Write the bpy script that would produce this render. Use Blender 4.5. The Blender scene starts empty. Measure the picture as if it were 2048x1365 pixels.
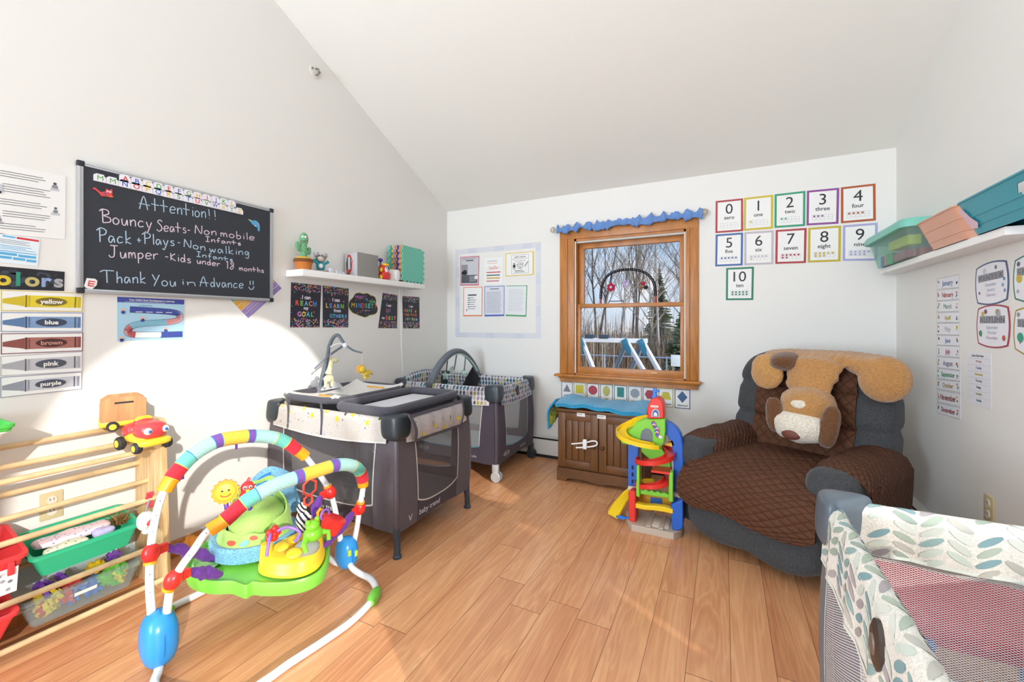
import bpy, bmesh, math, random
from mathutils import Vector as V, Matrix as Mx
sc = bpy.context.scene
COL = sc.collection
R = math.radians
PI = math.pi
rnd = random.Random(7)

# ---------------------------------------------------------------- camera, sky, sun, daylight, added fill, exposure
YAW = R(26.7); EYE = 1.256; FPX = 842.0; HOR = 646.5
SN, CS = math.sin(YAW), math.cos(YAW)
cam = bpy.data.cameras.new('camera'); cam.sensor_width = 36; cam.lens = FPX / 2048 * 36
cam.shift_y = -(682.5 - HOR) / 2048; cam.clip_start = .02; cam.clip_end = 300
camo = bpy.data.objects.new('camera', cam); COL.objects.link(camo)
camo.location = (0, 0, EYE); camo.rotation_euler = (R(90), 0, YAW); sc.camera = camo
sc.view_settings.view_transform = 'Standard'; sc.view_settings.look = 'None'
sc.view_settings.gamma = 1; sc.view_settings.use_curve_mapping = False; sc.view_settings.exposure = 0
sc.cycles.use_denoising = True; sc.cycles.max_bounces = 10; sc.cycles.diffuse_bounces = 6
sc.cycles.transparent_max_bounces = 24; sc.cycles.sample_clamp_indirect = 6
SUND = V((-1, .6, -.4)).normalized()
w = bpy.data.worlds.new('sky'); sc.world = w; w.use_nodes = True
nt = w.node_tree; nt.nodes.clear()
tc = nt.nodes.new('ShaderNodeTexCoord'); sx_ = nt.nodes.new('ShaderNodeSeparateXYZ'); gr = nt.nodes.new('ShaderNodeValToRGB')
e_ = gr.color_ramp.elements; e_[0].position = .0; e_[0].color = (.66, .76, .88, 1); e_[1].position = .5; e_[1].color = (.16, .36, .78, 1)
x_ = e_.new(.16); x_.color = (.40, .62, .92, 1)
mpg = nt.nodes.new('ShaderNodeMapping'); mpg.inputs['Scale'].default_value = (1.6, 1.6, 4)
cl = nt.nodes.new('ShaderNodeTexNoise'); cl.inputs['Scale'].default_value = 2.6; cl.inputs['Detail'].default_value = 7
cr = nt.nodes.new('ShaderNodeValToRGB'); cr.color_ramp.elements[0].position = .40; cr.color_ramp.elements[1].position = .66
mxc = nt.nodes.new('ShaderNodeMixRGB'); mxc.inputs[2].default_value = (.93, .95, 1.0, 1)
bgn = nt.nodes.new('ShaderNodeBackground'); bgn.inputs[1].default_value = 1.0
wo = nt.nodes.new('ShaderNodeOutputWorld')
L = nt.links.new
L(tc.outputs['Generated'], sx_.inputs[0]); L(sx_.outputs[2], gr.inputs[0]); L(tc.outputs['Generated'], mpg.inputs[0]); L(mpg.outputs[0], cl.inputs[0]); L(cl.outputs[0], cr.inputs[0])
L(cr.outputs[0], mxc.inputs[0]); L(gr.outputs[0], mxc.inputs[1]); L(mxc.outputs[0], bgn.inputs[0]); L(bgn.outputs[0], wo.inputs[0])

def lamp(name, kind, loc, direction, energy, color=(1, 1, 1), **kw):
    d = bpy.data.lights.new(name, kind); d.energy = energy; d.color = color
    for k, v in kw.items(): setattr(d, k, v)
    o = bpy.data.objects.new(name, d); COL.objects.link(o); o.location = loc
    o.rotation_euler = V(direction).to_track_quat('-Z', 'Y').to_euler()
    return o
lamp('sun', 'SUN', (12, -7, 6), SUND, 3.4, (1, .95, .88), angle=R(.7))
# daylight at the arch window; the front area and point lamps are added fill
lamp('daylight_front_window', 'AREA', (-1.75, -3.05, 1.6), (.55, 1, .62), 300, (.735, .872, 1), shape='RECTANGLE', size=1.6, size_y=1.9)
lamp('daylight_arch_window', 'AREA', (1.02, -.8, 1.75), (-1, .8, 0), 3, (.78, .89, 1), shape='RECTANGLE', size=1.5, size_y=1.7)
lamp('ceiling_fixture_light', 'POINT', (.4, -.3, 2.2), (0, 0, -1), 10, (.79, .90, 1), shadow_soft_size=.35)

# ---------------------------------------------------------------- projection onto the real planes of the room
XL, XR, YB, YF, ZK, SL = -2.635, 1.04, 3.70, -3.2, 2.44, .485
YRIDGE = -.3
def ray(px, py):
    u = (px - 1024) / FPX
    return V((u * CS - SN, CS + u * SN, (HOR - py) / FPX))
def onX(px, py, X): d = ray(px, py); return V((0, 0, EYE)) + d * (X / d.x)
def onY(px, py, Y): d = ray(px, py); return V((0, 0, EYE)) + d * (Y / d.y)
def onZ(px, py, Z): d = ray(px, py); return V((0, 0, EYE)) + d * ((Z - EYE) / d.z)
def onP(px, py, o, n):
    d = ray(px, py); e = V((0, 0, EYE)); return e + d * ((V(o) - e).dot(V(n)) / d.dot(V(n)))

# ---------------------------------------------------------------- materials
MATS = {}
def srgb(h):
    h = h.lstrip('#'); c = [int(h[i:i + 2], 16) / 255 for i in (0, 2, 4)]
    return tuple(x / 12.92 if x <= .04045 else ((x + .055) / 1.055) ** 2.4 for x in c) + (1,)
def newmat(key):
    m = bpy.data.materials.new(key); m.use_nodes = True
    return m, m.node_tree, m.node_tree.nodes['Principled BSDF']
def C(h, rough=.5, kind='', **kw):
    """plain colour with a little procedural variation; kind: cloth, plush, paper, wood, metal, clear"""
    key = '%s_%s_%g' % (h, kind, rough) + ''.join('%s%g' % i for i in sorted(kw.items()))
    if key in MATS: return MATS[key]
    m, t, p = newmat(key); MATS[key] = m; c = srgb(h)
    p.inputs['Base Color'].default_value = c; p.inputs['Roughness'].default_value = rough
    l = t.links.new; N = t.nodes.new
    if kind in ('cloth', 'plush', 'wood', 'denim'):
        co = N('ShaderNodeTexCoord'); n = N('ShaderNodeTexNoise'); mp = N('ShaderNodeMapping')
        sc_ = {'cloth': 260, 'plush': 95, 'wood': 9, 'denim': 190}[kind]
        mp.inputs['Scale'].default_value = {'wood': kw.get('dir') and (1, 1, 1) or (6, 6, .5)}.get(kind, (1, 1, 1))
        if kind == 'denim': mp.inputs['Scale'].default_value = (1, 1, 2.5)
        n.inputs['Scale'].default_value = sc_; n.inputs['Detail'].default_value = 4
        l(co.outputs['Object'], mp.inputs[0]); l(mp.outputs[0], n.inputs['Vector'])
        r = N('ShaderNodeValToRGB'); k0, k1 = {'cloth': (.8, 1.12), 'plush': (.80, 1.14), 'wood': (.72, 1.2), 'denim': (.45, 1.9)}[kind]
        r.color_ramp.elements[0].position = .3; r.color_ramp.elements[1].position = .7
        r.color_ramp.elements[0].color = tuple(min(1, x * k0) for x in c[:3]) + (1,)
        r.color_ramp.elements[1].color = tuple(min(1, x * k1) for x in c[:3]) + (1,)
        l(n.outputs[0], r.inputs[0]); l(r.outputs[0], p.inputs['Base Color'])
        b = N('ShaderNodeBump'); b.inputs['Strength'].default_value = {'cloth': .15, 'plush': .6, 'wood': .08, 'denim': .3}[kind]
        b.inputs['Distance'].default_value = .004 if kind != 'plush' else .02
        l(n.outputs[0], b.inputs['Height']); l(b.outputs[0], p.inputs['Normal'])
        if kind != 'wood':
            p.inputs['Sheen Weight'].default_value = .5 if kind == 'plush' else .15
            p.inputs['Specular IOR Level'].default_value = .15
    if kind == 'metal': p.inputs['Metallic'].default_value = .9
    if kind == 'clear':
        a = N('ShaderNodeBsdfTransparent'); a.inputs[0].default_value = c; mx = N('ShaderNodeMixShader')
        mx.inputs[0].default_value = kw.get('op', .3); l(a.outputs[0], mx.inputs[1]); l(p.outputs[0], mx.inputs[2])
        l(mx.outputs[0], t.nodes['Material Output'].inputs[0])
    if kind == 'thin':   # thin cloth or paper that lets light through
        tr = N('ShaderNodeBsdfTranslucent'); tr.inputs[0].default_value = c; mx = N('ShaderNodeMixShader')
        mx.inputs[0].default_value = .35; l(p.outputs[0], mx.inputs[1]); l(tr.outputs[0], mx.inputs[2])
        l(mx.outputs[0], t.nodes['Material Output'].inputs[0])
    return m
def net(key, h, fill, pitch=0, ratio=1.7):
    """netting: real holes from the UV weave when pitch is set, else a fine even weave"""
    if key in MATS: return MATS[key]
    m, t, p = newmat(key); MATS[key] = m
    p.inputs['Base Color'].default_value = srgb(h); p.inputs['Roughness'].default_value = .7
    a = t.nodes.new('ShaderNodeBsdfTransparent'); mx = t.nodes.new('ShaderNodeMixShader')
    mx.inputs[0].default_value = fill
    l = t.links.new; N = t.nodes.new
    if pitch:
        uv = N('ShaderNodeUVMap'); sp = N('ShaderNodeSeparateXYZ'); l(uv.outputs[0], sp.inputs[0])
        def M(op, a_, b_=None):
            n = N('ShaderNodeMath'); n.operation = op
            for i, x in enumerate((a_, b_)):
                if x is None: continue
                if isinstance(x, (int, float)): n.inputs[i].default_value = x
                else: l(x, n.inputs[i])
            return n.outputs[0]
        x = M('MULTIPLY', sp.outputs[0], 2 * PI / (pitch * ratio)); y = M('MULTIPLY', sp.outputs[1], 2 * PI / pitch)
        v = M('MULTIPLY', M('SINE', M('MULTIPLY', M('ADD', x, y), .5)), M('SINE', M('MULTIPLY', M('SUBTRACT', x, y), .5)))
        v = M('GREATER_THAN', M('SUBTRACT', 1 - fill, M('ABSOLUTE', v)), 0)
        l(v, mx.inputs[0])
    l(a.outputs[0], mx.inputs[1]); l(p.outputs[0], mx.inputs[2]); l(mx.outputs[0], t.nodes['Material Output'].inputs[0])
    return m
def quilt(key, h, size):
    if key in MATS: return MATS[key]
    m, t, p = newmat(key); MATS[key] = m; c = srgb(h); l = t.links.new; N = t.nodes.new
    uv = N('ShaderNodeUVMap'); sp = N('ShaderNodeSeparateXYZ'); l(uv.outputs[0], sp.inputs[0])
    def M(op, a_, b_=None):
        n = N('ShaderNodeMath'); n.operation = op
        for i, x in enumerate((a_, b_)):
            if x is None: continue
            if isinstance(x, (int, float)): n.inputs[i].default_value = x
            else: l(x, n.inputs[i])
        return n.outputs[0]
    ad = M('MULTIPLY', M('ADD', sp.outputs[0], sp.outputs[1]), PI / size); sb = M('MULTIPLY', M('SUBTRACT', sp.outputs[0], sp.outputs[1]), PI / size)
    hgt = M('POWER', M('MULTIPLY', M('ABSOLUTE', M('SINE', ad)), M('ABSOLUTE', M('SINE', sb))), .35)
    nz = N('ShaderNodeTexNoise'); nz.inputs['Scale'].default_value = 22; nz.inputs['Detail'].default_value = 5
    co = N('ShaderNodeTexCoord'); l(co.outputs['Object'], nz.inputs['Vector'])
    hh = M('ADD', hgt, M('MULTIPLY', nz.outputs[0], 1.1))
    b = N('ShaderNodeBump'); b.inputs['Strength'].default_value = .75; b.inputs['Distance'].default_value = .012
    l(hh, b.inputs['Height']); l(b.outputs[0], p.inputs['Normal'])
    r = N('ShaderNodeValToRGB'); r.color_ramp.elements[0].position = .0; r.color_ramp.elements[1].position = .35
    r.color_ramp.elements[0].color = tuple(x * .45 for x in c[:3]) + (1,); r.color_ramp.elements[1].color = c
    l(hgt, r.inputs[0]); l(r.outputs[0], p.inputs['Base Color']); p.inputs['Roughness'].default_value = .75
    p.inputs['Specular IOR Level'].default_value = .25
    return m
def floor_mat():
    m, t, p = newmat('cherry_laminate_planks'); l = t.links.new; N = t.nodes.new
    co = N('ShaderNodeTexCoord'); sp = N('ShaderNodeSeparateXYZ'); l(co.outputs['Object'], sp.inputs[0])
    def M(op, a_, b_=None):
        n = N('ShaderNodeMath'); n.operation = op
        for i, x in enumerate((a_, b_)):
            if x is None: continue
            if isinstance(x, (int, float)): n.inputs[i].default_value = x
            else: l(x, n.inputs[i])
        return n.outputs[0]
    gx = M('DIVIDE', M('ADD', sp.outputs[0], .707 + .146 * 40), .146); ix = M('FLOOR', gx); fx = M('FRACT', gx)
    wn = N('ShaderNodeTexWhiteNoise'); wn.noise_dimensions = '1D'; l(ix, wn.inputs['W'])
    gy = M('ADD', M('DIVIDE', M('ADD', sp.outputs[1], 20), 1.22), wn.outputs['Value']); iy = M('FLOOR', gy); fy = M('FRACT', gy)
    cb = N('ShaderNodeCombineXYZ'); l(ix, cb.inputs[0]); l(iy, cb.inputs[1])
    w2 = N('ShaderNodeTexWhiteNoise'); w2.noise_dimensions = '2D'; l(cb.outputs[0], w2.inputs['Vector'])
    ex = M('MINIMUM', fx, M('SUBTRACT', 1, fx)); ey = M('MINIMUM', fy, M('SUBTRACT', 1, fy))
    gap = M('MINIMUM', M('DIVIDE', ex, .011), M('DIVIDE', ey, .0016)); gap = M('MINIMUM', gap, 1)
    off = N('ShaderNodeVectorMath'); off.operation = 'MULTIPLY_ADD'; off.inputs[1].default_value = (1, .09, 1)
    l(co.outputs['Object'], off.inputs[0]); sh = N('ShaderNodeVectorMath'); sh.operation = 'SCALE'; sh.inputs['Scale'].default_value = 37
    l(w2.outputs['Color'], sh.inputs[0]); l(sh.outputs[0], off.inputs[2])
    n1 = N('ShaderNodeTexNoise'); n1.inputs['Scale'].default_value = 7; n1.inputs['Detail'].default_value = 3; n1.inputs['Distortion'].default_value = .6
    l(off.outputs[0], n1.inputs['Vector'])
    rings = M('FRACT', M('MULTIPLY', n1.outputs[0], 14)); rings = M('POWER', M('ABSOLUTE', M('SUBTRACT', rings, .5)), 2)
    n2 = N('ShaderNodeTexNoise'); n2.inputs['Scale'].default_value = 90; n2.inputs['Detail'].default_value = 2; l(off.outputs[0], n2.inputs['Vector'])
    val = M('ADD', M('ADD', M('MULTIPLY', n1.outputs[0], .55), M('MULTIPLY', rings, .5)), M('ADD', M('MULTIPLY', n2.outputs[0], .22), M('MULTIPLY', w2.outputs['Value'], .16)))
    r = N('ShaderNodeValToRGB'); e = r.color_ramp.elements
    e[0].position = .28; e[0].color = srgb('#C07C54'); e[1].position = .95; e[1].color = srgb('#F0C298')
    x = e.new(.6); x.color = srgb('#E4A878')
    l(val, r.inputs[0])
    mx = N('ShaderNodeMixRGB'); mx.inputs[1].default_value = srgb('#5A3420'); l(gap, mx.inputs[0]); l(r.outputs[0], mx.inputs[2])
    l(mx.outputs[0], p.inputs['Base Color'])
    p.inputs['Roughness'].default_value = .26; p.inputs['Specular IOR Level'].default_value = .5
    b = N('ShaderNodeBump'); b.inputs['Strength'].default_value = .35; b.inputs['Distance'].default_value = .002
    l(M('ADD', gap, M('MULTIPLY', n2.outputs[0], .15)), b.inputs['Height']); l(b.outputs[0], p.inputs['Normal'])
    return m
def paint_mat(key, h):
    m, t, p = newmat(key); l = t.links.new; N = t.nodes.new
    p.inputs['Base Color'].default_value = srgb(h); p.inputs['Roughness'].default_value = .6; p.inputs['Specular IOR Level'].default_value = .25
    co = N('ShaderNodeTexCoord'); n = N('ShaderNodeTexNoise'); n.inputs['Scale'].default_value = 160; n.inputs['Detail'].default_value = 3
    l(co.outputs['Object'], n.inputs['Vector']); b = N('ShaderNodeBump'); b.inputs['Strength'].default_value = .06; b.inputs['Distance'].default_value = .003
    l(n.outputs[0], b.inputs['Height']); l(b.outputs[0], p.inputs['Normal'])
    return m

# ---------------------------------------------------------------- mesh builder
class MB:
    def __init__(s, M=None): s.v = []; s.f = []; s.m = []; s.uv = []; s.mats = []; s.M = M
    def add(s, vs, fs, mat, uvs=None):
        b = len(s.v)
        s.v += [tuple(s.M @ V(p)) if s.M is not None else tuple(p) for p in vs]
        if mat not in s.mats: s.mats.append(mat)
        k = s.mats.index(mat)
        for i, f in enumerate(fs):
            s.f.append([b + j for j in f]); s.m.append(k)
            s.uv.append([uvs[j] for j in f] if uvs else None)
        return s
    def box(s, c, d, mat, bev=0, M=None):
        bm = bmesh.new(); bmesh.ops.create_cube(bm, size=1)
        for v in bm.verts: v.co = V((v.co.x * d[0], v.co.y * d[1], v.co.z * d[2]))
        if bev: bmesh.ops.bevel(bm, geom=bm.edges[:] , offset=min(bev, min(d) * .49), segments=2, profile=.6, affect='EDGES')
        bm.verts.index_update()
        vs = [(M @ v.co if M is not None else v.co) + V(c) for v in bm.verts]
        s.add(vs, [[v.index for v in f.verts] for f in bm.faces], mat); bm.free(); return s
    def span(s, a, b, mat, bev=0):
        a, b = V(a), V(b)
        return s.box((a + b) / 2, [abs(x) for x in (b - a)], mat, bev)
    def tube(s, pts, r, mat, n=8, closed=False, caps=True, flat=1):
        pts = [V(p) for p in pts]; k = len(pts); rs = r if isinstance(r, (list, tuple)) else [r] * k
        vs, fs = [], []; prev = None
        for i, p in enumerate(pts):
            t = (pts[(i + 1) % k] - pts[i - 1]) if closed else (pts[min(i + 1, k - 1)] - pts[max(i - 1, 0)])
            t = t.normalized() if t.length > 1e-9 else V((0, 0, 1))
            if prev is None:
                a = V((0, 0, 1)) if abs(t.z) < .9 else V((1, 0, 0)); x = t.cross(a).normalized()
            else:
                x = prev - t * prev.dot(t); x = x.normalized() if x.length > 1e-6 else t.orthogonal().normalized()
            prev = x; y = t.cross(x)
            for j in range(n):
                q = 2 * PI * j / n; vs.append(p + x * (math.cos(q) * rs[i]) + y * (math.sin(q) * rs[i] * flat))
        for i in range(k if closed else k - 1):
            for j in range(n):
                a, b = i * n, ((i + 1) % k) * n
                fs.append([a + j, a + (j + 1) % n, b + (j + 1) % n, b + j])
        if caps and not closed: fs += [list(range(n))[::-1], [(k - 1) * n + j for j in range(n)]]
        return s.add(vs, fs, mat)
    def cyl(s, a, b, r, mat, r1=None, n=16): return s.tube([a, b], [r, r if r1 is None else r1], mat, n)
    def lathe(s, prof, mat, n=20, M=None, sx=1, sy=1):
        vs, fs = [], []
        for r, z in prof:
            for j in range(n):
                q = 2 * PI * j / n; p = V((r * math.cos(q) * sx, r * math.sin(q) * sy, z)); vs.append(M @ p if M is not None else p)
        for i in range(len(prof) - 1):
            for j in range(n): fs.append([i * n + j, i * n + (j + 1) % n, (i + 1) * n + (j + 1) % n, (i + 1) * n + j])
        if prof[0][0] > 1e-6: fs.append(list(range(n))[::-1])
        if prof[-1][0] > 1e-6: fs.append([(len(prof) - 1) * n + j for j in range(n)])
        return s.add(vs, fs, mat)
    def ball(s, c, r, mat, n=14, M=None, e=1):
        r = (r, r, r) if isinstance(r, (int, float)) else r; vs, fs = [], []; h = max(5, n // 2)
        pw = lambda x: math.copysign(abs(x) ** e, x)
        for i in range(h + 1):
            a = -PI / 2 + PI * i / h
            for j in range(n):
                q = 2 * PI * j / n
                p = V((r[0] * pw(math.cos(a)) * pw(math.cos(q)), r[1] * pw(math.cos(a)) * pw(math.sin(q)), r[2] * pw(math.sin(a))))
                vs.append((M @ p if M is not None else p) + V(c))
        for i in range(h):
            for j in range(n): fs.append([i * n + j, i * n + (j + 1) % n, (i + 1) * n + (j + 1) % n, (i + 1) * n + j])
        return s.add(vs, fs, mat)
    def prism(s, poly, t, mat, M=None, fn=None):
        """polygon in local xy, extruded 0..t along local z (or placed by fn(x, y, z))"""
        f = fn or (lambda x, y, z: (M @ V((x, y, z))) if M is not None else V((x, y, z)))
        k = len(poly); vs = [f(x, y, 0) for x, y in poly] + [f(x, y, t) for x, y in poly]
        fs = [list(range(k))[::-1], [k + i for i in range(k)]] + [[i, (i + 1) % k, k + (i + 1) % k, k + i] for i in range(k)]
        return s.add(vs, fs, mat)
    def grid(s, fn, nu, nv, mat, us=(0, 1), vs=(0, 1), cu=False, cv=False, uvs=(1, 1)):
        P, F, U = [], [], []
        for i in range(nu + 1):
            for j in range(nv + 1):
                u = us[0] + (us[1] - us[0]) * i / nu; v = vs[0] + (vs[1] - vs[0]) * j / nv
                P.append(fn(u, v)); U.append((u * uvs[0], v * uvs[1]))
        for i in range(nu):
            for j in range(nv): F.append([i * (nv + 1) + j, (i + 1) * (nv + 1) + j, (i + 1) * (nv + 1) + j + 1, i * (nv + 1) + j + 1])
        return s.add(P, F, mat, U)
    def slab(s, fn, nu, nv, mat, th, **k):
        """a sheet with real thickness: fn(u, v) and the same pushed in by th along the local normal"""
        e = 1e-3
        def inn(u, v):
            p = V(fn(u, v)); a = V(fn(u + e, v)) - V(fn(u - e, v)); b = V(fn(u, v + e)) - V(fn(u, v - e)); n = a.cross(b)
            return p - n.normalized() * th if n.length > 1e-12 else p
        s.grid(fn, nu, nv, mat, **k); b0 = len(s.v); nf = len(s.f); s.grid(inn, nu, nv, mat, **k)
        for i in range(nf, len(s.f)):
            s.f[i] = s.f[i][::-1]; s.uv[i] = s.uv[i][::-1]
        a0 = b0 - (nu + 1) * (nv + 1); q = lambda i, j: i * (nv + 1) + j
        rim = [q(i, 0) for i in range(nu)] + [q(nu, j) for j in range(nv)] + [q(i, nv) for i in range(nu, 0, -1)] + [q(0, j) for j in range(nv, 0, -1)]
        k_ = s.mats.index(mat)
        for i in range(len(rim)):
            a, b = rim[i], rim[(i + 1) % len(rim)]
            s.f.append([a0 + b, a0 + a, b0 + a, b0 + b]); s.m.append(k_); s.uv.append(None)
        return s
    def build(s, name, parent=None, sharp=38, loc=None):
        me = bpy.data.meshes.new(name); me.from_pydata(s.v, [], s.f)
        for m in s.mats: me.materials.append(m)
        me.polygons.foreach_set('material_index', s.m)
        if any(s.uv):
            uvl = me.uv_layers.new(name='UVMap'); buf = []
            for f, u in zip(s.f, s.uv):
                for q in (u or [(0, 0)] * len(f)): buf += q
            uvl.data.foreach_set('uv', buf)
        me.update(); me.shade_smooth(); me.set_sharp_from_angle(angle=R(sharp))
        o = bpy.data.objects.new(name, me); COL.objects.link(o)
        if parent is not None:
            o.parent = parent; o.matrix_parent_inverse = parent.matrix_world.inverted() if not parent.get('local') else Mx()
        return o
def tag(o, label, cat, group=None, kind=None):
    if label: o['label'] = label
    if cat: o['category'] = cat
    if group: o['group'] = group
    if kind: o['kind'] = kind
    return o
def thing(name, label, cat, loc=(0, 0, 0), group=None, rotz=None):
    """an Empty at the base of a thing; parts are built in world space unless rotz is given (then in local space)"""
    o = bpy.data.objects.new(name, None); COL.objects.link(o); o.empty_display_size = .05
    o.matrix_world = Mx.Translation(V(loc)) @ Mx.Rotation(rotz or 0, 4, 'Z')
    if rotz is not None: o['local'] = True
    return tag(o, label, cat, group)
def struct(name, mb, parent=None, **k):
    o = mb.build(name, parent, **k)
    if parent is None: o['kind'] = 'structure'
    return o
def spline(pts, n=6, closed=False):
    pts = [V(p) for p in pts]; out = []; k = len(pts)
    for i in range(k if closed else k - 1):
        g = lambda j: pts[j % k] if closed else pts[max(0, min(k - 1, j))]
        a, b, c, d = g(i - 1), g(i), g(i + 1), g(i + 2)
        for j in range(n):
            t = j / n; out.append(.5 * ((2 * b) + (c - a) * t + (2 * a - 5 * b + 4 * c - d) * t * t + (3 * b - a - 3 * c + d) * t ** 3))
    if not closed: out.append(pts[-1])
    return out
def circ(cx, cy, r, n=16, ry=None, a0=0): return [(cx + r * math.cos(a0 + 2 * PI * i / n), cy + (ry or r) * math.sin(a0 + 2 * PI * i / n)) for i in range(n)]
def starp(cx, cy, r, k=5, inner=.45, a0=PI / 2): return [(cx + (r if i % 2 == 0 else r * inner) * math.cos(a0 + PI * i / k), cy + (r if i % 2 == 0 else r * inner) * math.sin(a0 + PI * i / k)) for i in range(2 * k)]

# lettering: font outlines turned to plain meshes once per string
TXT = {}
def txt(body, bold=0, font=None):
    if 'M' in body: bold = 0   # outlines of M fold over when fattened
    key = (body, bold)
    if key not in TXT:
        c = bpy.data.curves.new('lettering', 'FONT'); c.body = body; c.size = 1; c.resolution_u = 4; c.offset = bold
        o = bpy.data.objects.new('lettering', c); me = o.to_mesh()
        vs = [(v.co.x, v.co.y) for v in me.vertices]; fs = [list(p.vertices) for p in me.polygons]
        o.to_mesh_clear(); bpy.data.objects.remove(o); bpy.data.curves.remove(c)
        xs = [v[0] for v in vs] or [0]; TXT[key] = (vs, fs, min(xs), max(xs))
    return TXT[key]
class Sheet:
    """flat drawing (x 0..W to the right, y 0..H up, metres) laid on a surface by fn(x, y, w); layers l sit a hair apart"""
    def __init__(s, fn, W, H, mb=None, dl=.0004): s.fn = fn; s.W = W; s.H = H; s.mb = mb or MB(); s.dl = dl
    def base(s, mat, t=.0012):
        s.t = t; s.mb.prism([(0, 0), (s.W, 0), (s.W, s.H), (0, s.H)], t, mat, fn=s.fn); s.z = t; return s
    z = 0
    def poly(s, pts, mat, l=1):
        z = s.z + l * s.dl; s.mb.add([s.fn(x, y, z) for x, y in pts], [list(range(len(pts)))], mat); return s
    def rect(s, x, y, w, h, mat, l=1): return s.poly([(x, y), (x + w, y), (x + w, y + h), (x, y + h)], mat, l)
    def frame(s, b, mat, l=1, m=0):
        W, H = s.W, s.H
        s.rect(m, m, W - 2 * m, b, mat, l); s.rect(m, H - m - b, W - 2 * m, b, mat, l); s.rect(m, m + b, b, H - 2 * m - 2 * b, mat, l); s.rect(W - m - b, m + b, b, H - 2 * m - 2 * b, mat, l); return s
    def disc(s, x, y, r, mat, l=1, n=14, ry=None): return s.poly(circ(x, y, r, n, ry), mat, l)
    def line(s, pts, w, mat, l=1, closed=False):
        pts = list(pts) + ([pts[0]] if closed else [])
        k = len(pts); z = s.z + l * s.dl; vs, fs = [], []
        for i, (x, y) in enumerate(pts):
            a, b = pts[max(0, i - 1)], pts[min(k - 1, i + 1)]
            if closed and i in (0, k - 1): a, b = pts[-2], pts[1]
            dx, dy = b[0] - a[0], b[1] - a[1]; d = math.hypot(dx, dy) or 1
            vs += [s.fn(x - dy / d * w / 2, y + dx / d * w / 2, z), s.fn(x + dy / d * w / 2, y - dx / d * w / 2, z)]
        for i in range(k - 1): fs.append([2 * i + 1, 2 * i + 3, 2 * i + 2, 2 * i])
        s.mb.add(vs, fs, mat); return s
    def ring(s, x, y, r, w, mat, l=1, n=20, ry=None): return s.line(circ(x, y, r, n, ry), w, mat, l, closed=True)
    def text(s, body, x, y, size, mat, l=2, al='c', bold=0, sx=1, maxw=None, rot=0):
        vs, fs, a, b = txt(body, bold); wd = (b - a) * size * sx
        if maxw and wd > maxw: sx *= maxw / wd; wd = maxw
        ox = {'l': 0, 'c': -wd / 2, 'r': -wd}[al]; z = s.z + l * s.dl; c_, s_ = math.cos(rot), math.sin(rot); P = []
        for vx, vy in vs:
            px, py = ox + (vx - a) * size * sx, vy * size
            P.append(s.fn(x + px * c_ - py * s_, y + px * s_ + py * c_, z))
        s.mb.add(P, fs, mat); return s
    def lines(s, x, y, w, n, dy, mat, h=.25, l=2, jit=.3):
        """rows of small print too fine to read: thin bars"""
        for i in range(n):
            s.rect(x, y - i * dy, w * (1 - jit * rnd.random()), dy * h, mat, l)
        return s
def quadfn(tl, tr, br, bl, n):
    """bilinear placing of a W x H sheet on four wall points; n = wall normal into the room"""
    W = ((tr - tl).length + (br - bl).length) / 2; H = ((tl - bl).length + (tr - br).length) / 2
    def fn(x, y, w):
        u, v = x / W, y / H
        return bl * (1 - u) * (1 - v) + br * u * (1 - v) + tr * u * v + tl * (1 - u) * v + n * w
    return fn, W, H
WALLS = {'L': (lambda x, y: onX(x, y, XL), V((1, 0, 0))), 'B': (lambda x, y: onY(x, y, YB), V((0, -1, 0))), 'R': (lambda x, y: onX(x, y, XR), V((-1, 0, 0)))}
def card(name, label, cat, wall, q, draw, mat, group=None, t=.0012, gap=.0006):
    g, n = WALLS[wall]; p = [g(*c) + n * gap for c in q]
    fn, W, H = quadfn(p[0], p[1], p[2], p[3], n)
    s = Sheet(fn, W, H).base(mat, t); draw(s)
    return tag(s.mb.build(name), label, cat, group)
# ================================================================ the room
WALLP = paint_mat('wall_paint', '#E8E6E2'); CEILP = paint_mat('ceiling_paint', '#E9E7E1'); WHITE = C('#F2F1EF', .4)
OAK = C('#B9752F', .38, 'wood'); OAKH = C('#B9752F', .38, 'wood', dir=1)
def zc(y): return ZK + SL * (YB - y) if y > YRIDGE else ZK + SL * (YB - YRIDGE) - SL * (YRIDGE - y)
mb = MB(); mb.span((XL - .2, YF - .2, -.12), (XR + .2, YB + .2, 0), floor_mat()); fl = struct('floor', mb)
def wall_strips(name, ys, solid, x0, x1):
    """gable wall in vertical strips; solid(y, side) -> list of (z0, z1) pairs"""
    mb = MB()
    for a, b in zip(ys[:-1], ys[1:]):
        for (a0, a1), (b0, b1) in zip(solid(a, 1), solid(b, -1)):
            vs = [(x, y, z) for x in (x0, x1) for y, z in ((a, a0), (b, b0), (b, b1), (a, a1))]
            mb.add(vs, [[0, 1, 2, 3], [7, 6, 5, 4], [0, 4, 5, 1], [1, 5, 6, 2], [2, 6, 7, 3], [3, 7, 4, 0]], WALLP)
    return struct(name, mb, sharp=20)
wall_strips('wall_left', [YF - .2, YRIDGE, YB + .2], lambda y, s: [(0, zc(y) + .02)], XL - .15, XL)
AC, AR, AZ, ASILL = -.80, .88, 1.95, .55          # arched window of the right gable wall, beside the camera
W2 = (.77, 1.345, .42, 1.86)                      # tall narrow window of the right wall, out of frame
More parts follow.
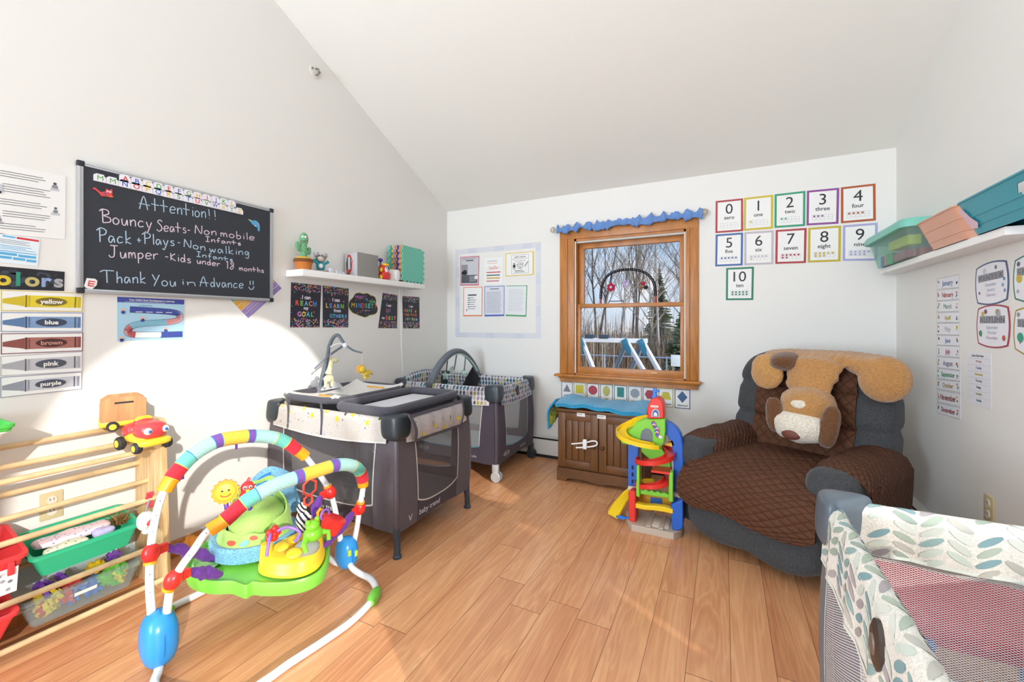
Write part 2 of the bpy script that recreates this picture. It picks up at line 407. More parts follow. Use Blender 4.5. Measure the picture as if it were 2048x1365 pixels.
def rsolid(y, s):
    t = zc(y) + .02; e = 1e-6
    if AC - AR - e <= y <= AC + AR + e and not (abs(y - AC + AR) < e and s < 0) and not (abs(y - AC - AR) < e and s > 0):
        return [(0, ASILL), (AZ + math.sqrt(max(0, AR * AR - (y - AC) ** 2)), t)]
    if W2[0] - e <= y <= W2[1] + e and not (abs(y - W2[0]) < e and s < 0) and not (abs(y - W2[1]) < e and s > 0):
        return [(0, W2[2]), (W2[3], t)]
    return [(0, t)]
ys = sorted([YF - .2, YRIDGE, W2[0], W2[1], YB + .2] + [AC - AR * math.cos(PI * i / 24) for i in range(25)])
wall_strips('wall_right', ys, rsolid, XR, XR + .15)
mb = MB(); o_ = (-1.216, -.275, .79, 2.02); t = zc(YB) + .02
for a, b in (((XL, YB, 0), (o_[0], YB + .15, t)), ((o_[1], YB, 0), (XR, YB + .15, t)), ((o_[0], YB, 0), (o_[1], YB + .15, o_[2])), ((o_[0], YB, o_[3]), (o_[1], YB + .15, t))): mb.span(a, b, WALLP)
struct('wall_back', mb)
mb = MB(); mb.span((XL - .15, YF - .15, 0), (XR + .15, YF, zc(YF) + .02), WALLP); struct('wall_front', mb)
mb = MB()
for a, b in ((YB + .25, YRIDGE), (YRIDGE, YF - .25)):
    za, zb = (ZK - SL * .25, zc(YRIDGE)) if a > b and a > 0 and b == YRIDGE else (zc(YRIDGE), zc(YF) - SL * .25)
    vs = [(x, y, z + d) for d in (0, .12) for x, y, z in ((XL - .2, a, za), (XR + .2, a, za), (XR + .2, b, zb), (XL - .2, b, zb))]
    mb.add(vs, [[0, 1, 2, 3], [7, 6, 5, 4], [0, 4, 5, 1], [1, 5, 6, 2], [2, 6, 7, 3], [3, 7, 4, 0]], CEILP)
struct('ceiling', mb, sharp=20)
# frames of the two daylight windows in the right wall
mb = MB(); arch = [(AC - AR * math.cos(PI * i / 24), AZ + AR * math.sin(PI * i / 24)) for i in range(25)]
pts = [(AC - AR, ASILL)] + arch + [(AC + AR, ASILL)]
mb.tube([(XR + .02, y, z) for y, z in pts], .03, WHITE, 6, closed=True)
mb.box((XR + .05, AC, AZ - .35), (.03, 2 * AR, .035), WHITE); mb.box((XR + .02, AC, ASILL), (.16, 2 * AR + .1, .03), WHITE)
struct('window_2', mb)
mb = MB()
for z in (W2[2], W2[3]): mb.box((XR + .05, (W2[0] + W2[1]) / 2, z), (.1, W2[1] - W2[0], .035), WHITE)
for y in (W2[0], W2[1]): mb.box((XR + .05, y, (W2[2] + W2[3]) / 2), (.1, .03, W2[3] - W2[2]), WHITE)
for y0_, y1_, z0_, z1_ in ((.77, .862, .42, 1.86), (.905, 1.042, .42, .63), (1.091, 1.202, .42, .63), (1.224, 1.345, .42, .63), (.862, 1.345, .63, .80), (.905, 1.01, .80, .95), (1.18, 1.345, .80, .95)): mb.span((XR + .03, y0_, z0_), (XR + .045, y1_, z1_), WHITE)   # added unseen boards that cut the sun into floor stripes
struct('window_3', mb)
# oak baseboard on the left wall and white hydronic heaters on the other two
mb = MB(); mb.prism([(0, 0), (.014, 0), (.014, .07), (.008, .085), (0, .09)], YB - YF, OAK, M=Mx(((1, 0, 0, XL), (0, 0, 1, YF), (0, 1, 0, 0), (0, 0, 0, 1))))
struct('baseboard_left', mb)
HW = C('#DAD7D2', .4); DK = C('#15161A', .6)
def heater(label, M, ln):
    t = thing('baseboard_heater', label, 'heater', M @ V((ln / 2, 0, 0)))
    mb = MB(M); mb.prism([(0, .03), (.058, .03), (.058, .15), (.05, .165), (.036, .165), (.036, .05), (0, .05)], ln, HW, M=Mx(((0, 0, 1, 0), (1, 0, 0, 0), (0, 1, 0, 0), (0, 0, 0, 1)))); mb.build('front_cover', t)
    mb = MB(M); mb.prism([(0, .03), (.012, .03), (.012, .18), (.045, .18), (.05, .186), (.02, .195), (0, .195)], ln, HW, M=Mx(((0, 0, 1, 0), (1, 0, 0, 0), (0, 1, 0, 0), (0, 0, 0, 1)))); mb.build('back_plate', t)
    mb = MB(M); mb.span((0, .012, .166), (ln, .045, .179), DK); mb.span((0, .002, 0), (ln, .05, .03), DK); mb.build('vent_slot', t)
heater('long white baseboard heater under the window between crib and wooden cabinet', Mx(((1, 0, 0, XL + .01), (0, -1, 0, YB - .002), (0, 0, 1, 0), (0, 0, 0, 1))), XR - XL - .02)
heater('white baseboard heater along the right wall behind the recliner', Mx(((0, -1, 0, XR - .002), (-1, 0, 0, YB - .07), (0, 0, 1, 0), (0, 0, 0, 1))), 2.1)

# window in the back wall
YW = YB
mb = MB()
mb.span((-1.356, YW - .022, .79), (-1.216, YW, 2.13), OAK, .006); mb.span((-.315 + .04, YW - .022, .79), (-.18, YW, 2.13), OAK, .006)
mb.span((-1.356, YW - .024, 2.02), (-.18, YW, 2.135), OAKH, .006)
for x in (-1.285, -.25): mb.span((x - .006, YW - .034, .79), (x + .006, YW - .02, 2.03), OAK, .004)
win = struct('window_1', mb)
mb = MB()   # jamb lining
for x0, x1 in ((-1.216, -1.201), (-.29, -.275)): mb.span((x0, YW - .01, .79), (x1, YW + .15, 2.02), OAK)
mb.span((-1.216, YW - .01, 2.0), (-.275, YW + .15, 2.02), OAKH); mb.span((-1.216, YW - .01, .775), (-.275, YW + .15, .80), OAKH)
mb.build('jamb', win)
mb = MB(); gw = C('#CFCBC2', .5)
for x in (-1.208, -.282): mb.span((x - .006, YW - .012, .8), (x + .006, YW + .05, 2.0), gw)
mb.span((-1.2, YW + .0, 1.985), (-.29, YW + .05, 2.0), gw); mb.build('track', win)
mb = MB(); mb.span((-1.396, YW - .075, .768), (-.16, YW + .02, .79), OAKH, .008); mb.build('sill', win)
mb = MB(); mb.prism([(-1.351, .72), (-.185, .72), (-.185, .768), (-1.351, .768)], .03, OAKH, M=Mx(((1, 0, 0, 0), (0, 0, 1, YW - .031), (0, 1, 0, 0), (0, 0, 0, 1))))
mb.span((-1.362, YW - .045, .752), (-.174, YW - .02, .768), OAKH, .006); mb.build('apron', win)
GL = bpy.data.materials.new('window_glass'); GL.use_nodes = True; t = GL.node_tree; t.nodes.clear()
a = t.nodes.new('ShaderNodeBsdfTransparent'); g = t.nodes.new('ShaderNodeBsdfGlossy'); g.inputs['Roughness'].default_value = .02
fr = t.nodes.new('ShaderNodeFresnel'); fr.inputs[0].default_value = 1.06; mx = t.nodes.new('ShaderNodeMixShader'); ou = t.nodes.new('ShaderNodeOutputMaterial')
t.links.new(fr.outputs[0], mx.inputs[0]); t.links.new(a.outputs[0], mx.inputs[1]); t.links.new(g.outputs[0], mx.inputs[2]); t.links.new(mx.outputs[0], ou.inputs[0])
def sash(name, x0, x1, z0, z1, y, sl, sr, sb, st):
    mb = MB(); mb.span((x0, y - .02, z0), (x0 + sl, y + .02, z1), OAK, .004); mb.span((x1 - sr, y - .02, z0), (x1, y + .02, z1), OAK, .004)
    mb.span((x0, y - .021, z0), (x1, y + .021, z0 + sb), OAKH, .004); mb.span((x0, y - .021, z1 - st), (x1, y + .021, z1), OAKH, .004)
    s_ = mb.build(name, win)
    mb = MB(); mb.span((x0 + sl - .005, y - .002, z0 + sb - .005), (x1 - sr + .005, y + .002, z1 - st + .005), GL); mb.build('pane', s_)
    return s_
lo = sash('lower_sash', -1.2, -.29, .795, 1.43, YW + .035, .03, .03, .062, .034)
up = sash('upper_sash', -1.2, -.29, 1.395, 2.0, YW + .085, .05, .04, .03, .06)
mb = MB(); mb.span((-.90, YW + .008, 1.445), (-.78, YW + .014, 1.452), DK); mb.build('latch', lo)
mb = MB(); mb.box((-.52, YW + .006, .835), (.05, .02, .012), C('#D8B98A', .5), .004); mb.build('sash_lift', lo)
# valance on its rod
rod = thing('curtain_rod', 'brushed nickel curtain rod with ring finials above the window', 'curtain rod', (-.78, YB - .06, 2.12))
NI = C('#B9B2A6', .3, 'metal')
a, b = onY(1106, 460, YB - .06), onY(1409, 424, YB - .06)
mb = MB(); mb.cyl(a, b, .007, NI); mb.build('rod', rod)
for p in (a, b):
    mb = MB(); mb.tube([p + V((.021 * math.cos(q * PI / 8), 0, .021 * math.sin(q * PI / 8))) for q in range(16)], .006, NI, 8, closed=True); mb.build('finial', rod)
for x in (-1.3, -.24):
    mb = MB(); mb.cyl((x, YB - .06, a.z + (b.z - a.z) * (x - a.x) / (b.x - a.x)), (x, YB, a.z + (b.z - a.z) * (x - a.x) / (b.x - a.x)), .005, NI, n=8); mb.build('bracket', rod)
r2 = random.Random(3); kk = [(r2.uniform(45, 130), r2.uniform(0, 6), r2.uniform(.4, 1)) for _ in range(6)]
def ruff(u, v):
    p = a.lerp(b, .035 + .955 * u); x = u * 1.28; q = v * 2 * PI; low = max(0, -math.sin(q)); up_ = max(0, math.sin(q))
    fold = sum(A * (1 - 2 * abs(math.sin(k * x / 2 + ph + .25 * math.sin(q + ph)))) for k, ph, A in kk) / 2.2
    r = .0265 + .017 * fold * (.55 + .45 * abs(math.sin(q))); sc_ = abs(math.sin(8.5 * x + .7 + .5 * math.sin(3 * x)))
    return p + V((.012 * math.sin(47 * x) * low, -math.cos(q) * r * .9 - .006 * low, math.sin(q) * r * (1 + .25 * up_) - low * (.006 + .032 * sc_ * (.6 + .4 * math.sin(2.1 * x)))))
mb = MB(); mb.grid(ruff, 520, 22, C('#6C92CC', .8, 'cloth')); tag(mb.build('valance', sharp=70), 'scrunched blue fabric valance gathered along the rod over the window', 'valance')
# ================================================================ outside the window
GZ = -1.35
mb = MB(); GR = C('#8A7660', .9, 'plush'); mb.span((-60, YB + 1.5, GZ - .3), (60, 120, GZ), GR); struct('ground', mb)
rt = random.Random(11)
BARK = [C('#6E645C', .9), C('#8F867C', .9), C('#B5AEA5', .9)]
def tree_mesh(h, seed, mat):
    r = random.Random(seed); tr = MB(); br = MB()
    def limb(m, p, d, ln, rad, dep):
        pts = [p]; n = 4
        for i in range(n):
            d = (d + V((r.uniform(-1, 1), r.uniform(-1, 1), r.uniform(-.3, .6))) * (.10 if dep == 0 else .22)).normalized(); pts.append(pts[-1] + d * ln / n)
        m.tube(pts, [max(.0055, rad * (1 - .75 * i / n)) for i in range(n + 1)], mat, 4 if dep < 2 else 3, caps=False)
        if dep < 3:
            for k in range((13, 6, 4)[dep]):
                f = r.uniform(.3 if dep == 0 else .2, 1); i = min(n - 1, int(f * n)); q = pts[i].lerp(pts[i + 1], f * n - i)
                az = r.uniform(0, 6.28); up = r.uniform(.5, 1.1)
                limb(br, q, V((math.cos(az), math.sin(az), up)).normalized() * .8 + d * .5, ln * r.uniform(.3, .5) * (1.15 - .5 * f), rad * .42 * (1.1 - .5 * f), dep + 1)
    limb(tr, V((0, 0, 0)), V((r.uniform(-.1, .1), r.uniform(-.1, .1), 1)), h, .0085 * h, 0)
    return tr, br
KINDS = ['grey bare', 'pale bare', 'white barked bare']
protos = []
for k in range(5):
    m = BARK[(0, 1, 0, 2, 1)[k]]; tr, br = tree_mesh((9.5, 8, 11, 9, 7)[k], 20 + k, m)
    protos.append((tr, br))
spots = [(-6.2, 22, 0, 1.0), (-4.1, 23, 2, .95), (-7.6, 21, 3, .9), (-2.9, 20.5, 1, .9), (-10.2, 26, 0, .9), (-6.6, 26, 2, .8), (-3.2, 24.5, 3, 1.1), (-5.9, 33, 0, 1.2), (-9.4, 34, 2, 1.1), (-1.0, 33, 0, 1.2), (-8.3, 25, 1, 1), (-4.6, 21, 3, 1), (-1.9, 24, 4, 1.1), (-9.6, 30, 2, 1), (-.4, 21, 0, .9), (-7, 31, 4, 1.2), (-5.4, 28, 0, 1), (-2.5, 30, 1, 1.2), (-11, 27, 3, .9), (1.2, 26, 2, .8), (-3.9, 26, 1, 1), (-8.9, 20, 4, .8), (-1.1, 28, 3, 1), (-12.8, 31, 0, 1), (-5.2, 17.5, 1, .55)]
made = {}
for i, (x, y, k, s_) in enumerate(spots):
    desc = ('tall grey bare tree', 'slim pale bare tree', 'very tall dark grey bare tree', 'white barked bare tree', 'small twiggy bare tree')[k]
    t = thing('bare_tree', desc + ' in the leafless woods beyond the swing set', 'tree', (0, 0, 0), 'bare trees outside the window', rotz=0)
    t.matrix_world = Mx.Translation((x, y, GZ)) @ Mx.Rotation(i * 2.4, 4, 'Z') @ Mx.Scale(s_, 4)
    if k not in made: made[k] = (protos[k][0].build('trunk'), protos[k][1].build('branches'))
    tr, br = made[k]
    for o in (tr, br):
        if o.parent is not None: o = o.copy(); COL.objects.link(o)
        o.parent = t; o.matrix_parent_inverse = Mx()
# evergreens and the tangle of brush below them
def fir(x, y, h, w_, seed, label):
    r = random.Random(seed); t = thing('evergreen_tree', label, 'tree', (x, y, GZ))
    mb = MB(); mb.cyl((x, y, GZ), (x, y, GZ + h), .09, BARK[0], .02, 6); mb.build('trunk', t)
    mb = MB(); g = C('#4C5A3C', .9, 'plush')
    for i in range(1100):
        f = r.random() ** .7; z = GZ + h * (1 - f * .92); q = r.uniform(0, 6.28); L_ = w_ * f * r.uniform(.35, 1.1)
        p = V((x, y, z)); e = V((x + L_ * math.cos(q), y + L_ * math.sin(q), z - .18 * L_)); sd = V((-math.sin(q), math.cos(q), 0)) * (.022 + .03 * f)
        mb.add([p, e - sd * .4, e + V((0, 0, .05)), e + sd * .4, p.lerp(e, .5) + sd + V((0, 0, -.05)), p.lerp(e, .5) - sd + V((0, 0, -.05))], [[0, 5, 1, 2], [0, 2, 3, 4], [5, 4, 3, 1]], g)
    o = mb.build('foliage', t); o['kind'] = 'stuff'
fir(-9.6, 27.5, 6.8, 1.2, 1, 'dark evergreen tree at the left edge of the window view')
fir(-1.6, 19.5, 3.4, 1.1, 2, 'low green evergreen right of the swing set in the woods')
fir(-3.5, 27, 6.3, 1.4, 3, 'dark evergreen tree behind the middle of the bare woods')
fir(-.9, 29, 5.2, 1.2, 4, 'tall evergreen by the right edge of the window view')
mb = MB(); cols = [C('#6C5F54', .9), C('#9A8B78', .9), C('#B79A74', .9), C('#7B5B45', .9)]
for i in range(5200):
    y = rt.uniform(15.5, 33); x = rt.uniform(-.62, .03) * y + rt.uniform(-.5, .5); hh = rt.uniform(.5, 1.1) * (2.2 if rt.random() < .5 and y > 19 else .9) + max(0, y - 20) * .12
    p = V((x, y, GZ)); e = p + V((rt.uniform(-.35, .35), rt.uniform(-.2, .2), hh)); m_ = p.lerp(e, .5) + V((rt.uniform(-.08, .08), 0, 0)); wd = rt.uniform(.006, .02)
    mb.tube([p, m_, e], [wd, wd * .8, wd * .3], rt.choice(cols[:2] if y > 21 else cols), 3, caps=False)
tag(mb.build('brush'), 'tangle of dry brown brush and saplings below the woods', 'undergrowth', kind='stuff')
mb = MB()
for i in range(2600):
    y = rt.uniform(12.5, 17.5); x = rt.uniform(-.6, .02) * y; p = V((x, y, GZ)); wd = .012; hh = rt.uniform(.15, .75)
    mb.add([p - V((wd, 0, 0)), p + V((wd, 0, 0)), p + V((rt.uniform(-.15, .15), rt.uniform(-.1, .1), hh))], [[0, 1, 2]], C(rt.choice(['#A98A64', '#8C6A48', '#C2A680']), .9))
tag(mb.build('dry_grass'), 'tall dry brown grass in front of the woods', 'grass', kind='stuff')
# wire fence of thin rails
fen = thing('rail_fence', 'thin grey metal rail fence in front of the dry grass', 'fence', (-5, 15.5, GZ)); FM = C('#7F93AD', .5)
za, zb = onY(1160, 709, 15.5), onY(1370, 719, 15.5); zf = (za.z + zb.z) / 2
mb = MB(); mb.cyl((za.x - 1.5, 15.5, zf), (zb.x + 1.5, 15.5, zf), .03, FM, n=8); mb.build('rail', fen)
for px in (1115, 1208, 1333, 1410):
    x = onY(px, 720, 15.5).x; mb = MB(); mb.cyl((x, 15.5, GZ), (x, 15.5, zf + .05), .03, FM, n=8); mb.build('post', fen)
# swing set
sw = thing('swing_set', 'white and teal metal A-frame swing set on the lawn outside the window', 'swing set', (-4, 11.5, GZ))
YS = 11.5; SWW = C('#D9DDE2', .5); SWB = C('#2E7F9E', .5); SWD = C('#7A8C99', .5)
def beam(p, q, wd, m, nm, dp=None):
    mb = MB(); p, q = V(p), V(q); d = q - p; M = d.to_track_quat('X', 'Z').to_matrix(); mb.box((p + q) / 2, (d.length, dp or wd, wd), m, .01, M=M); return mb.build(nm, sw)
A_, B_ = onY(1150, 681, YS), onY(1291, 681, YS); zt = (A_.z + B_.z) / 2; A_.z = B_.z = zt
beam(A_, B_ + V((.05, 0, 0)), .12, SWW, 'top_beam')
for px, pl, pr_, dy in ((1165, 1192, None, 0), (1254, 1288, 1228, 0), (1286, 1318, 1262, .05)):
    t_ = onY(px, 686, YS); t_.z = zt - .02
    f_ = onY(pl, 735, YS - .0); d = (f_ - t_); foot = t_ + d * ((GZ - t_.z) / d.z)
    beam(t_ + V((0, -.05, 0)), foot + V((0, -.75, 0)), .1, SWW, 'leg'); 
    if pr_:
        f2 = onY(pr_, 735, YS); d2 = f2 - t_; ft = t_ + d2 * ((GZ - t_.z) / d2.z); beam(t_ + V((0, .05, 0)), ft + V((0, .6, 0)), .1, SWD, 'leg')
    beam(t_ + V((-.07, -.08, .05)), t_ + V((.12, -.14, -.33)), .17, SWB, 'bracket', .06)
for px in (1196, 1219):
    q = onY(px, 686, YS); 
    for sx in (-.13, .13):
        mb = MB(); mb.cyl((q.x + sx, YS, zt), (q.x + sx * .8, YS, GZ + .5), .008, C('#CFC7B4', .7), n=5); mb.build('rope', sw)
    mb = MB(); mb.box((q.x, YS, GZ + .5), (.34, .16, .03), C('#2B3340', .6), .01); mb.build('swing_seat', sw)
for px in (1180, 1209):
    q = onY(px, 676, YS); mb = MB(); mb.box((q.x, YS, zt + .1), (.25, .18, .1), C('#38485A', .6), .01); mb.build('cross_plate', sw)
e = onY(1354, 722, 14.0)
wb = thing('white_board', 'pale sunlit board standing by the fence at the right of the view', 'board', (e.x, 14, GZ))
mb = MB(); mb.box((e.x, 14.0, e.z), (.36, .05, .36), C('#DCE6EA', .4), .01); mb.build('panel', wb)
for sx in (-.12, .12):
    mb = MB(); mb.cyl((e.x + sx, 14.02, GZ), (e.x + sx, 14.02, e.z), .02, C('#8B8B86', .6), n=6); mb.build('post', wb)
# ================================================================ things on the left wall
PAPER = C('#EDECEA', .55); INK = C('#26262B', .6); GREY = C('#8E9096', .6); LGREY = C('#C4C6CC', .6); DGREY = C('#55575E', .6)
RED = C('#D62F35', .5); BLUE = C('#2F62C4', .5); YEL = C('#E9C21E', .5); GRN = C('#45A83C', .5); SKYB = C('#6DB7E3', .5)
def d_guide(s):
    W, H = s.W, s.H
    for k, (y, n) in enumerate(((.9, 3), (.72, 4), (.5, 3), (.33, 3), (.15, 3))): s.lines(W * (.3 + .04 * (k % 2)), H * y, W * .5, n, H * .035, DGREY, .22)
    for x, y, r in ((.88, .80, .06), (.89, .42, .05), (.28, .63, .06), (.30, .2, .06)):
        s.disc(W * x, H * y, W * r * .6, GREY, 1); s.disc(W * x, H * (y + .05), W * r * .35, DGREY, 2); s.rect(W * (x - .05), H * (y - .06), W * .1, H * .04, LGREY, 1)
    s.rect(W * .3, H * .58, W * .05, H * .13, LGREY, 1)
card('guideline_sheet', 'large white printed sheet with small grey pictures beside the chalkboard', 'paper', 'L', ((-70, 314), (131, 353), (129.5, 479), (-70, 462)), d_guide, PAPER)
def d_info(s):
    W, H = s.W, s.H; bl = C('#58AEDC', .5)
    s.rect(W * .62, H * .89, W * .36, H * .07, RED); s.rect(W * .4, H * .9, W * .2, H * .05, bl); s.lines(W * .36, H * .8, W * .58, 3, H * .055, GREY, .3); s.lines(W * .36, H * .6, W * .58, 3, H * .055, bl, .3)
    for x, y, w_ in ((.36, .28, .28), (.66, .26, .3), (.36, .15, .2), (.58, .14, .2), (.8, .12, .17)): s.rect(W * x, H * y, W * w_, H * .09, bl)
    s.rect(W * .36, H * .4, W * .6, H * .03, bl)
card('info_sheet', 'small white info sheet with pale blue boxes and red heading above the colors sign', 'paper', 'L', ((-50, 459), (80, 479), (75, 533), (-50, 520)), d_info, C('#E3EDF3', .55))
def d_col(s):
    W, H = s.W, s.H; r = random.Random(2)
    for i in range(40): s.disc(r.uniform(H * .2, W - H * .2), r.uniform(H * .18, H * .82), H * r.uniform(.06, .17), C(r.choice(['#2B303A', '#1A1C22', '#3A424E']), .6), 1 + .1 * (i % 5), 6)
    xs = [.07, .27, .435, .60, .775, .925]
    for ch, c, x in zip('colors', ('#C9A93E', '#D9BE2E', '#2F8F74', '#BDB070', '#8FA3CF', '#A9A9AE'), xs): s.text(ch, W * x, H * .2, H * .85, C(c, .5), 3, bold=.035)
card('color_sign', 'dark banner reading colors in big coloured letters above the crayon cards', 'sign', 'L', ((-45, 529), (129, 544), (128, 582.5), (-45, 577.5)), d_col, C('#1E2026', .6))
def d_cray(word, base, dark, band, light, edge):
    def d(s):
        W, H = s.W, s.H; b, k, bd = C(base, .6), C(dark, .6), C(band, .6)
        s.frame(H * .035, C(edge, .5), 1)
        s.rect(W * .27, H * .2, W * .70, H * .58, b, 1); s.poly([(W * .02, H * .37), (W * .2, H * .27), (W * .27, H * .22), (W * .27, H * .76), (W * .2, H * .71), (W * .02, H * .58)], k, 1)
        s.rect(W * .275, H * .19, W * .016, H * .6, bd, 3); s.rect(W * .885, H * .21, W * .016, H * .57, bd, 3); s.rect(W * .93, H * .22, W * .03, H * .54, k, 2); s.rect(W * .31, H * .23, W * .02, H * .52, k, 2)
        r = random.Random(len(word))
        for i in range(9): s.rect(W * .3, H * (.23 + .058 * i), W * .64, H * .012 * r.random() + .0002, C(light, .6), 2)
        s.disc(W * .59, H * .49, W * .195, C(band, .6), 4, 24, H * .215)
        s.text(word, W * .59, H * .39, H * .3, C(light if word == 'brown' else '#EDEBE4', .5), 5, bold=.03, maxw=W * .31)
    return d
for nm, q, a in (('yellow', ((1, 580), (167, 586.5), (164.5, 624), (1, 622)), ('#E3CC28', '#CDB62A', '#7A6A1C', '#EBDC5E', '#D9BE2E')),
                 ('blue', ((1, 625), (166, 626), (165, 664), (1, 664)), ('#7E9CC4', '#5C7BA6', '#39455C', '#9CB6D6', '#6C87B4')),
                 ('brown', ((1, 667.5), (166, 665.5), (165.5, 702.5), (1, 709)), ('#A5665C', '#8B4E45', '#4C2823', '#C08A80', '#6E2F3A')),
                 ('pink', ((0, 713), (165, 703), (164.5, 744), (0, 753)), ('#BFBDC2', '#A9A8AE', '#4E5360', '#D3D1D6', '#B4AEB6')),
                 ('purple', ((0, 755), (164, 744), (163.5, 779), (0, 796.5)), ('#C3C4CC', '#9395A2', '#4A505E', '#D8D9E0', '#8C8FA0'))):
    card('crayon_card', '%s crayon picture card with the word %s in the column of crayon cards' % ({'pink': 'pale grey', 'purple': 'grey lavender'}.get(nm, nm), nm), 'wall card', 'L', q, d_cray(nm, *a), PAPER, 'crayon colour cards')
# ---- chalkboard
BX = XL + .022
bq = [(155.5, 321), (546.5, 418), (546.5, 605), (155.5, 584)]
p = [onX(x, y, BX) for x, y in bq]; y0_, y1_ = (p[0].y + p[3].y) / 2, (p[1].y + p[2].y) / 2; z0_, z1_ = (p[2].z + p[3].z) / 2, (p[0].z + p[1].z) / 2
cb = thing('chalkboard', 'black chalkboard in an aluminium frame with handwritten chalk message', 'chalkboard', (XL, (y0_ + y1_) / 2, z0_))
AL = C('#C9CBCE', .35, 'metal'); BK = C('#23282F', .55)
mb = MB(); mb.span((XL + .006, y0_ + .01, z0_ + .01), (BX - .004, y1_ - .01, z1_ - .01), C('#2C313A', .55, 'plain')); board = mb.build('writing_surface', cb)
fw = .02
for a, b in (((y0_, z0_), (y1_, z0_ + fw)), ((y0_, z1_ - fw), (y1_, z1_)), ((y0_, z0_), (y0_ + fw, z1_)), ((y1_ - fw, z0_), (y1_, z1_))):
    mb = MB(); mb.span((XL + .004, a[0], a[1]), (BX, b[0], b[1]), AL, .003)
    h = (b[0] - a[0]) > (b[1] - a[1]); m_ = ((a[0] + b[0]) / 2, (a[1] + b[1]) / 2)
    mb.span((BX - .001, a[0] if h else m_[0] - .001, m_[1] - .001 if h else a[1]), (BX + .0008, b[0] if h else m_[0] + .001, m_[1] + .001 if h else b[1]), C('#8B8E93', .5)); mb.build('frame_rail', cb)
for y in (y0_, y1_):
    for z in (z0_, z1_):
        mb = MB(); mb.box((XL + .0145, y + (.011 if y == y0_ else -.011), z + (.011 if z == z0_ else -.011)), (.023, .026, .026), C('#24282F', .5), .005); mb.build('corner_cap', cb)
# single-stroke handwriting, each glyph a few polylines on a 0..1 grid (x height .5)
G = {'A': ('0,0 .35,1 .7,0', '-.05,.42 .9,.36'), 't': ('.2,.95 .25,0', '-.1,.5 .6,.46'), 'e': ('.02,.26 .5,.32 .42,.5 .15,.5 .02,.25 .15,.02 .5,.08',), 'n': ('.02,.5 .06,0', '.06,.3 .25,.5 .42,.42 .45,0'), 'i': ('.1,.48 .12,0', '.08,.68 .12,.7'), 'o': ('.25,.5 .03,.35 .08,.04 .36,.02 .48,.3 .25,.5',), '!': ('.15,1 .2,.3', '.18,.06 .22,.02'),
     'B': ('.1,1 .14,0', '-.12,.86 .1,1.04 .5,.98 .55,.72 .2,.55 .66,.42 .68,.12 .14,0'), 'u': ('.02,.5 .08,.06 .3,.02 .44,.45 .48,.0'), 'c': ('.45,.44 .2,.5 .03,.25 .15,.02 .48,.1',), 'y': ('.02,.5 .2,.05', '.48,.5 .12,-.4 -.05,-.3'), 'S': ('.62,.86 .4,1.02 .12,.84 .5,.5 .6,.2 .3,-.02 .02,.14',), 'a': ('.44,.42 .15,.5 .02,.2 .2,.0 .42,.35 .5,.02',), 's': ('.4,.46 .15,.48 .1,.33 .38,.2 .33,.02 .05,.04',), '-': ('.02,.3 .32,.3',),
     'N': ('.05,0 .1,1', '.1,1 .6,.02 .66,1.0'), 'm': ('.02,.5 .05,0', '.05,.35 .22,.5 .3,.0 .32,.35 .5,.5 .6,.0'), 'b': ('.05,.98 .08,.02 .35,.0 .46,.28 .25,.46 .08,.3',), 'l': ('.1,.98 .14,0',), 'I': ('.0,1 .5,1', '.25,1 .25,0', '.0,0 .5,0'), 'f': ('.45,.88 .3,1 .2,.7 .2,0', '.02,.45 .42,.45'), 'P': ('.12,1 .16,0', '-.12,.85 .2,1.06 .62,.9 .55,.6 .16,.5'), 'k': ('.05,1 .08,0', '.45,.5 .08,.22 .5,0'), '+': ('.15,.5 .18,.1', '.0,.3 .36,.3'), 'w': ('.0,.5 .14,.02 .27,.4 .42,.02 .56,.5',), 'g': ('.42,.42 .15,.5 .04,.22 .25,.05 .42,.4 .4,-.35 .08,-.32'),
     'J': ('.05,1 .65,1', '.38,1 .36,.15 .1,.02 -.05,.2'), 'p': ('.02,.5 .06,-.42', '.05,.4 .3,.5 .46,.25 .25,.02 .06,.1'), 'r': ('.02,.5 .06,0', '.06,.3 .25,.5 .44,.46'), 'K': ('.05,.8 .08,0', '.5,.8 .08,.36 .55,0'), 'd': ('.42,.3 .2,.48 .03,.22 .2,.0 .42,.2', '.4,.95 .48,0'), '1': ('.08,.85 .2,.95 .2,0',), '8': ('.35,.95 .1,.78 .4,.4 .2,.0 .06,.2 .4,.6 .35,.95',), 'h': ('.05,.95 .08,0', '.08,.3 .26,.48 .42,.4 .46,0'), 'T': ('-.2,.86 .1,1 .9,.98', '.32,1 .36,0'), 'Y': ('.05,1 .3,.5', '.62,1 .2,-.05'), 'v': ('.0,.5 .2,.0 .4,.5',), ' ': ()}
CHK = [C('#B9D3E6', .9), C('#E4D3DE', .9)]
def bfn(x, y, w_): return V((BX - .004 + w_, y0_ + x, z0_ + y))
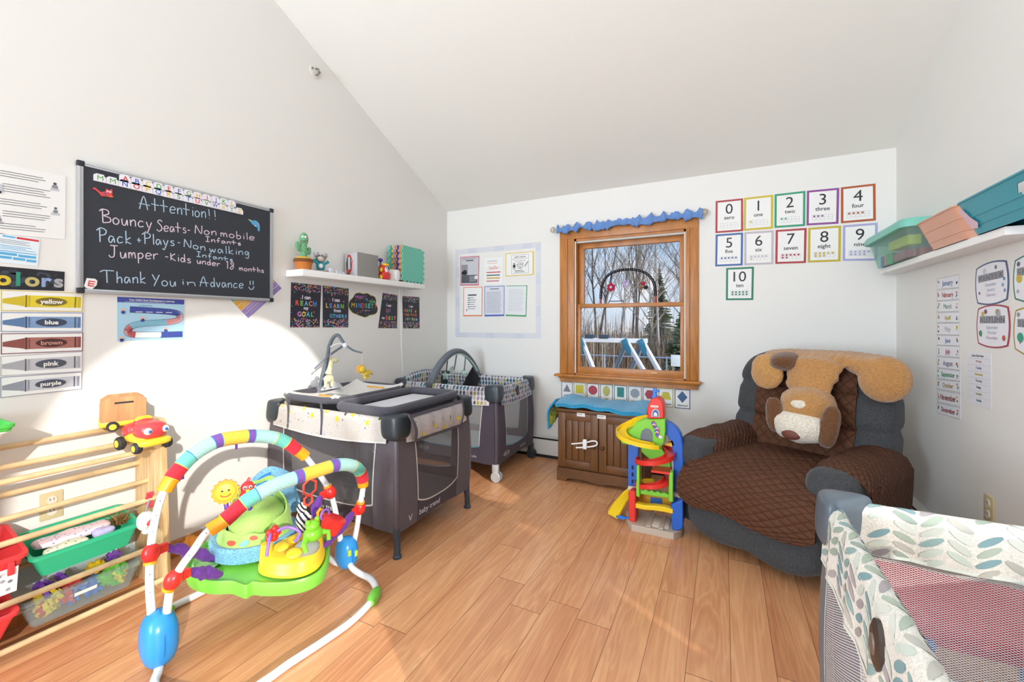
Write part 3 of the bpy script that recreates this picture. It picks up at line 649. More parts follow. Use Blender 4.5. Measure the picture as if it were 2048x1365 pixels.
def chalk(word, a, b, hpx, col):
    pa, pb = onX(a[0], a[1], BX - .004), onX(b[0], b[1], BX - .004)
    s = Sheet(bfn, y1_ - y0_, z1_ - z0_); adv = []; x = 0
    for ch in word:
        adv.append(x); g = G[ch]; g = (g,) if isinstance(g, str) else g
        mxx = max([float(q.split(',')[0]) for st in g for q in st.split()] or [.3]); x += mxx + .2
    sx = (pb.y - pa.y) / (x - .2); H = hpx
    hz = (onX(a[0], a[1] - hpx, BX).z - onX(a[0], a[1], BX).z); cmat = CHK[col]
    for ch, ax in zip(word, adv):
        g = G[ch]; g = (g,) if isinstance(g, str) else g
        for st in g:
            pts = [tuple(map(float, q.split(','))) for q in st.split()]
            pts = [(ax + q[0], q[1], 0) for q in pts]
            if len(pts) > 2: pts = spline(pts, 4)
            pts = [(pa.y - y0_ + q[0] * sx, pa.z - z0_ + (pb.z - pa.z) * (q[0] / x) + q[1] * hz) for q in pts]
            s.line(pts, .0042, cmat, 1)
    o = s.mb.build('chalk_line', board)
for a in (('Attention', (279, 418), (411, 436), 27, 0), ('!', (414, 437), (419, 438), 19, 0), ('!', (425, 439), (431, 440), 19, 0), ('Bouncy', (202, 445), (303, 457), 26, 1), ('Seats-', (313, 462), (380, 467), 22, 1), ('Non', (389, 467), (432, 471), 17, 1), ('mobile', (441, 473), (508, 481), 15, 1), ('Infants', (411, 483), (481, 491), 10, 1),
          ('Pack', (196, 484), (262, 488), 27, 0), ('+Plays', (274, 487), (348, 492), 22, 0), ('-', (355, 491), (360, 491), 18, 0), ('Non', (367, 494), (410, 502), 16, 0), ('walking', (419, 505), (497, 511), 16, 0), ('Infants', (393, 513), (465, 524), 10, 0),
          ('Jumper', (219, 515), (316, 519), 24, 1), ('-Kids', (330, 519), (381, 527), 18, 1), ('under', (394, 527), (440, 534), 13, 1), ('18', (451, 537), (467, 540), 15, 1), ('months', (478, 541), (527, 546), 11, 1),
          ('Thank', (205, 566), (291, 567), 25, 0), ('Yoù'.replace('ù', 'u'), (303, 571), (351, 573), 22, 0), ('in', (362, 569), (390, 573), 14, 0), ('Advance', (400, 573), (486, 577), 20, 0)):
    chalk(*a)
s = Sheet(bfn, 1, 1)
for px in (501, 507):
    q0, q1 = onX(px, 562, BX), onX(px, 570, BX); s.line([(q0.y - y0_, q0.z - z0_), (q1.y - y0_, q1.z - z0_)], .005, CHK[0])
pts = [onX(x, y, BX) for x, y in ((498, 574), (501, 579), (506, 579), (509, 573))]; s.line([(q.y - y0_, q.z - z0_) for q in pts], .005, CHK[0]); s.mb.build('chalk_smile', board)
# ---- magnets on the chalkboard
def mag_rows():
    cols = {'r': RED, 'b': BLUE, 'y': YEL, 'g': GRN}
    cn = {'r': 'red', 'b': 'blue', 'y': 'yellow', 'g': 'green'}
    tile = C('#ECEAF2', .4)
    def row(letters, colours, pa, pb):
        A_, B_ = onX(pa[0], pa[1], BX), onX(pb[0], pb[1], BX); n = len(letters); st = (B_.y - A_.y) / n; hh = .036
        for i, (ch, c) in enumerate(zip(letters, colours)):
            f = i / n; o = A_.lerp(B_, f); fn = lambda x, y, w_, o=o: V((BX - .0035 + w_, o.y + x, o.z + y))
            s = Sheet(fn, st, hh); k = st * .97
            s.mb.prism([(0, 0), (k, 0), (k, hh * .62), (k * .86, hh * .78), (k * .8, hh), (k * .2, hh), (0, hh * .8)], .005, tile, fn=fn); s.z = .005
            s.text(ch, st * .5, hh * .17, hh * .92, cols[c], 1, bold=.008, maxw=st * .6)
            nm = 'first of the two green letter M magnets, nearest the cat' if (ch == 'M' and i == 0) else 'second green letter M magnet, touching the N' if ch == 'M' else 'white tile magnet with a %s letter %s at the top of the chalkboard' % (cn[c], ch)
            tag(s.mb.build('letter_magnet'), nm, 'magnet', 'letter magnets on the chalkboard')
    row('ABCDEFGHIJKL', 'rbygrbgyrbgy', (239, 362), (472, 415))
    row('MMNOPQRSTUVWXYZ', 'ggbrybygbrgbygy', (187.5, 361), (486.5, 430))
mag_rows()
def boardshape(name, label, cat, polys, t=.005):
    mb = MB()
    for i, (pts, m) in enumerate(polys):
        q = [onX(x, y, BX) for x, y in pts]; q = [(v.y, v.z) for v in q]
        mb.prism(q, t if i == 0 else .0006, m, fn=lambda x, y, w_, i=i: V((BX - .0035 + (t + .0004 * i if i else 0) + w_, x, y)))
    return tag(mb.build(name), label, cat)
CATR = C('#D84A4A', .5); OR = C('#E08A2E', .5)
boardshape('cat_magnet', 'red cat shaped magnet with a long tail on the chalkboard', 'magnet', [([(186, 375.5), (191, 376), (199, 383), (203, 384.5), (211, 383), (213, 377.5), (216, 380), (221, 380.5), (224, 378), (225, 386), (224, 391), (228, 394.5), (222, 395.5), (212, 393), (203, 392.5), (199, 387), (192, 380.5), (186.5, 378)], CATR), ([(207, 385), (209, 385), (212.5, 391.5), (210.5, 391.5)], BLUE), ([(213, 381), (217, 382), (216, 385), (213, 384.5)], C('#E9DCE6', .5)), ([(218, 382.5), (222, 383), (222, 386), (218, 386)], C('#E9DCE6', .5)), ([(213, 392), (222, 393), (227, 394.6), (222, 395.2)], OR)])
boardshape('narwhal_magnet', 'blue narwhal shaped magnet with a yellow horn on the chalkboard', 'magnet', [([(496.5, 439), (498, 438.6), (504, 441.5), (511, 441), (517, 445.5), (519.6, 452), (519.5, 460), (518, 463.5), (515.5, 460), (516.5, 457), (512, 453), (505, 449), (502.5, 445)], C('#4FA3D1', .5)), ([(496.5, 439), (498, 438.6), (503.5, 441.7), (503, 443.2)], YEL), ([(514, 446), (516, 446.5), (518, 451), (516.5, 452)], C('#D98A9C', .5)), ([(508.5, 451), (511, 451), (511, 453.6), (509, 453)], PAPER)])
boardshape('letter_tile', 'white rounded magnet with a sideways red m near the bottom of the chalkboard', 'magnet', [([(174, 556.5), (190, 558), (194.5, 562), (193, 571), (184, 579), (173, 577), (168.5, 572.5)], PAPER), ([(177, 561.5), (190, 563), (189.6, 565), (178.5, 563.7), (178, 566.2), (189, 567.6), (188.7, 569.5), (177.8, 568.2), (177.4, 570.5), (188, 572.2), (187.6, 574.2), (175, 572.4)], RED)])
# ---- posters under the board and the shelf
def d_jour(s):
    W, H = s.W, s.H; nb = C('#3D4C9C', .5); pk = C('#CF8F93', .5); rd = C('#B5545B', .5); bl = C('#7FB6CC', .5)
    s.rect(0, H * .88, W, H * .12, nb); s.text('Your Child’s Early Development is a Journey', W * .5, H * .925, H * .06, PAPER, 2, bold=.02, maxw=W * .68); s.lines(W * .1, H * .895, W * .8, 1, 1, PAPER, .006 * H)
    path = spline([(W * .17, H * .72, 0), (W * .8, H * .68, 0), (W * .93, H * .58, 0), (W * .82, H * .45, 0), (W * .3, H * .38, 0), (W * .15, H * .25, 0), (W * .25, H * .13, 0), (W * .97, H * .13, 0)], 8)
    s.line([(q.x, q.y) for q in path], H * .145, INK, 1); s.line([(q.x, q.y) for q in path], H * .13, PAPER, 2)
    seg = [nb] * 14 + [pk] * 12 + [bl] * 10 + [rd] * 12 + [PAPER] * 4 + [nb] * 4
    for i in range(len(path) - 1): s.line([(path[i].x, path[i].y), (path[i + 1].x, path[i + 1].y)], H * .13, seg[min(len(seg) - 1, i)], 3)
    for x in (.25, .4, .55, .7): s.rect(W * x, H * .66, W * .1, H * .015, PAPER, 4)
    s.text('6 MONTHS', W * .4, H * .8, H * .05, nb, 4, bold=.02); s.rect(W * .33, H * .08, W * .3, H * .1, PAPER, 4)
    for x, y in ((.08, .7), (.35, .52), (.7, .27), (.06, .06)): s.disc(W * x, H * y, H * .04, C('#E3B79C', .6), 4); s.disc(W * x, H * (y - .05), H * .04, nb, 4)
card('journey_poster', 'pale blue development journey poster with a winding path below the chalkboard', 'poster', 'L', ((234, 594), (368, 600), (368, 679), (234, 682)), d_jour, C('#A9CFE4', .5))
def d_tilt(s):
    W, H = s.W, s.H
    for i, c in enumerate(('#8E7BB8', '#A184BC', '#E2A93C', '#E2A93C', '#7DB892', '#C9CBD0')): s.rect(0, H * i / 6, W, H * .15, C(c, .5)); s.lines(W * .1, H * (i / 6 + .1), W * .7, 2, H * .04, PAPER, .15)
card('tilted_poster', 'yellow and purple striped poster turned on its corner behind the chalkboard', 'poster', 'L', ((450, 589), (519, 530), (563, 577), (496, 637)), d_tilt, C('#D8D6DC', .5), gap=.0003)
CONF = [C(c, .5) for c in ('#D9443F', '#3F7FD0', '#E8C53A', '#4DB06A', '#C06BC0', '#E88AA8', '#5CC0D0')]
def confetti(s, bands, n, r_, seed):
    r = random.Random(seed); k = 0
    while k < n:
        y = r.uniform(0, s.H); x = r.uniform(r_, s.W - r_); f = y / s.H
        if any(a <= f <= b for a, b in bands) or r.random() < .03:
            s.disc(x, min(max(y, r_), s.H - r_), r_ * r.uniform(.6, 1), r.choice(CONF), 1 + (k % 3) * .3, 6); k += 1
def d_ican(rows, seed):
    def d(s):
        W, H = s.W, s.H; confetti(s, ((0, .2), (.82, 1)), 230, W * .022, seed)
        for t_, x, y, sz, cs in rows:
            if isinstance(cs, str): s.text(t_, W * x, H * y, H * sz, C(cs, .5), 3, bold=.03, maxw=W * .8)
            else:
                n = len(t_); w_ = min(W * .8, H * sz * .75 * n)
                for i, ch in enumerate(t_): s.text(ch, W * x - w_ / 2 + w_ * (i + .5) / n, H * y, H * sz, C(cs[i % len(cs)], .5), 3, bold=.03, maxw=w_ / n * .86)
    return d
BKP = C('#232431', .45); WT = '#E8E4EC'; MIX = ['#E0584E', '#8AC255', '#58B0D8', '#E8865A', '#4F88D6', '#E8C53A']
card('motto_poster', 'black confetti poster reading I can reach my goal', 'poster', 'L', ((582, 564.8), (642.3, 571.4), (639, 655.2), (580, 655.2)), d_ican([('I can', .5, .65, .12, WT), ('REACH', .5, .5, .15, MIX), ('my', .5, .41, .1, WT), ('GOAL', .5, .25, .15, ['#D889D0', '#E8D34A', '#58B8E0', '#6CC66A'])], 1), BKP, 'confetti motto posters')
card('motto_poster', 'black confetti poster reading I can learn from others', 'poster', 'L', ((645.1, 571.4), (697.1, 577.5), (696.2, 655.2), (645.1, 655.2)), d_ican([('I can', .5, .64, .12, WT), ('LEARN', .45, .48, .15, MIX[::-1]), ('from', .55, .38, .11, WT), ('OTHERS', .6, .24, .12, ['#58B8E0', '#5FC0C8', '#6FA8E8'])], 2), BKP, 'confetti motto posters')
card('motto_poster', 'black confetti poster reading I can do my best', 'poster', 'L', ((765.3, 586.3), (794.7, 590.9), (793.9, 657.1), (756.2, 656.8)), d_ican([('I can', .45, .63, .11, WT), ('DO', .45, .47, .13, ['#E0584E', '#4F88D6']), ('my', .2, .27, .09, WT), ('BEST', .62, .25, .14, ['#E0584E', '#E8C53A', '#6CC66A', '#E88AA8'])], 3), BKP, 'confetti motto posters')
card('motto_poster', 'black confetti poster reading I can have a positive attitude', 'poster', 'L', ((804.2, 592.4), (838.5, 594.7), (838.9, 657.5), (806.1, 657.1)), d_ican([('I can', .48, .66, .1, WT), ('HAVE a', .45, .51, .13, MIX), ('POSITIVE', .45, .39, .1, ['#E0584E', '#E88A5A', '#E8C53A']), ('ATTITUDE', .5, .25, .1, ['#58B8E0', '#E8E4EC', '#E8D34A'])], 4), BKP, 'confetti motto posters')
# cloud shaped sign between the motto posters
cl_ = [onX(x, y, XL) for x, y in ((696, 610), (700, 601), (706, 595), (710, 588), (719, 586), (726, 588), (734, 587), (741, 591), (749, 594), (752, 602), (751, 608), (755, 617), (753, 626), (746, 630), (739, 631), (731, 635), (722, 633), (712, 629), (705, 626), (699, 619))]
c0 = sum(cl_, V()) / len(cl_); cs_ = [(q.y - c0.y, q.z - c0.z) for q in spline(cl_, 3, True)]
s = Sheet(lambda x, y, w_: V((XL + .0006 + w_, c0.y + x, c0.z + y)), .3, .25); s.mb.prism(cs_, .0012, BKP, fn=s.fn); s.z = .0012
s.line(cs_, .004, C('#C9C34A', .5), 1, closed=True)
r = random.Random(5)
for i in range(34): s.disc(r.uniform(-.1, .1), r.choice((-1, 1)) * r.uniform(.03, .085), .0035, r.choice(CONF), 1, 6)
s.text('WHAT', -.05, .05, .03, C('#C06BC0', .5), 3, bold=.03); s.text('IS', .03, .035, .025, C('#58B8E0', .5), 3, bold=.03); s.text('YOUR', .085, .02, .026, C('#6CC66A', .5), 3, bold=.03)
for i, ch in enumerate('MiNDSET?'): s.text(ch, -.115 + .034 * i, -.025, .052, CONF[(2, 6, 1, 0, 3, 6, 3, 0)[i]], 3, bold=.035, maxw=.032)
for i in range(6): s.poly([(-.02 + .014 * i, -.045), (-.008 + .014 * i, -.045), (-.014 + .014 * i, -.056)], CONF[i], 3)
tag(s.mb.build('cloud_sign'), 'black cloud shaped sign reading what is your mindset between motto posters', 'sign')
# ---- white shelf on the left wall, cord hanging from it
SHZ = 1.612
def shelf(name, label, x0, x1, y0, y1, t=.045):
    mb = MB(); mb.span((x0, y0, SHZ - t), (x1, y1, SHZ), WHITE, .004); return tag(mb.build(name), label, 'shelf')
shelf('wall_shelf', 'white floating shelf above the motto posters holding toys', XL, XL + .172, 1.848, 3.114)
pts = [onX(x, y, XL + .008) for x, y in ((799, 576), (799.5, 600), (801, 640), (802, 690), (805, 740), (806, 764))]
mb = MB()
mb.tube([V((XL + .17, pts[0].y, SHZ + .002)), V((XL + .18, pts[0].y, SHZ - .03))] + spline(pts, 4), .0022, WHITE, 6); mb.tube([q + V((.012, .02 - .002 * i, 0)) for i, q in enumerate(spline(pts, 4))], .002, WHITE, 6)
tag(mb.build('hanging_cord'), 'thin white cord hanging down the wall from the shelf end', 'cord')
# outlets
def outlet(label, M):
    t = thing('wall_outlet', label, 'outlet', M @ V((0, 0, 0))); IV = C('#CDBF97', .45)
    mb = MB(M); mb.box((0, 0, .004), (.072, .118, .008), IV, .003); mb.build('cover_plate', t)
    for dy in (-.024, .024):
        mb = MB(M); mb.prism(circ(0, dy, .0165, 14, .0185), .012, C('#D9D4C6', .4)); 
        for dx in (-.006, .006): mb.box((dx, dy + .004, .0122), (.002, .009, .001), DK)
        mb.build('socket', t)
a = onX(102, 1011, XL); outlet('ivory wall outlet behind the dowels of the wooden toy rack', Mx(((0, 0, 1, XL), (1, 0, 0, a.y), (0, 1, 0, a.z), (0, 0, 0, 1))))
a = onX(1981, 1019, XR); outlet('ivory wall outlet near the crib on the right wall', Mx(((0, 0, -1, XR), (-1, 0, 0, a.y), (0, 1, 0, a.z), (0, 0, 0, 1))))
# small hook plate high on the left wall
a = onX(630, 144, XL); hk = thing('ceiling_hook', 'small white metal hook plate high on the wall near the slope', 'hook', a)
mb = MB(); mb.lathe([(.0, 0), (.045, 0), (.045, .006), (.03, .01), (0, .01)], C('#DDDAD4', .4), 16, M=Mx(((0, 0, 1, a.x), (1, 0, 0, a.y), (0, 1, 0, a.z), (0, 0, 0, 1)))); mb.build('mounting_plate', hk)
mb = MB(); mb.tube([a + V((.008, 0, .02)), a + V((.035, 0, .012)), a + V((.045, 0, -.012)), a + V((.03, 0, -.03)), a + V((.01, 0, -.024))], .006, C('#9A958C', .35, 'metal'), 8); mb.build('hook_arm', hk)
for dy in (-.03, .03):
    mb = MB(); mb.ball(a + V((.012, dy, .01)), .008, C('#8E897F', .4, 'metal'), 8); mb.build('screw', hk)

# ================================================================ things on the back wall
bb = thing('bulletin_border', 'shiny white polka dot border strips framing the six papers', 'bulletin board', onY(996, 678, YB))
bo = [onY(x, y, YB) for x, y in ((911, 497.8), (1081.3, 486.4), (1081.7, 678), (910.2, 677.2))]
bi = [onY(x, y, YB) for x, y in ((919.8, 505.5), (1071, 497), (1071.5, 667), (919.8, 668))]
bz = [(bo[0].x, bo[2].x), (bo[2].z, (bo[0].z + bo[1].z) / 2)]; bw = .052
DOT = C('#DDE3EC', .25); DOT2 = C('#B4C6DE', .3); STR = C('#D6D6DA', .4)
for k, (x0, z0, w_, h_) in enumerate(((bz[0][0], bz[1][0], bw, bz[1][1] - bz[1][0]), (bz[0][1] - bw, bz[1][0], bw, bz[1][1] - bz[1][0]), (bz[0][0] + bw, bz[1][1] - bw, bz[0][1] - bz[0][0] - 2 * bw, bw), (bz[0][0] + bw, bz[1][0], bz[0][1] - bz[0][0] - 2 * bw, bw))):
    s = Sheet(lambda x, y, w__, x0=x0, z0=z0: V((x0 + x, YB - .0006 - w__, z0 + y)), w_, h_).base(STR)
    n = int(max(w_, h_) / .021)
    for i in range(n):
        for j in range(3):
            a_ = (i + .5 * (j % 2) + .3) * .021; b_ = .01 + .016 * j; x, y = (b_, a_) if h_ > w_ else (a_, b_)
            if x < w_ - .004 and y < h_ - .004: s.disc(x, y, .0055, DOT if (i // 5 + k) % 3 else DOT2, 1, 8)
    s.mb.build('border_strip', bb)
def d_p1(s):
    W, H = s.W, s.H; s.frame(W * .03, C('#D2405A', .5), 1); s.rect(0, 0, W, H * .03, C('#D2405A', .5), 2); s.rect(W * .06, H * .36, W * .34, H * .36, GREY, 1); s.rect(W * .06, H * .08, W * .86, H * .28, DGREY, 1); s.disc(W * .25, H * .45, W * .12, INK, 2); s.disc(W * .14, H * .43, W * .08, INK, 2)
    s.rect(W * .44, H * .38, W * .48, H * .35, LGREY, 1); s.lines(W * .08, H * .93, W * .8, 2, H * .04, GREY, .4); s.rect(W * .3, H * .84, W * .4, H * .03, INK, 2); s.disc(W * .85, H * .27, W * .09, PAPER, 2); s.lines(W * .5, H * .3, W * .4, 5, H * .04, LGREY, .3)
def d_p2(s):
    W, H = s.W, s.H; s.lines(W * .15, H * .88, W * .7, 1, 1, GREY, .02 * H); s.lines(W * .15, H * .8, W * .7, 1, 1, OR, .015 * H)
    s.text('hello', W * .5, H * .57, H * .2, C('#D2604A', .6), 2, maxw=W * .5, rot=.03); s.rect(W * .1, H * .6, W * .12, H * .008, OR); s.rect(W * .78, H * .63, W * .12, H * .008, OR)
    for i, (t_, c) in enumerate((('HAVE COURAGE', '#C9626E'), ('AND BE KIND', '#4F6B5A'), ('WITH LOVE', '#D0A04A'), ('I CAN DO IT', '#C97A8A'))): s.lines(W * .12, H * (.44 - .11 * i), W * .78, 1, 1, C(c, .6), .045 * H, jit=.15)
def d_p3(s):
    W, H = s.W, s.H; s.frame(W * .025, C('#E2C34A', .5), 1); s.rect(W * .955, 0, W * .045, H, C('#E2C34A', .5), 2); s.line([(W * .22, H * .1), (W * .82, H * .1), (W * .82, H * .9), (W * .22, H * .9)], W * .009, INK, 1, True)
    s.text('SAFETY NOTICE', W * .52, H * .77, H * .085, INK, 2, bold=.02, maxw=W * .4); s.rect(W * .24, H * .72, W * .56, H * .008, INK)
    s.text('When a child is using', W * .52, H * .62, H * .06, INK, 2, maxw=W * .4); s.text('equipment', W * .52, H * .55, H * .06, INK, 2, maxw=W * .3)
    for i, t_ in enumerate(('ALL STRAPS', 'MUST BE', 'USED')): s.text(t_, W * .52, H * (.46 - .08 * i), H * .08, INK, 2, bold=.02, maxw=W * .26)
    s.lines(W * .33, H * .21, W * .38, 2, H * .06, INK, .35); s.disc(W * .31, H * .52, W * .025, INK, 2); s.disc(W * .31, H * .42, W * .05, INK, 2); s.ring(W * .31, H * .33, W * .035, W * .015, INK, 2); s.line([(W * .68, H * .38), (W * .8, H * .58)], W * .022, INK, 2)
def d_p4(s): W, H = s.W, s.H; s.frame(W * .03, C('#E27A4A', .5), 1); s.rect(0, 0, W, H * .04, C('#E27A4A', .5), 2); s.rect(W * .25, H * .7, W * .45, H * .05, DGREY, 1); s.lines(W * .24, H * .62, W * .45, 6, H * .075, GREY, .3); [s.rect(W * .24, H * (.61 - .075 * i), W * .1, H * .03, DGREY, 2) for i in range(5)]; s.rect(W * .16, H * .18, W * .04, H * .06, INK, 1)
def d_p5(s): W, H = s.W, s.H; s.frame(W * .025, C('#3B55B4', .5), 1); s.rect(0, 0, W, H * .05, C('#3B55B4', .5), 2); s.lines(W * .28, H * .89, W * .45, 1, 1, DGREY, .025 * H); s.lines(W * .1, H * .8, W * .8, 20, H * .036, GREY, .3, jit=.15)
def d_p6(s): W, H = s.W, s.H; g = C('#3E9A5C', .5); s.rect(0, H * .98, W, H * .02, g); s.rect(W * .965, 0, W * .035, H, g); s.rect(0, 0, W, H * .045, g, 2); s.lines(W * .12, H * .86, W * .75, 20, H * .036, LGREY, .3, jit=.2)
GLOSSY = C('#E4E8EA', .12)
for lb, q, d, m in (('grey flyer with a photo of children in a red edged sleeve', ((921.3, 514.5), (958.9, 512.2), (957.7, 570.8), (920.8, 571.7)), d_p1, C('#C6C5CA', .5)), ('white hello poster with pastel lines of text on the back wall', ((969, 518), (1007, 515), (1006, 569), (969, 570)), d_p2, PAPER), ('safety notice in a yellow edged sleeve on the back wall', ((1011.4, 507.5), (1068, 502.6), (1068, 549.7), (1011.7, 553.6)), d_p3, PAPER), ('white schedule page in an orange edged sleeve', ((927, 575.2), (965.1, 574), (964.7, 632.7), (927, 633)), d_p4, PAPER), ('page of ruled text in a dark blue edged sleeve', ((969.1, 573.4), (1009.2, 571.7), (1008.7, 632.4), (969.5, 633.2)), d_p5, C('#D9DCE6', .5)), ('glossy page in a green edged sleeve inside the dotted border', ((1012.6, 571.7), (1055, 571.2), (1052.7, 633.8), (1011.4, 632.4)), d_p6, GLOSSY)):
    card('notice_sheet', lb, 'paper', 'B', q, d, m, 'papers in the dotted border', gap=.002)
NUMS = [('zero', '#A83A40', (1431.4, 402.6, 1486.2, 397, 1486.2, 462.7, 1430.8, 466.8)), ('one', '#C9B42A', (1488.2, 396.4, 1546.5, 389.8, 1546, 457.3, 1487.2, 462)), ('two', '#2F9A72', (1549.1, 389.2, 1610.9, 382, 1610.3, 452.2, 1548.7, 456.3)), ('three', '#8A4A92', (1613.7, 382, 1678.4, 375.9, 1676.9, 447.7, 1612.7, 451.4)), ('four', '#AE5528', (1681.6, 375.3, 1750.8, 367.3, 1751.6, 441.3, 1681.6, 447.1)),
        ('five', '#3F64A0', (1431.4, 469.6, 1486.2, 465.5, 1485.3, 531.2, 1430.4, 533.4)), ('six', '#BDB4BC', (1488.6, 465.1, 1547.3, 461, 1546.7, 528.7, 1488.6, 530.8)), ('seven', '#A8363E', (1551.4, 460.6, 1613.3, 456.3, 1611.9, 526.3, 1550.4, 528.3)), ('eight', '#C0AC34', (1616.4, 456.3, 1682, 451.4, 1681, 523.2, 1615.4, 525.6)), ('nine', '#A6A6D0', (1685.7, 451.4, 1755.3, 445.6, 1754.5, 521.5, 1685.1, 522.2)), ('ten', '#227A5C', (1452.3, 536.5, 1507.9, 533.8, 1506.7, 600.5, 1451.7, 600.9))]
cname = ('dark red', 'yellow', 'green', 'purple', 'rust orange', 'blue', 'pale grey', 'crimson', 'mustard', 'lavender', 'dark green')
for k, (wd, c, q) in enumerate(NUMS):
    def d(s, k=k, wd=wd, c=c):
        W, H = s.W, s.H; m = C(c, .5); s.frame(W * .075, m, 1); s.text(str(k), W * .5, H * .57, H * .44, INK, 2); s.text(wd, W * .5, H * .4, H * .155, INK, 2, bold=.012)
        gx, gy, cw = W * .18, H * .14, W * .128
        for i in range(6): s.rect(gx + i * cw - .0004, gy, .0009, cw * 1.5, GREY, 2)
        for i in range(3): s.rect(gx, gy + i * cw * .75 - .0004, cw * 5, .0009, GREY, 2)
        for i in range(k): s.disc(gx + (i % 5 + .5) * cw, gy + cw * .75 * (1.5 - i // 5), cw * .29, m, 3, 10)
    qq = [(q[i], q[i + 1]) for i in range(0, 8, 2)]
    card('number_card', '%s framed number card showing %d and the word %s' % (cname[k], k, wd), 'wall card', 'B', qq, d, PAPER, 'number cards on the back wall')
SHP = [('triangle', 1122.8, 1145.6, '#7E7E8A', 3, '#555568'), ('square', 1147.7, 1171.5, '#C9BC2E', 4, '#A8A03C'), ('circle', 1173.6, 1198.2, '#B0344A', 24, '#7A2A3A'), ('oval', 1200.5, 1225.5, '#B9B45A', 24, '#6E6E3E'), ('rectangle', 1228.2, 1254.4, '#17807C', 4, '#2A6E6C'), ('octagon', 1256.7, 1283.5, '#8E98A4', 8, '#6A7480'), ('hexagon', 1285.5, 1314, '#A5304A', 6, '#7A2A3A'), ('trapezoid', 1317.1, 1346.6, '#C4B82E', 4, '#A09A3C'), ('diamond', 1349.2, 1380.4, '#3A5F86', 4, '#2C3C6A')]
for nm, xa, xb, c, k, e in SHP:
    tp = lambda x: 763 + (x - 1123) * .0664
    bt = lambda x: 795.4 + (x - 1123) * .0925
    def d(s, nm=nm, c=c, e=e):
        W, H = s.W, s.H; m = C(c, .5); s.frame(W * .05, C(e, .5), 1); cx, cy, r_ = W * .5, H * .6, W * .32
        P = {'triangle': [(cx - r_, cy - r_ * .9), (cx + r_, cy - r_ * .9), (cx, cy + r_)], 'square': [(cx - r_, cy - r_), (cx + r_, cy - r_), (cx + r_, cy + r_), (cx - r_, cy + r_)], 'rectangle': [(cx - r_ * .8, cy - r_ * 1.15), (cx + r_ * .8, cy - r_ * 1.15), (cx + r_ * .8, cy + r_ * 1.15), (cx - r_ * .8, cy + r_ * 1.15)], 'circle': circ(cx, cy, r_ * 1.1, 24), 'oval': circ(cx, cy, r_ * .85, 24, r_ * 1.2), 'octagon': circ(cx, cy, r_ * 1.1, 8, None, PI / 8), 'hexagon': circ(cx, cy, r_ * 1.1, 6), 'trapezoid': [(cx - r_ * 1.15, cy - r_ * .8), (cx + r_ * 1.15, cy - r_ * .8), (cx + r_ * .6, cy + r_ * .8), (cx - r_ * .6, cy + r_ * .8)], 'diamond': [(cx, cy - r_ * 1.25), (cx + r_, cy), (cx, cy + r_ * 1.25), (cx - r_, cy)]}[nm]
        s.poly(P, m, 1); s.line(P, W * .02, C(e, .5), 2, True); s.text(nm, W * .5, H * .12, H * .14, INK, 2, bold=.02, maxw=W * .84)
        for dx in (-.08, .08): s.disc(cx + W * dx, cy + W * .05, W * .014, INK, 2, 6)
        s.line([(cx + W * .1 * math.cos(a), cy - W * .02 + W * .09 * math.sin(a)) for a in [PI * (1.1 + .1 * i) for i in range(9)]], W * .012, INK, 2)
    card('shape_card', 'small shape card showing a %s under the window sill' % nm, 'wall card', 'B', ((xa, tp(xa)), (xb, tp(xb)), (xb, bt(xb)), (xa, bt(xa))), d, PAPER, 'shape cards under the window')

# ================================================================ things on the right wall
MON = [('January', '#6C86B4', 558, 549, 579, 575.5), ('February', '#B4443E', 581, 576.5, 602, 598.5), ('March', '#2F8A62', 603, 600, 624.5, 623), ('April', '#C6AC2E', 626, 624.5, 645.5, 645.5), ('May', '#B0B0B0', 647, 646.5, 670, 670.5), ('June', '#4F74A8', 671, 671.5, 690.5, 692.5), ('July', '#A23A40', 691.5, 693.5, 712, 716), ('August', '#7A7394', 714, 717, 735.5, 741.5), ('September', '#2F8A5C', 736.5, 742.5, 757.5, 763), ('October', '#B08A2E', 759, 764, 778, 786), ('November', '#A83038', 780, 788, 804, 814), ('December', '#B02E38', 806, 816, 826, 839.7)]
for k, (nm, c, a, b, e, f_) in enumerate(MON):
    def d(s, nm=nm, c=c, k=k):
        W, H = s.W, s.H; s.frame(.0016, GREY, 1); s.text(nm, W * .5, H * .28, H * .62, C(c, .5), 2, bold=.02, maxw=W * .66); r = random.Random(k)
        for sx in (.08, .9):
            for i in range(3): s.disc(W * (sx + r.uniform(-.03, .03)), H * r.uniform(.25, .75), W * .025, C(r.choice(['#B04A44', '#3E7A50', '#C6AC2E', '#9A9AA8']), .5), 2, 7)
        if nm in ('December', 'November'):
            for i in range(1, len(nm), 2): s.rect(W * (.19 + .08 * i), H * .3, W * .02, H * .3, C('#2F6A44', .5), 3)
    xr = 1919 + 2.5 * (k / 11)
    card('month_card', 'month name card reading %s in the column of months' % nm, 'wall card', 'R', ((1875, a), (xr, b), (xr, f_), (1875, e)), d, C('#E9E9EE', .5), 'month cards', gap=.0006)
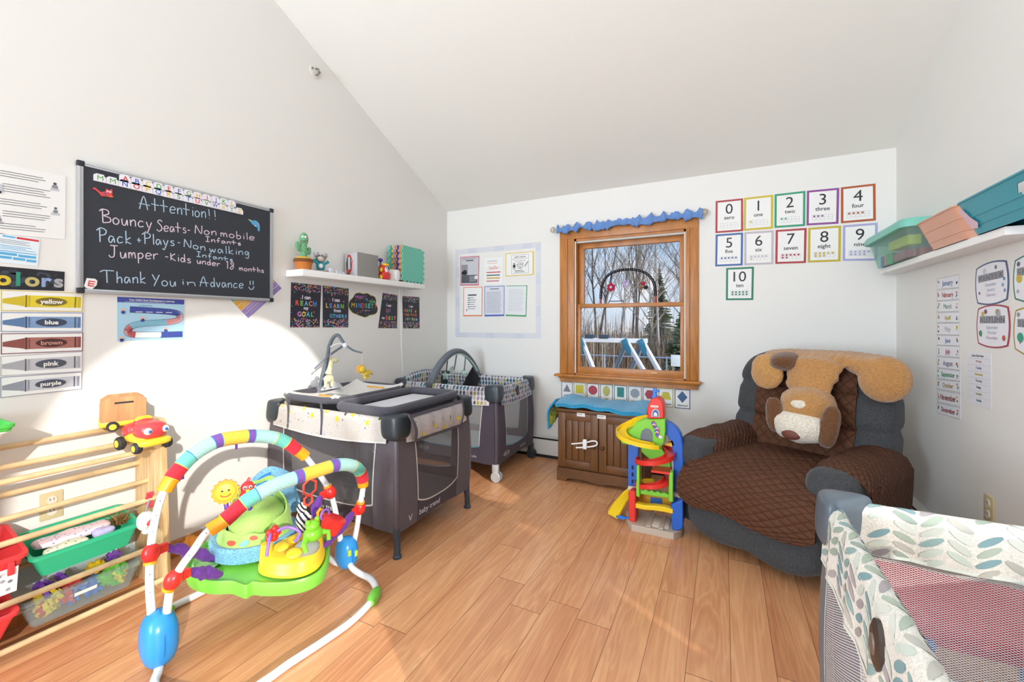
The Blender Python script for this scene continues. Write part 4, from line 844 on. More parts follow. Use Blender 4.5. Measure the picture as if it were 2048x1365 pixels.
def plaque(name, q, edge, months, mc, deco):
    p = [onX(x, y, XR) for x, y in q]; fn, W, H = quadfn(*[v + V((-.0006, 0, 0)) for v in p], V((-1, 0, 0)))
    def outl(m):
        o = []; b = .06
        for (x0, y0), (x1, y1), nx, ny in (((0, 0), (W, 0), 0, -1), ((W, 0), (W, H), 1, 0), ((W, H), (0, H), 0, 1), ((0, H), (0, 0), -1, 0)):
            for i in range(8):
                t_ = i / 8; bl = 4 * t_ * (1 - t_) * b * W; o.append((x0 + (x1 - x0) * t_ + nx * bl, y0 + (y1 - y0) * t_ + ny * bl))
        return [(W / 2 + (x - W / 2) * m, H / 2 + (y - H / 2) * m) for x, y in o]
    s = Sheet(fn, W, H); s.mb.prism(outl(1), .0012, C(edge, .5), fn=fn); s.z = .0012; s.poly(outl(.93), C('#EAEAF0', .5), 1)
    s.rect(W * .07, H * .58, W * .84, H * .2, GREY, 2)
    for i, ch in enumerate(name): s.text(ch, W * (.07 + .84 * (i + .5) / len(name)), H * .6, H * .2, DGREY, 3, bold=.015, maxw=W * .84 / len(name) * .8); s.rect(W * (.07 + .84 * (i + .5) / len(name)) - .002, H * .59, .004, H * .18, LGREY, 2.5)
    for i, m_ in enumerate(months): s.text(m_, W * .5, H * (.43 - .14 * i), H * .125, C(mc[i], .6), 3, maxw=W * .74)
    for x, y, r_, c in deco: s.disc(W * x, H * y, W * r_, C(c, .5), 3, 10)
    return tag(s.mb.build('season_plaque'), 'season plaque reading %s with a %s outline' % (name.lower(), {'#4C5A7C': 'dark blue', '#A03A48': 'red', '#2F7A68': 'green', '#A88F2E': 'gold'}[edge]), 'wall card', 'season plaques')
pc = ['#9AA0B4', '#A9A2B8', '#B49AA8']
plaque('WINTER', ((1953.6, 537.9), (2014, 521), (2016, 599.6), (1955.7, 607.6)), '#4C5A7C', ('December', 'January', 'February'), pc, [(.3, .86, .06, '#C9CCD4'), (.68, .9, .04, '#5F7F74'), (.93, .55, .035, '#6C8EC0'), (.88, .4, .035, '#7FA0D0'), (.94, .25, .035, '#6C8EC0'), (.1, .28, .03, '#8A3A44')])
plaque('AUTUMN', ((1957.3, 617.6), (2018, 613.6), (2017.2, 693.3), (1957.3, 687.7)), '#A03A48', ('September', 'October', 'November'), pc, [(.28, .9, .05, '#8A2E5C'), (.18, .84, .05, '#C9B04A'), (.66, .88, .06, '#D8C23A'), (.7, .84, .08, '#A9ACB4'), (.1, .3, .06, '#2F8A5C'), (.12, .23, .02, '#6A4A34'), (.88, .2, .055, '#C05A34')])
plaque('SPRING', ((2031, 521), (2104, 500), (2106, 602), (2031, 599)), '#2F7A68', ('March', 'April', 'May'), pc, [(.12, .88, .05, '#5A5A6C'), (.14, .52, .09, '#C9B23A'), (.1, .2, .04, '#A9ACB4')])
plaque('SUMMER', ((2032.5, 620.5), (2106, 616), (2104, 724), (2031, 699)), '#A88F2E', ('June', 'July', 'August'), pc, [(.1, .88, .05, '#8A8C94'), (.17, .33, .1, '#2F9A7C'), (.17, .2, .02, '#8A4A44')])
def d_days(s):
    W, H = s.W, s.H; s.text('Days of the Week', W * .46, H * .92, H * .055, INK, 2, bold=.02, maxw=W * .9)
    for i, (t_, c) in enumerate(zip(('Monday', 'Tuesday', 'Wednesday', 'Thursday', 'Friday', 'Saturday', 'Sunday'), ('#8E2E38', '#5A5E94', '#C9B428', '#7A7A94', '#3E3A64', '#A89A5A', '#1E5E5E'))):
        s.text(t_, W * .5, H * (.815 - .122 * i), H * .06, C(c, .5), 2, bold=.025, maxw=W * .55); s.rect(0, H * (.885 - .122 * i), W, .0012, LGREY, 2)
card('weekday_chart', 'days of the week chart below the season plaques', 'wall card', 'R', ((1936, 704), (1983.7, 707.5), (1983.7, 818.7), (1936.7, 807)), d_days, C('#E6E6EC', .5))
shelf('wall_shelf', 'white floating shelf above the month cards holding plastic bins', XR - .118, XR, 2.195, 3.59, .033)
# ================================================================ playpens
def leafs(s, cx, cy, L_, w_, a, mat):
    """leaf as a short strip across its length so that it follows the curve of the cloth"""
    vs, fs = [], []; z = s.z + .0006; n = 6; ca, sa = math.cos(a), math.sin(a)
    for i in range(n + 1):
        t = i / n; x = (t - .5) * L_; h = w_ / 2 * math.sin(PI * (.06 + .88 * t)) ** .6
        for k in (1, .33, -.33, -1): vs.append(s.fn(cx + x * ca - k * h * sa, min(s.H - .001, max(.001, cy + x * sa + k * h * ca)), z))
    for i in range(n):
        for k in range(3): b = i * 4 + k; fs.append([b, b + 1, b + 5, b + 4])
    s.mb.add(vs, fs, mat)
def pat_star(s, W, H, r):
    n = int(W * H * 420)
    for i in range(n): s.disc(r.uniform(.01, W - .01), r.uniform(.01, H - .01), r.uniform(.002, .0045), C(r.choice(['#D98A7A', '#3E5E9A', '#8A8A94', '#4A4E5E', '#C9A6B0', '#7FA0C8']), .8), 1 + .1 * (i % 4), 6)
    k = max(1, int(W / .105))
    for i in range(k):
        for j in range(max(1, int(H / .11))):
            s.poly(starp((i + .5) / k * W + r.uniform(-.02, .02), min(H - .02, .03 + .1 * j + (.03 * (i % 2))), .019, 5, .5, r.uniform(0, 6)), C('#D3BF1E', .8), 2)
def pat_leaf(s, W, H, r):
    cs = ['#2F6E86', '#6A6478', '#A9A23C', '#57536A', '#B9AEB0', '#8A8498', '#2F6E86']
    for i in range(int(W / .034)):
        for j in range(int(H / .034) + 1):
            y = .016 + .034 * j
            if y < H - .012: leafs(s, .018 + .034 * i, y, .03, .023, PI / 2 + r.uniform(-.6, .6), C(r.choice(cs), .8))
def pat_chev(s, W, H, r):
    cs = ['#A9B4A4', '#8EA8A6', '#B9B5AC', '#C9CDC0', '#9AA79A', '#A79FA0', '#7E9DA3', '#D3D5CB', '#C6CFC4']
    for i in range(int(W / .052)):
        for j in range(int(H / .026) + 2):
            y = .008 + .026 * j; x = .026 + .052 * i
            if y < H - .01 and r.random() < .9: leafs(s, x, y, .05, .0165, (.55 if i % 2 else -.55) + r.uniform(-.08, .08), C(r.choice(cs), .8))
def cribside(i, x0, x1, y0, y1):
    """frame of one side seen from outside: origin, right, outward, length"""
    return [((x0, y0), (1, 0), (0, -1), x1 - x0), ((x1, y0), (0, 1), (1, 0), y1 - y0), ((x1, y1), (-1, 0), (0, 1), x1 - x0), ((x0, y1), (0, -1), (-1, 0), y1 - y0)][i]
def playpen(label, x0, x1, y0, y1, H, st, sides=(0, 1, 2, 3)):
    t = thing('playpen', label, 'playpen', ((x0 + x1) / 2, (y0 + y1) / 2, 0)); r = random.Random(st['seed'])
    FB = C(st['fabric'], .85, 'cloth'); FI = C(st['body'], .85, 'cloth'); TR = C(st['trim'], .7); bulge = lambda z: .022 * math.sin(PI * min(1, max(0, z / H)))
    band = st['band']; zb0, zb1 = .13, .135 + st['bot']; col = st['col']
    for i in sides:
        o, rt, n, Ln = cribside(i, x0, x1, y0, y1); arch = st.get('arch', {}).get(i, 0)
        P = lambda x, z, w_: V((o[0] + rt[0] * x + n[0] * (w_ + bulge(z)), o[1] + rt[1] * x + n[1] * (w_ + bulge(z)), z))
        pr = [(-.017, -band * .82), (-.019, -.04), (-.021, -.012), (-.012, .003), (0, .008), (.012, .003), (.021, -.012), (.02, -.05), (.018, -band)]
        ds = [0]
        for a, b in zip(pr[:-1], pr[1:]): ds.append(ds[-1] + math.hypot(b[0] - a[0], b[1] - a[1]))
        LP = ds[-1]; wr = st.get('wrinkle', .0); ph = r.uniform(0, 6)
        def prof(v):
            v = min(max(v, 0), LP)
            for k in range(len(ds) - 1):
                if v <= ds[k + 1] + 1e-9: f = (v - ds[k]) / (ds[k + 1] - ds[k]); return pr[k][0] + (pr[k + 1][0] - pr[k][0]) * f, pr[k][1] + (pr[k + 1][1] - pr[k][1]) * f
            return pr[-1]
        def RF(x, v, w_):
            a, z = prof(v); f = min(1, max(0, x / Ln)); sag = st.get('sag', .02) * math.sin(PI * f) * (max(0, -z) / band); up = arch * math.sin(PI * f) ** .8
            dirn = 1 if v > LP / 2 else -1; wv = wr * (math.sin(38 * x + ph) * .6 + math.sin(71 * x + 2 * ph) * .4) * min(1, max(0, -z) / band * 1.4)
            edge = abs(v - LP / 2) < .025
            return P(x, H + z * (1 + (.35 if arch else 0) * math.sin(PI * f)) - sag + up + (w_ if edge else 0), a + (0 if edge else w_ * dirn) + wv)
        mb = MB(); inset = .045; mb.grid(lambda u, v: RF(inset + (Ln - 2 * inset) * u, LP * (1 - v), 0), 40, 28, FB)
        s = Sheet(lambda x, y, w_: RF(inset + x, y, w_ + .0006), Ln - 2 * inset, LP, mb); st['pat'](s, Ln - 2 * inset, LP, r)
        b0 = inset
        s.line([(0.002 + (Ln - 2 * inset - .004) * k / 20, .004) for k in range(21)], .008, TR, 1.5); s.line([(0.002 + (Ln - 2 * inset - .004) * k / 20, LP - .004) for k in range(21)], .008, TR, 1.5)
        mb.build('rail_cover', t)
        if st.get('hub') and i in st['hub']:
            mb = MB(); c = P(Ln / 2, H - band * .45, .021); ax = V((n[0], n[1], 0)); M = ax.to_track_quat('Z', 'Y').to_matrix().to_4x4(); M.translation = c
            mb.lathe([(0, .008), (.02, .008), (.026, .004), (.026, -.004)], C(st['hubc'], .4), 20, M=M, sy=1.7); mb.lathe([(0, .011), (.011, .0105), (.013, .006)], C('#6A5A4E', .4), 14, M=M, sy=1.6); mb.build('fold_button', t)
        # netting window with rounded lower corners, framed by cloth
        zl, zh = zb1, H - band * .8; cw = col; k = st.get('flare', .02)
        win_ = lambda u, v: P(cw + k * (1 - v) + (Ln - 2 * cw - 2 * k * (1 - v)) * u, zl + (zh - zl) * v + .035 * (1 - v) * (2 * abs(u - .5)) ** 3, .003)
        mb = MB(); mb.grid(win_, 12, 10, st.get('netside', {}).get(i, st['net']), uvs=(Ln - 2 * cw, zh - zl)); mb.build('mesh_window', t)
        mb = MB()
        for side in (0, 1):
            def cf(u, v, side=side):
                z = zb0 + (H - .02 - zb0) * v; zz = (z - zl) / (zh - zl); e = cw + k * (1 - min(1, max(0, zz))); x = e * u
                return P(x if side == 0 else Ln - x, z, .002)
            mb.slab(cf if side == 0 else (lambda u, v, cf=cf: cf(1 - u, v)), 3, 14, FI, .003)
        mb.slab(lambda u, v: P(cw * .8 + (Ln - 1.6 * cw) * u, zb0 + .012 * math.sin(PI * u) + (zl + .035 * (2 * abs(u - .5)) ** 3 - zb0 - .012 * math.sin(PI * u)) * v, .001), 16, 4, C(st['low'], .85, 'cloth'), .003)
        s = Sheet(lambda x, y, w_: P(x, y, w_ + .0045), Ln, H, mb)
        pts = [(cw + k * (1 - v / 8) , zl + .035 + (zh - zl - .03) * v / 8) for v in range(9)]
        s.line(pts, .008, TR); s.line([(Ln - x, y) for x, y in pts], .008, TR); s.line([(cw + k + (Ln - 2 * cw - 2 * k) * u / 12, zl + .035 * (2 * abs(u / 12 - .5)) ** 3) for u in range(13)], .008, TR if not st.get('lowtrim') else C(st['lowtrim'], .7))
        for tx, px, py, sz, ov in st.get('logo', {}).get(i, ()):
            s.text(tx, px * Ln, py, sz, C('#D6D3D8', .6), 1, bold=.01)
            if ov: s.ring(px * Ln, py + sz * .33, ov, .0025, C('#D6D3D8', .6), 1, 24, ov * .45)
        mb.build('side_cloth', t)
    CP = C(st['cap'], .35); LG = C(st['leg'], .4)
    for ci, (cx, cy, sx, sy) in enumerate(((x0, y0, -1, -1), (x1, y0, 1, -1), (x1, y1, 1, 1), (x0, y1, -1, 1))):
        q = lambda z: V((cx + sx * (bulge(z) - .012), cy + sy * (bulge(z) - .012), z))
        mb = MB(); mb.tube([q(z) for z in [.1 + (H - .1) * k_ / 8 for k_ in range(9)]], .017, LG, 8); lg = mb.build('corner_post', t)
        mb = MB(); d = V((-sx, -sy, 0))
        pl = [(.02, .02), (-.06, .028), (-.085, .02), (-.03, -.03), (.02, -.085), (.028, -.06)]
        # cap: rounded wedge over the corner
        mb2 = bmesh.new(); pts_ = [(.03, .012), (-.05, .03), (-.088, .02), (-.075, -.004), (-.045, -.03), (-.004, -.075), (.02, -.088), (.03, -.05)]
        pts_ = [(.03, .03), (-.02, .036), (-.07, .032), (-.105, .02), (-.062, -.022), (-.022, -.062), (.02, -.105), (.032, -.07), (.036, -.02)]
        lay = [(.5, H - .115), (.95, H - .10), (1.02, H - .05), (1.02, H), (.97, H + .022), (.55, H + .03)]
        vs = []; k_ = len(pts_)
        for m_, z in lay:
            for a, b in pts_: vs.append((cx + sx * (-.02 + (a + .02) * m_ + bulge(z) * .8), cy + sy * (-.02 + (b + .02) * m_ + bulge(z) * .8), z))
        fs = [[i_ * k_ + j, i_ * k_ + (j + 1) % k_, (i_ + 1) * k_ + (j + 1) % k_, (i_ + 1) * k_ + j] for i_ in range(len(lay) - 1) for j in range(k_)] + [list(range(k_))[::-1], [(len(lay) - 1) * k_ + j for j in range(k_)]]
        if sx * sy < 0: fs = [f[::-1] for f in fs]
        mb.add(vs, fs, CP); mb.ball((cx + sx * .009, cy + sy * -.02, H - .04), .006, NI, 8); mb.ball((cx - sx * .02, cy + sy * .009, H - .04), .006, NI, 8); o_c2 = mb.build('corner_cap', t, sharp=180); sb_ = o_c2.modifiers.new('soft', 'SUBSURF'); sb_.levels = sb_.render_levels = 2
        mb = MB(); f0 = q(.13)
        if ci in st.get('wheels', {}):
            wc = C(st['wheels'][ci], .4); mb.box((f0.x, f0.y, .105), (.05, .045, .07), wc, .012); c = V((f0.x + .008, f0.y, .042))
            for dy in (-.018, .018): mb.lathe([(.0, -.009), (.038, -.009), (.042, -.004), (.042, .004), (.038, .009), (0, .009)], wc, 20, M=Mx(((1, 0, 0, c.x), (0, 0, 1, c.y + dy), (0, 1, 0, c.z), (0, 0, 0, 1))))
            mb.build('caster', t)
        else:
            mb.tube([f0 + V((0, 0, .04)), f0, f0 + V((sx * .004, 0, -.06)), V((f0.x + sx * .006, f0.y, .0))], [.019, .02, .018, .019], C(st['foot'], .4), 10); mb.lathe([(.024, 0), (.024, .012), (.019, .018)], C(st['foot'], .4), 12, M=Mx.Translation((f0.x + sx * .006, f0.y, 0))); mb.build('foot', t)
    mb = MB(); mb.box(((x0 + x1) / 2, (y0 + y1) / 2, zb0 + .05), (x1 - x0 - .05, y1 - y0 - .05, .028), st['matm'], .01); mb.build('mattress', t)
    for yy in (y0 + .05, y1 - .05):
        mb = MB(); mb.cyl((x0 + .03, yy, zb0), (x1 - .03, yy, zb0), .009, C('#9A9CA2', .35, 'metal'), n=8); mb.build('base_tube', t)
    return t
MATT = quilt('grey_wave_mattress', '#A9A8AC', .045)
A0, A1, A2, A3, AH = -2.60, -1.565, 1.735, 2.425, .735
styA = dict(seed=1, fabric='#C6BFB8', body='#635C62', low='#4A4249', trim='#CFCCC8', cap='#2E353B', leg='#585258', foot='#3C4650', band=.12, bot=.09, col=.13, net=net('grey_netting', '#6E696C', .42), pat=pat_star, matm=MATT, sag=.03, wrinkle=.002,
            logo={1: (('baby trend', .38, .165, .045, 0), ('V', .13, .163, .05, 0)), 0: (('baby trend', .5, .165, .045, 0),)})
pa = playpen('grey and cream playpen with yellow star print, bassinet and baby mobile, behind the baby jumper', A0, A1, A2, A3, AH, styA)
DG = C('#54525A', .85, 'cloth'); PADW = C('#D8D8DE', .85, 'cloth'); CREAM = C('#E4E0DC', .85, 'cloth')
def rrect(x0, x1, y0, y1, rr, z, n=5): return [V((cx + rr * math.cos(a0 + PI / 2 * i / n), cy + rr * math.sin(a0 + PI / 2 * i / n), z)) for cx, cy, a0 in ((x1 - rr, y1 - rr, 0), (x0 + rr, y1 - rr, PI / 2), (x0 + rr, y0 + rr, PI), (x1 - rr, y0 + rr, 1.5 * PI)) for i in range(n + 1)]
# bassinet on the near half: padded charcoal rim, deep sides, pale mattress
bx = (-2.03, -1.635, 1.745, 2.415)
mb = MB(); rim = rrect(*bx, .06, .768); mb.tube(rim, .026, DG, 10, closed=True); br_ = mb.build('bassinet_rim', pa)
mb = MB(); k = len(rim); lo_ = [V((q.x * .9 + -.1832, q.y * .94 + .1248, .63)) for q in rim]
mb.add(rim + lo_, [[i, (i + 1) % k, k + (i + 1) % k, k + i] for i in range(k)] + [[k + i for i in range(k)]], DG); mb.build('bassinet_side', pa)
mb = MB(); mb.box((-1.832, 2.08, .735), (.34, .61, .03), PADW, .012); mb.build('bassinet_pad', pa)
for yy in (1.735, 2.425):
    for xx in (-1.93, -1.67):
        mb = MB(); mb.tube([(xx, yy, .745), (xx, yy + (-.012 if yy < 2 else .012), .735), (xx, yy, .7)], .009, C('#4A4F58', .4), 6); mb.build('hook', pa)
# changing table on the far half
cx0, cx1 = -2.56, -2.07
mb = MB(); mb.tube(rrect(cx0, cx1, 1.765, 2.395, .12, .785), .021, DG, 10, closed=True); mb.build('changer_rim', pa)
mb = MB(); mb.slab(lambda u, v: V((cx0 + .02 + (cx1 - cx0 - .04) * u, 1.785 + .59 * v, .735 + .06 * abs(2 * v - 1) ** 2.2 + .03 * abs(2 * u - 1) ** 4)), 12, 14, CREAM, .02); mb.build('changer_pad', pa)
mb = MB()
for v in (.15, .85): mb.box((cx0 + .3, 1.785 + .59 * v, .79), (.16, .012, .012), C('#D9A04A', .6), .003)
mb.box((cx0 + .2, 2.08, .752), (.3, .05, .006), C('#8C8A90', .8, 'cloth'), .002); mb.build('safety_strap', pa)
mb = MB(); mb.slab(lambda u, v: V((cx0 + .02 + (cx1 - cx0 - .04) * u, 1.775 + .61 * v, .70 - .1 * math.sin(PI * u) * math.sin(PI * v))), 12, 10, C('#9A979C', .85, 'cloth'), .004); mb.build('changer_sling', pa)
for xx in (-2.42, -2.12):
    mb = MB(); mb.slab(lambda u, v: V((xx + .016 * u, 1.702 + .006 * math.sin(PI * v), .60 + .19 * v)), 1, 6, DG, .003); mb.build('fastening_strap', pa)
# striped pocket organiser hung on the near short end
XP = -1.512
po = [onX(x, y, XP) for x, y in ((818, 832), (925, 800), (922, 852), (829, 884))]
fn, W, H = quadfn(*po, V((1, 0, 0))); s = Sheet(lambda x, y, w_: fn(x, y, w_ + .02 * math.sin(PI * min(1, max(0, y / H))) * (1 + .3 * math.sin(x * 60))), W, H)
s.mb.grid(lambda u, v: s.fn(u * W, v * H, 0), 24, 6, C('#B9B4B4', .85, 'cloth')); s.mb.grid(lambda u, v: s.fn((1 - u) * W, v * H, -.008), 24, 6, C('#B9B4B4', .85, 'cloth'))
s.z = .001; pat_star(s, W, H, random.Random(9))
s.line([(.006, H * i / 8) for i in range(9)], .02, DG, 3); s.line([(W - .006, H * i / 8) for i in range(9)], .02, DG, 3)
s.line([(W * i / 24, .006) for i in range(25)], .02, DG, 3); s.line([(W * i / 24, H - .006) for i in range(25)], .02, DG, 3)
for x in (.33, .66): s.line([(W * x, 0), (W * (x + .01), H * .5), (W * x, H)], .005, DG, 3)
s.mb.build('pocket_organizer', pa)
# musical mobile clamped to the far rail
mob = thing('baby_mobile', 'grey baby mobile with hanging giraffe and lion over the star print playpen', 'mobile', (-2.57, 2.06, .74)); MG = C('#5E6670', .45); MW = C('#D9DADC', .4)
arm = [(639, 792, -2.57), (646, 757, -2.57), (654, 720, -2.55), (659, 692, -2.53), (667, 675, -2.5), (676, 671, -2.47), (683, 680, -2.44), (690, 690, -2.42)]
ap = spline([onX(*a) for a in arm], 4)
mb = MB(); mb.tube(ap, [.016 - .006 * i / len(ap) for i in range(len(ap))], MG, 10); mb.build('mobile_arm', mob)
mb = MB(); mb.box(onX(640, 786, -2.57), (.07, .10, .10), C('#7C8188', .45), .02); mb.build('music_box', mob)
mb = MB(); mb.prism([(-.09, 0), (.09, 0), (.06, .035), (.015, .05), (0, .085), (-.015, .05), (-.06, .035)], .02, C('#C9CBCF', .5), M=Mx.Translation(onX(662, 778, -2.52)) @ Mx.Rotation(R(90), 4, 'Z') @ Mx.Rotation(R(90), 4, 'X')); mb.build('clamp_cover', mob)
hub = ap[-1]; ends = [onX(724, 706, -2.30), onX(661, 694, -2.45), onX(629, 738, -2.5)]
mb = MB(); mb.ball(hub + V((0, 0, -.005)), .022, MW, 12); mb.build('hub', mob)
for i, e in enumerate(ends):
    mb = MB(); mb.tube(spline([hub, hub.lerp(e, .5) + V((0, 0, -.012 if i == 0 else .012)), e], 5), [.009, .009, .0085, .008, .008, .0075, .007, .0065, .006, .006, .006], MG if i != 1 else MW, 8); mb.build('spoke', mob)
def toy_string(a, ln, parent): mb = MB(); mb.cyl(a, a + V((0, 0, -ln)), .0012, MW, n=5); mb.build('string', parent)
LY = C('#E9C93A', .8, 'plush'); LO = C('#E2A32E', .8, 'plush'); GI = C('#E6DDAE', .8, 'plush')
p = ends[0]; toy_string(p, .075, mob); c = p + V((0, -.01, -.115))
mb = MB(); mb.ball(c, (.03, .036, .032), LO, 12); mb.ball(c + V((.02, -.004, 0)), (.02, .024, .022), LY, 10); mb.ball(c + V((0, .05, -.03)), (.028, .045, .024), LY, 12)
for dy in (.03, .065): mb.tube([c + V((0, dy, -.035)), c + V((.006, dy + .006, -.075))], [.011, .009], LY, 8)
mb.tube([c + V((0, .09, -.025)), c + V((0, .105, -.05))], [.005, .008], LO, 6); mb.build('lion_toy', mob)
p = ends[1]; toy_string(p, .075, mob); c = p + V((0, 0, -.10))
mb = MB(); mb.ball(c + V((0, .035, 0)), (.016, .034, .018), GI, 10); mb.tube([c + V((0, .01, 0)), c + V((0, -.005, -.05)), c + V((0, -.02, -.09))], [.014, .016, .022], GI, 8); mb.ball(c + V((0, -.015, -.12)), (.024, .04, .026), GI, 10)
for dy in (-.04, .012): mb.tube([c + V((0, dy, -.13)), c + V((0, dy, -.175))], [.011, .01], GI, 8)
mb.tube([c + V((0, .005, .01)), c + V((0, 0, .03))], .004, LO, 6); mb.build('giraffe_toy', mob)
p = ends[2]; toy_string(p, .07, mob); c = p + V((0, 0, -.10)); mb = MB(); mb.ball(c, (.022, .03, .026), C('#8E8F94', .8, 'plush'), 10); mb.ball(c + V((0, .02, .03)), .017, C('#8E8F94', .8, 'plush'), 10); mb.build('elephant_toy', mob)

# ---- leaf print playpen in the far corner
B0, B1, B2, B3, BH = -2.60, -1.61, 2.915, 3.59, .735
styB = dict(seed=2, fabric='#DAD7DA', body='#4E4754', low='#4E4754', trim='#C9C6CC', cap='#39424A', leg='#4A4450', foot='#39424A', band=.13, bot=.10, col=.11, net=net('pale_netting', '#C9C8CA', .3), pat=pat_leaf, matm=C('#9FB4BC', .85, 'cloth'), sag=.02, wrinkle=.002, arch={3: .06}, lowtrim='#5C98AC', flare=.03, wheels={1: '#C3C6CA', 2: '#333A42'},
            logo={1: (('GRACO', .22, .18, .03, .045), ("pack'n play", .68, .175, .024, 0)), 0: (('GRACO', .3, .18, .03, .045), ("pack'n play", .78, .175, .024, 0))}, hub=(0, 1), hubc='#3A444C')
pb = playpen('dark purple playpen with teal and olive leaf print and padded toy arch in the corner', B0, B1, B2, B3, BH, styB)
mb = MB(); mb.slab(lambda u, v: V((-2.35 + .16 * u + .05 * v, 3.50 + .05 * v, .55 + .28 * v - .12 * abs(2 * u - 1) * v)), 8, 8, C('#2A2A30', .8, 'cloth'), .012); mb.build('folded_cover', pb)
arc = thing('toy_arch', 'padded grey toy arch with mint stars across the leaf print playpen', 'toy bar', (-2.22, 3.25, .74)); AG = C('#6F747C', .85, 'cloth'); MINT = C('#BFE0CF', .8, 'plush')
pts = [V((-2.24 + .06 * i / 16, 2.905 + .69 * i / 16, .735 + .26 * math.sin(PI * i / 16) ** .75)) for i in range(17)]
mb = MB(); mb.tube(pts, [.034 - .012 * i / 16 for i in range(17)], AG, 10); mb.tube([q + V((.016, 0, -.025)) for q in pts[1:-1]], .007, MINT, 6); mb.build('padded_arch', arc)
for y in (2.895, 3.605):
    mb = MB(); mb.box((-2.24 if y < 3 else -2.18, y + (-.012 if y < 3 else .012), .725), (.06, .022, .05), C('#5C626A', .5), .008); mb.build('clip', arc)
for k, (px, py, shp) in enumerate(((891, 752, 'star'), (907, 741, 'moon'), (927, 747, 'star'))):
    f = (.33, .52, .72)[k]; top = pts[int(f * 16)]; c = onY(px, py, top.y)
    mb = MB(); mb.slab(lambda u, v: V((top.x + (c.x - top.x) * v + .012 * u, top.y, top.z - .02 + (c.z + .02 - top.z) * v)), 1, 4, AG, .003); mb.build('ribbon', arc)
    mb = MB(); M = Mx.Translation(c) @ Mx.Rotation(R(90), 4, 'X')
    if shp == 'star':
        P_ = starp(0, 0, .045, 5, .6); vs = [M @ V((x, y, 0)) for x, y in P_]; mb.add(vs + [M @ V((0, 0, .02)), M @ V((0, 0, -.02))], [[i, (i + 1) % 10, 10] for i in range(10)] + [[(i + 1) % 10, i, 11] for i in range(10)], MINT)
    else: mb.tube([M @ V((.03 * math.cos(a), .03 * math.sin(a), 0)) for a in [R(60 + 24 * i) for i in range(11)]], [.003 + .012 * math.sin(PI * i / 10) for i in range(11)], MINT, 8)
    mb.build('hanging_%s' % shp, arc, sharp=60)
# ---- chevron leaf playpen close to the camera
C0, C1, C2, C3, CH = .265, .955, .43, 1.435, .765
styC = dict(seed=3, fabric='#E2DDD3', body='#5A5660', low='#7D7A84', trim='#DFE6DC', cap='#56616B', leg='#6F665F', foot='#4A4A4E', band=.145, bot=.045, col=.06, net=net('white_netting', '#E9E7E8', .68, .0062), pat=pat_chev, netside={1: net('open_netting', '#E9E7E8', .06), 3: net('side_netting', '#E9E7E8', .70, .0062)}, matm=C('#5B4A43', .85, 'cloth'), sag=.012, wrinkle=.006, hub=(3,), hubc='#3E332C', flare=.01)
pc_ = playpen('playpen with cream rails of pale green chevron leaf print beside the recliner', C0, C1, C2, C3, CH, styC)
# red topped children's table seen through its netting
rt_ = thing('kids_table', 'red topped kids table with blue legs seen through the netting of the nearest playpen', 'table', (.68, 1.75, 0)); TRD = C('#C01830', .35)
mb = MB(); mb.span((.42, 1.50, .415), (.965, 2.03, .45), TRD, .015); mb.span((.45, 1.53, .38), (.935, 2.0, .415), TRD, .008); mb.build('tabletop', rt_)
for x in (.47, .915):
    for y in (1.55, 1.98):
        mb = MB(); mb.box((x, y, .2), (.085, .06, .40), C('#2E6FC4', .4), .015); mb.build('leg', rt_)
# ================================================================ recliner, its quilted cover, plush dog
DEN = C('#3F4042', .85, 'denim'); QB = quilt('brown_quilt', '#5A3826', .062); QS = quilt('brown_quilt_fine', '#5A3A2A', .04)
REC = (.345, 2.925, 0); RZ = R(-30)
rc = thing('recliner', 'dark grey tweed recliner armchair in the corner under the number cards', 'armchair', REC, rotz=RZ)
def pillow(mb, c, r, mat, e=.5, n=28, bul=None, M=None):
    """puffy superellipsoid; bul(p) pushes points outward"""
    vs, fs = [], []; h = n // 2; pw = lambda x: math.copysign(abs(x) ** e, x)
    for i in range(h + 1):
        a = -PI / 2 + PI * i / h
        for j in range(n):
            q = 2 * PI * j / n; d = V((pw(math.cos(a)) * pw(math.cos(q)), pw(math.cos(a)) * pw(math.sin(q)), pw(math.sin(a)))); p = V((d.x * r[0], d.y * r[1], d.z * r[2]))
            if bul: p += d.normalized() * bul(p + V(c))
            vs.append((M @ p if M is not None else p) + V(c))
    for i in range(h):
        for j in range(n): fs.append([i * n + j, i * n + (j + 1) % n, (i + 1) * n + (j + 1) % n, (i + 1) * n + j])
    return mb.add(vs, fs, mat)
wob = lambda p: .006 * math.sin(23 * p.x + 5 * p.z) * math.sin(19 * p.z + 3 * p.y) + .004 * math.sin(41 * p.y + 17 * p.x)
EB = .42
def back_ring(z):
    f = min(1, max(0, (z - .2) / .86)); w_ = .40 + .025 * math.sin(PI * f); d = .13; yc = .20 + .20 * max(0, (z - .35)) / .7 * .75
    t = max(0, (z - .90) / .165); k = math.sqrt(max(0, 1 - t * t)) if z > .9 else 1
    seam = .028 * (1 - abs(math.sin(PI * (z - .47) / .195))) ** 3 if z > .47 else 0
    return (w_ * (.72 + .28 * k) if z > .9 else w_) - seam * .7, max(.004, d * k) - seam, yc
def back_front(x, z):
    w_, d, yc = back_ring(z); return yc - d * max(0, 1 - abs(min(1, abs(x / w_))) ** (2 / EB)) ** (EB / 2)
mb = MB(); n = 40; zs = [.16 + (1.064 - .16) * i / 46 for i in range(47)]; vs, fs = [], []
for z in zs:
    w_, d, yc = back_ring(z)
    for j in range(n):
        q = 2 * PI * j / n; c_, s_ = math.cos(q), math.sin(q); p = V((w_ * math.copysign(abs(c_) ** EB, c_), yc + d * math.copysign(abs(s_) ** EB, s_), z)); vs.append(p + V((0, wob(p) * .8, 0)))
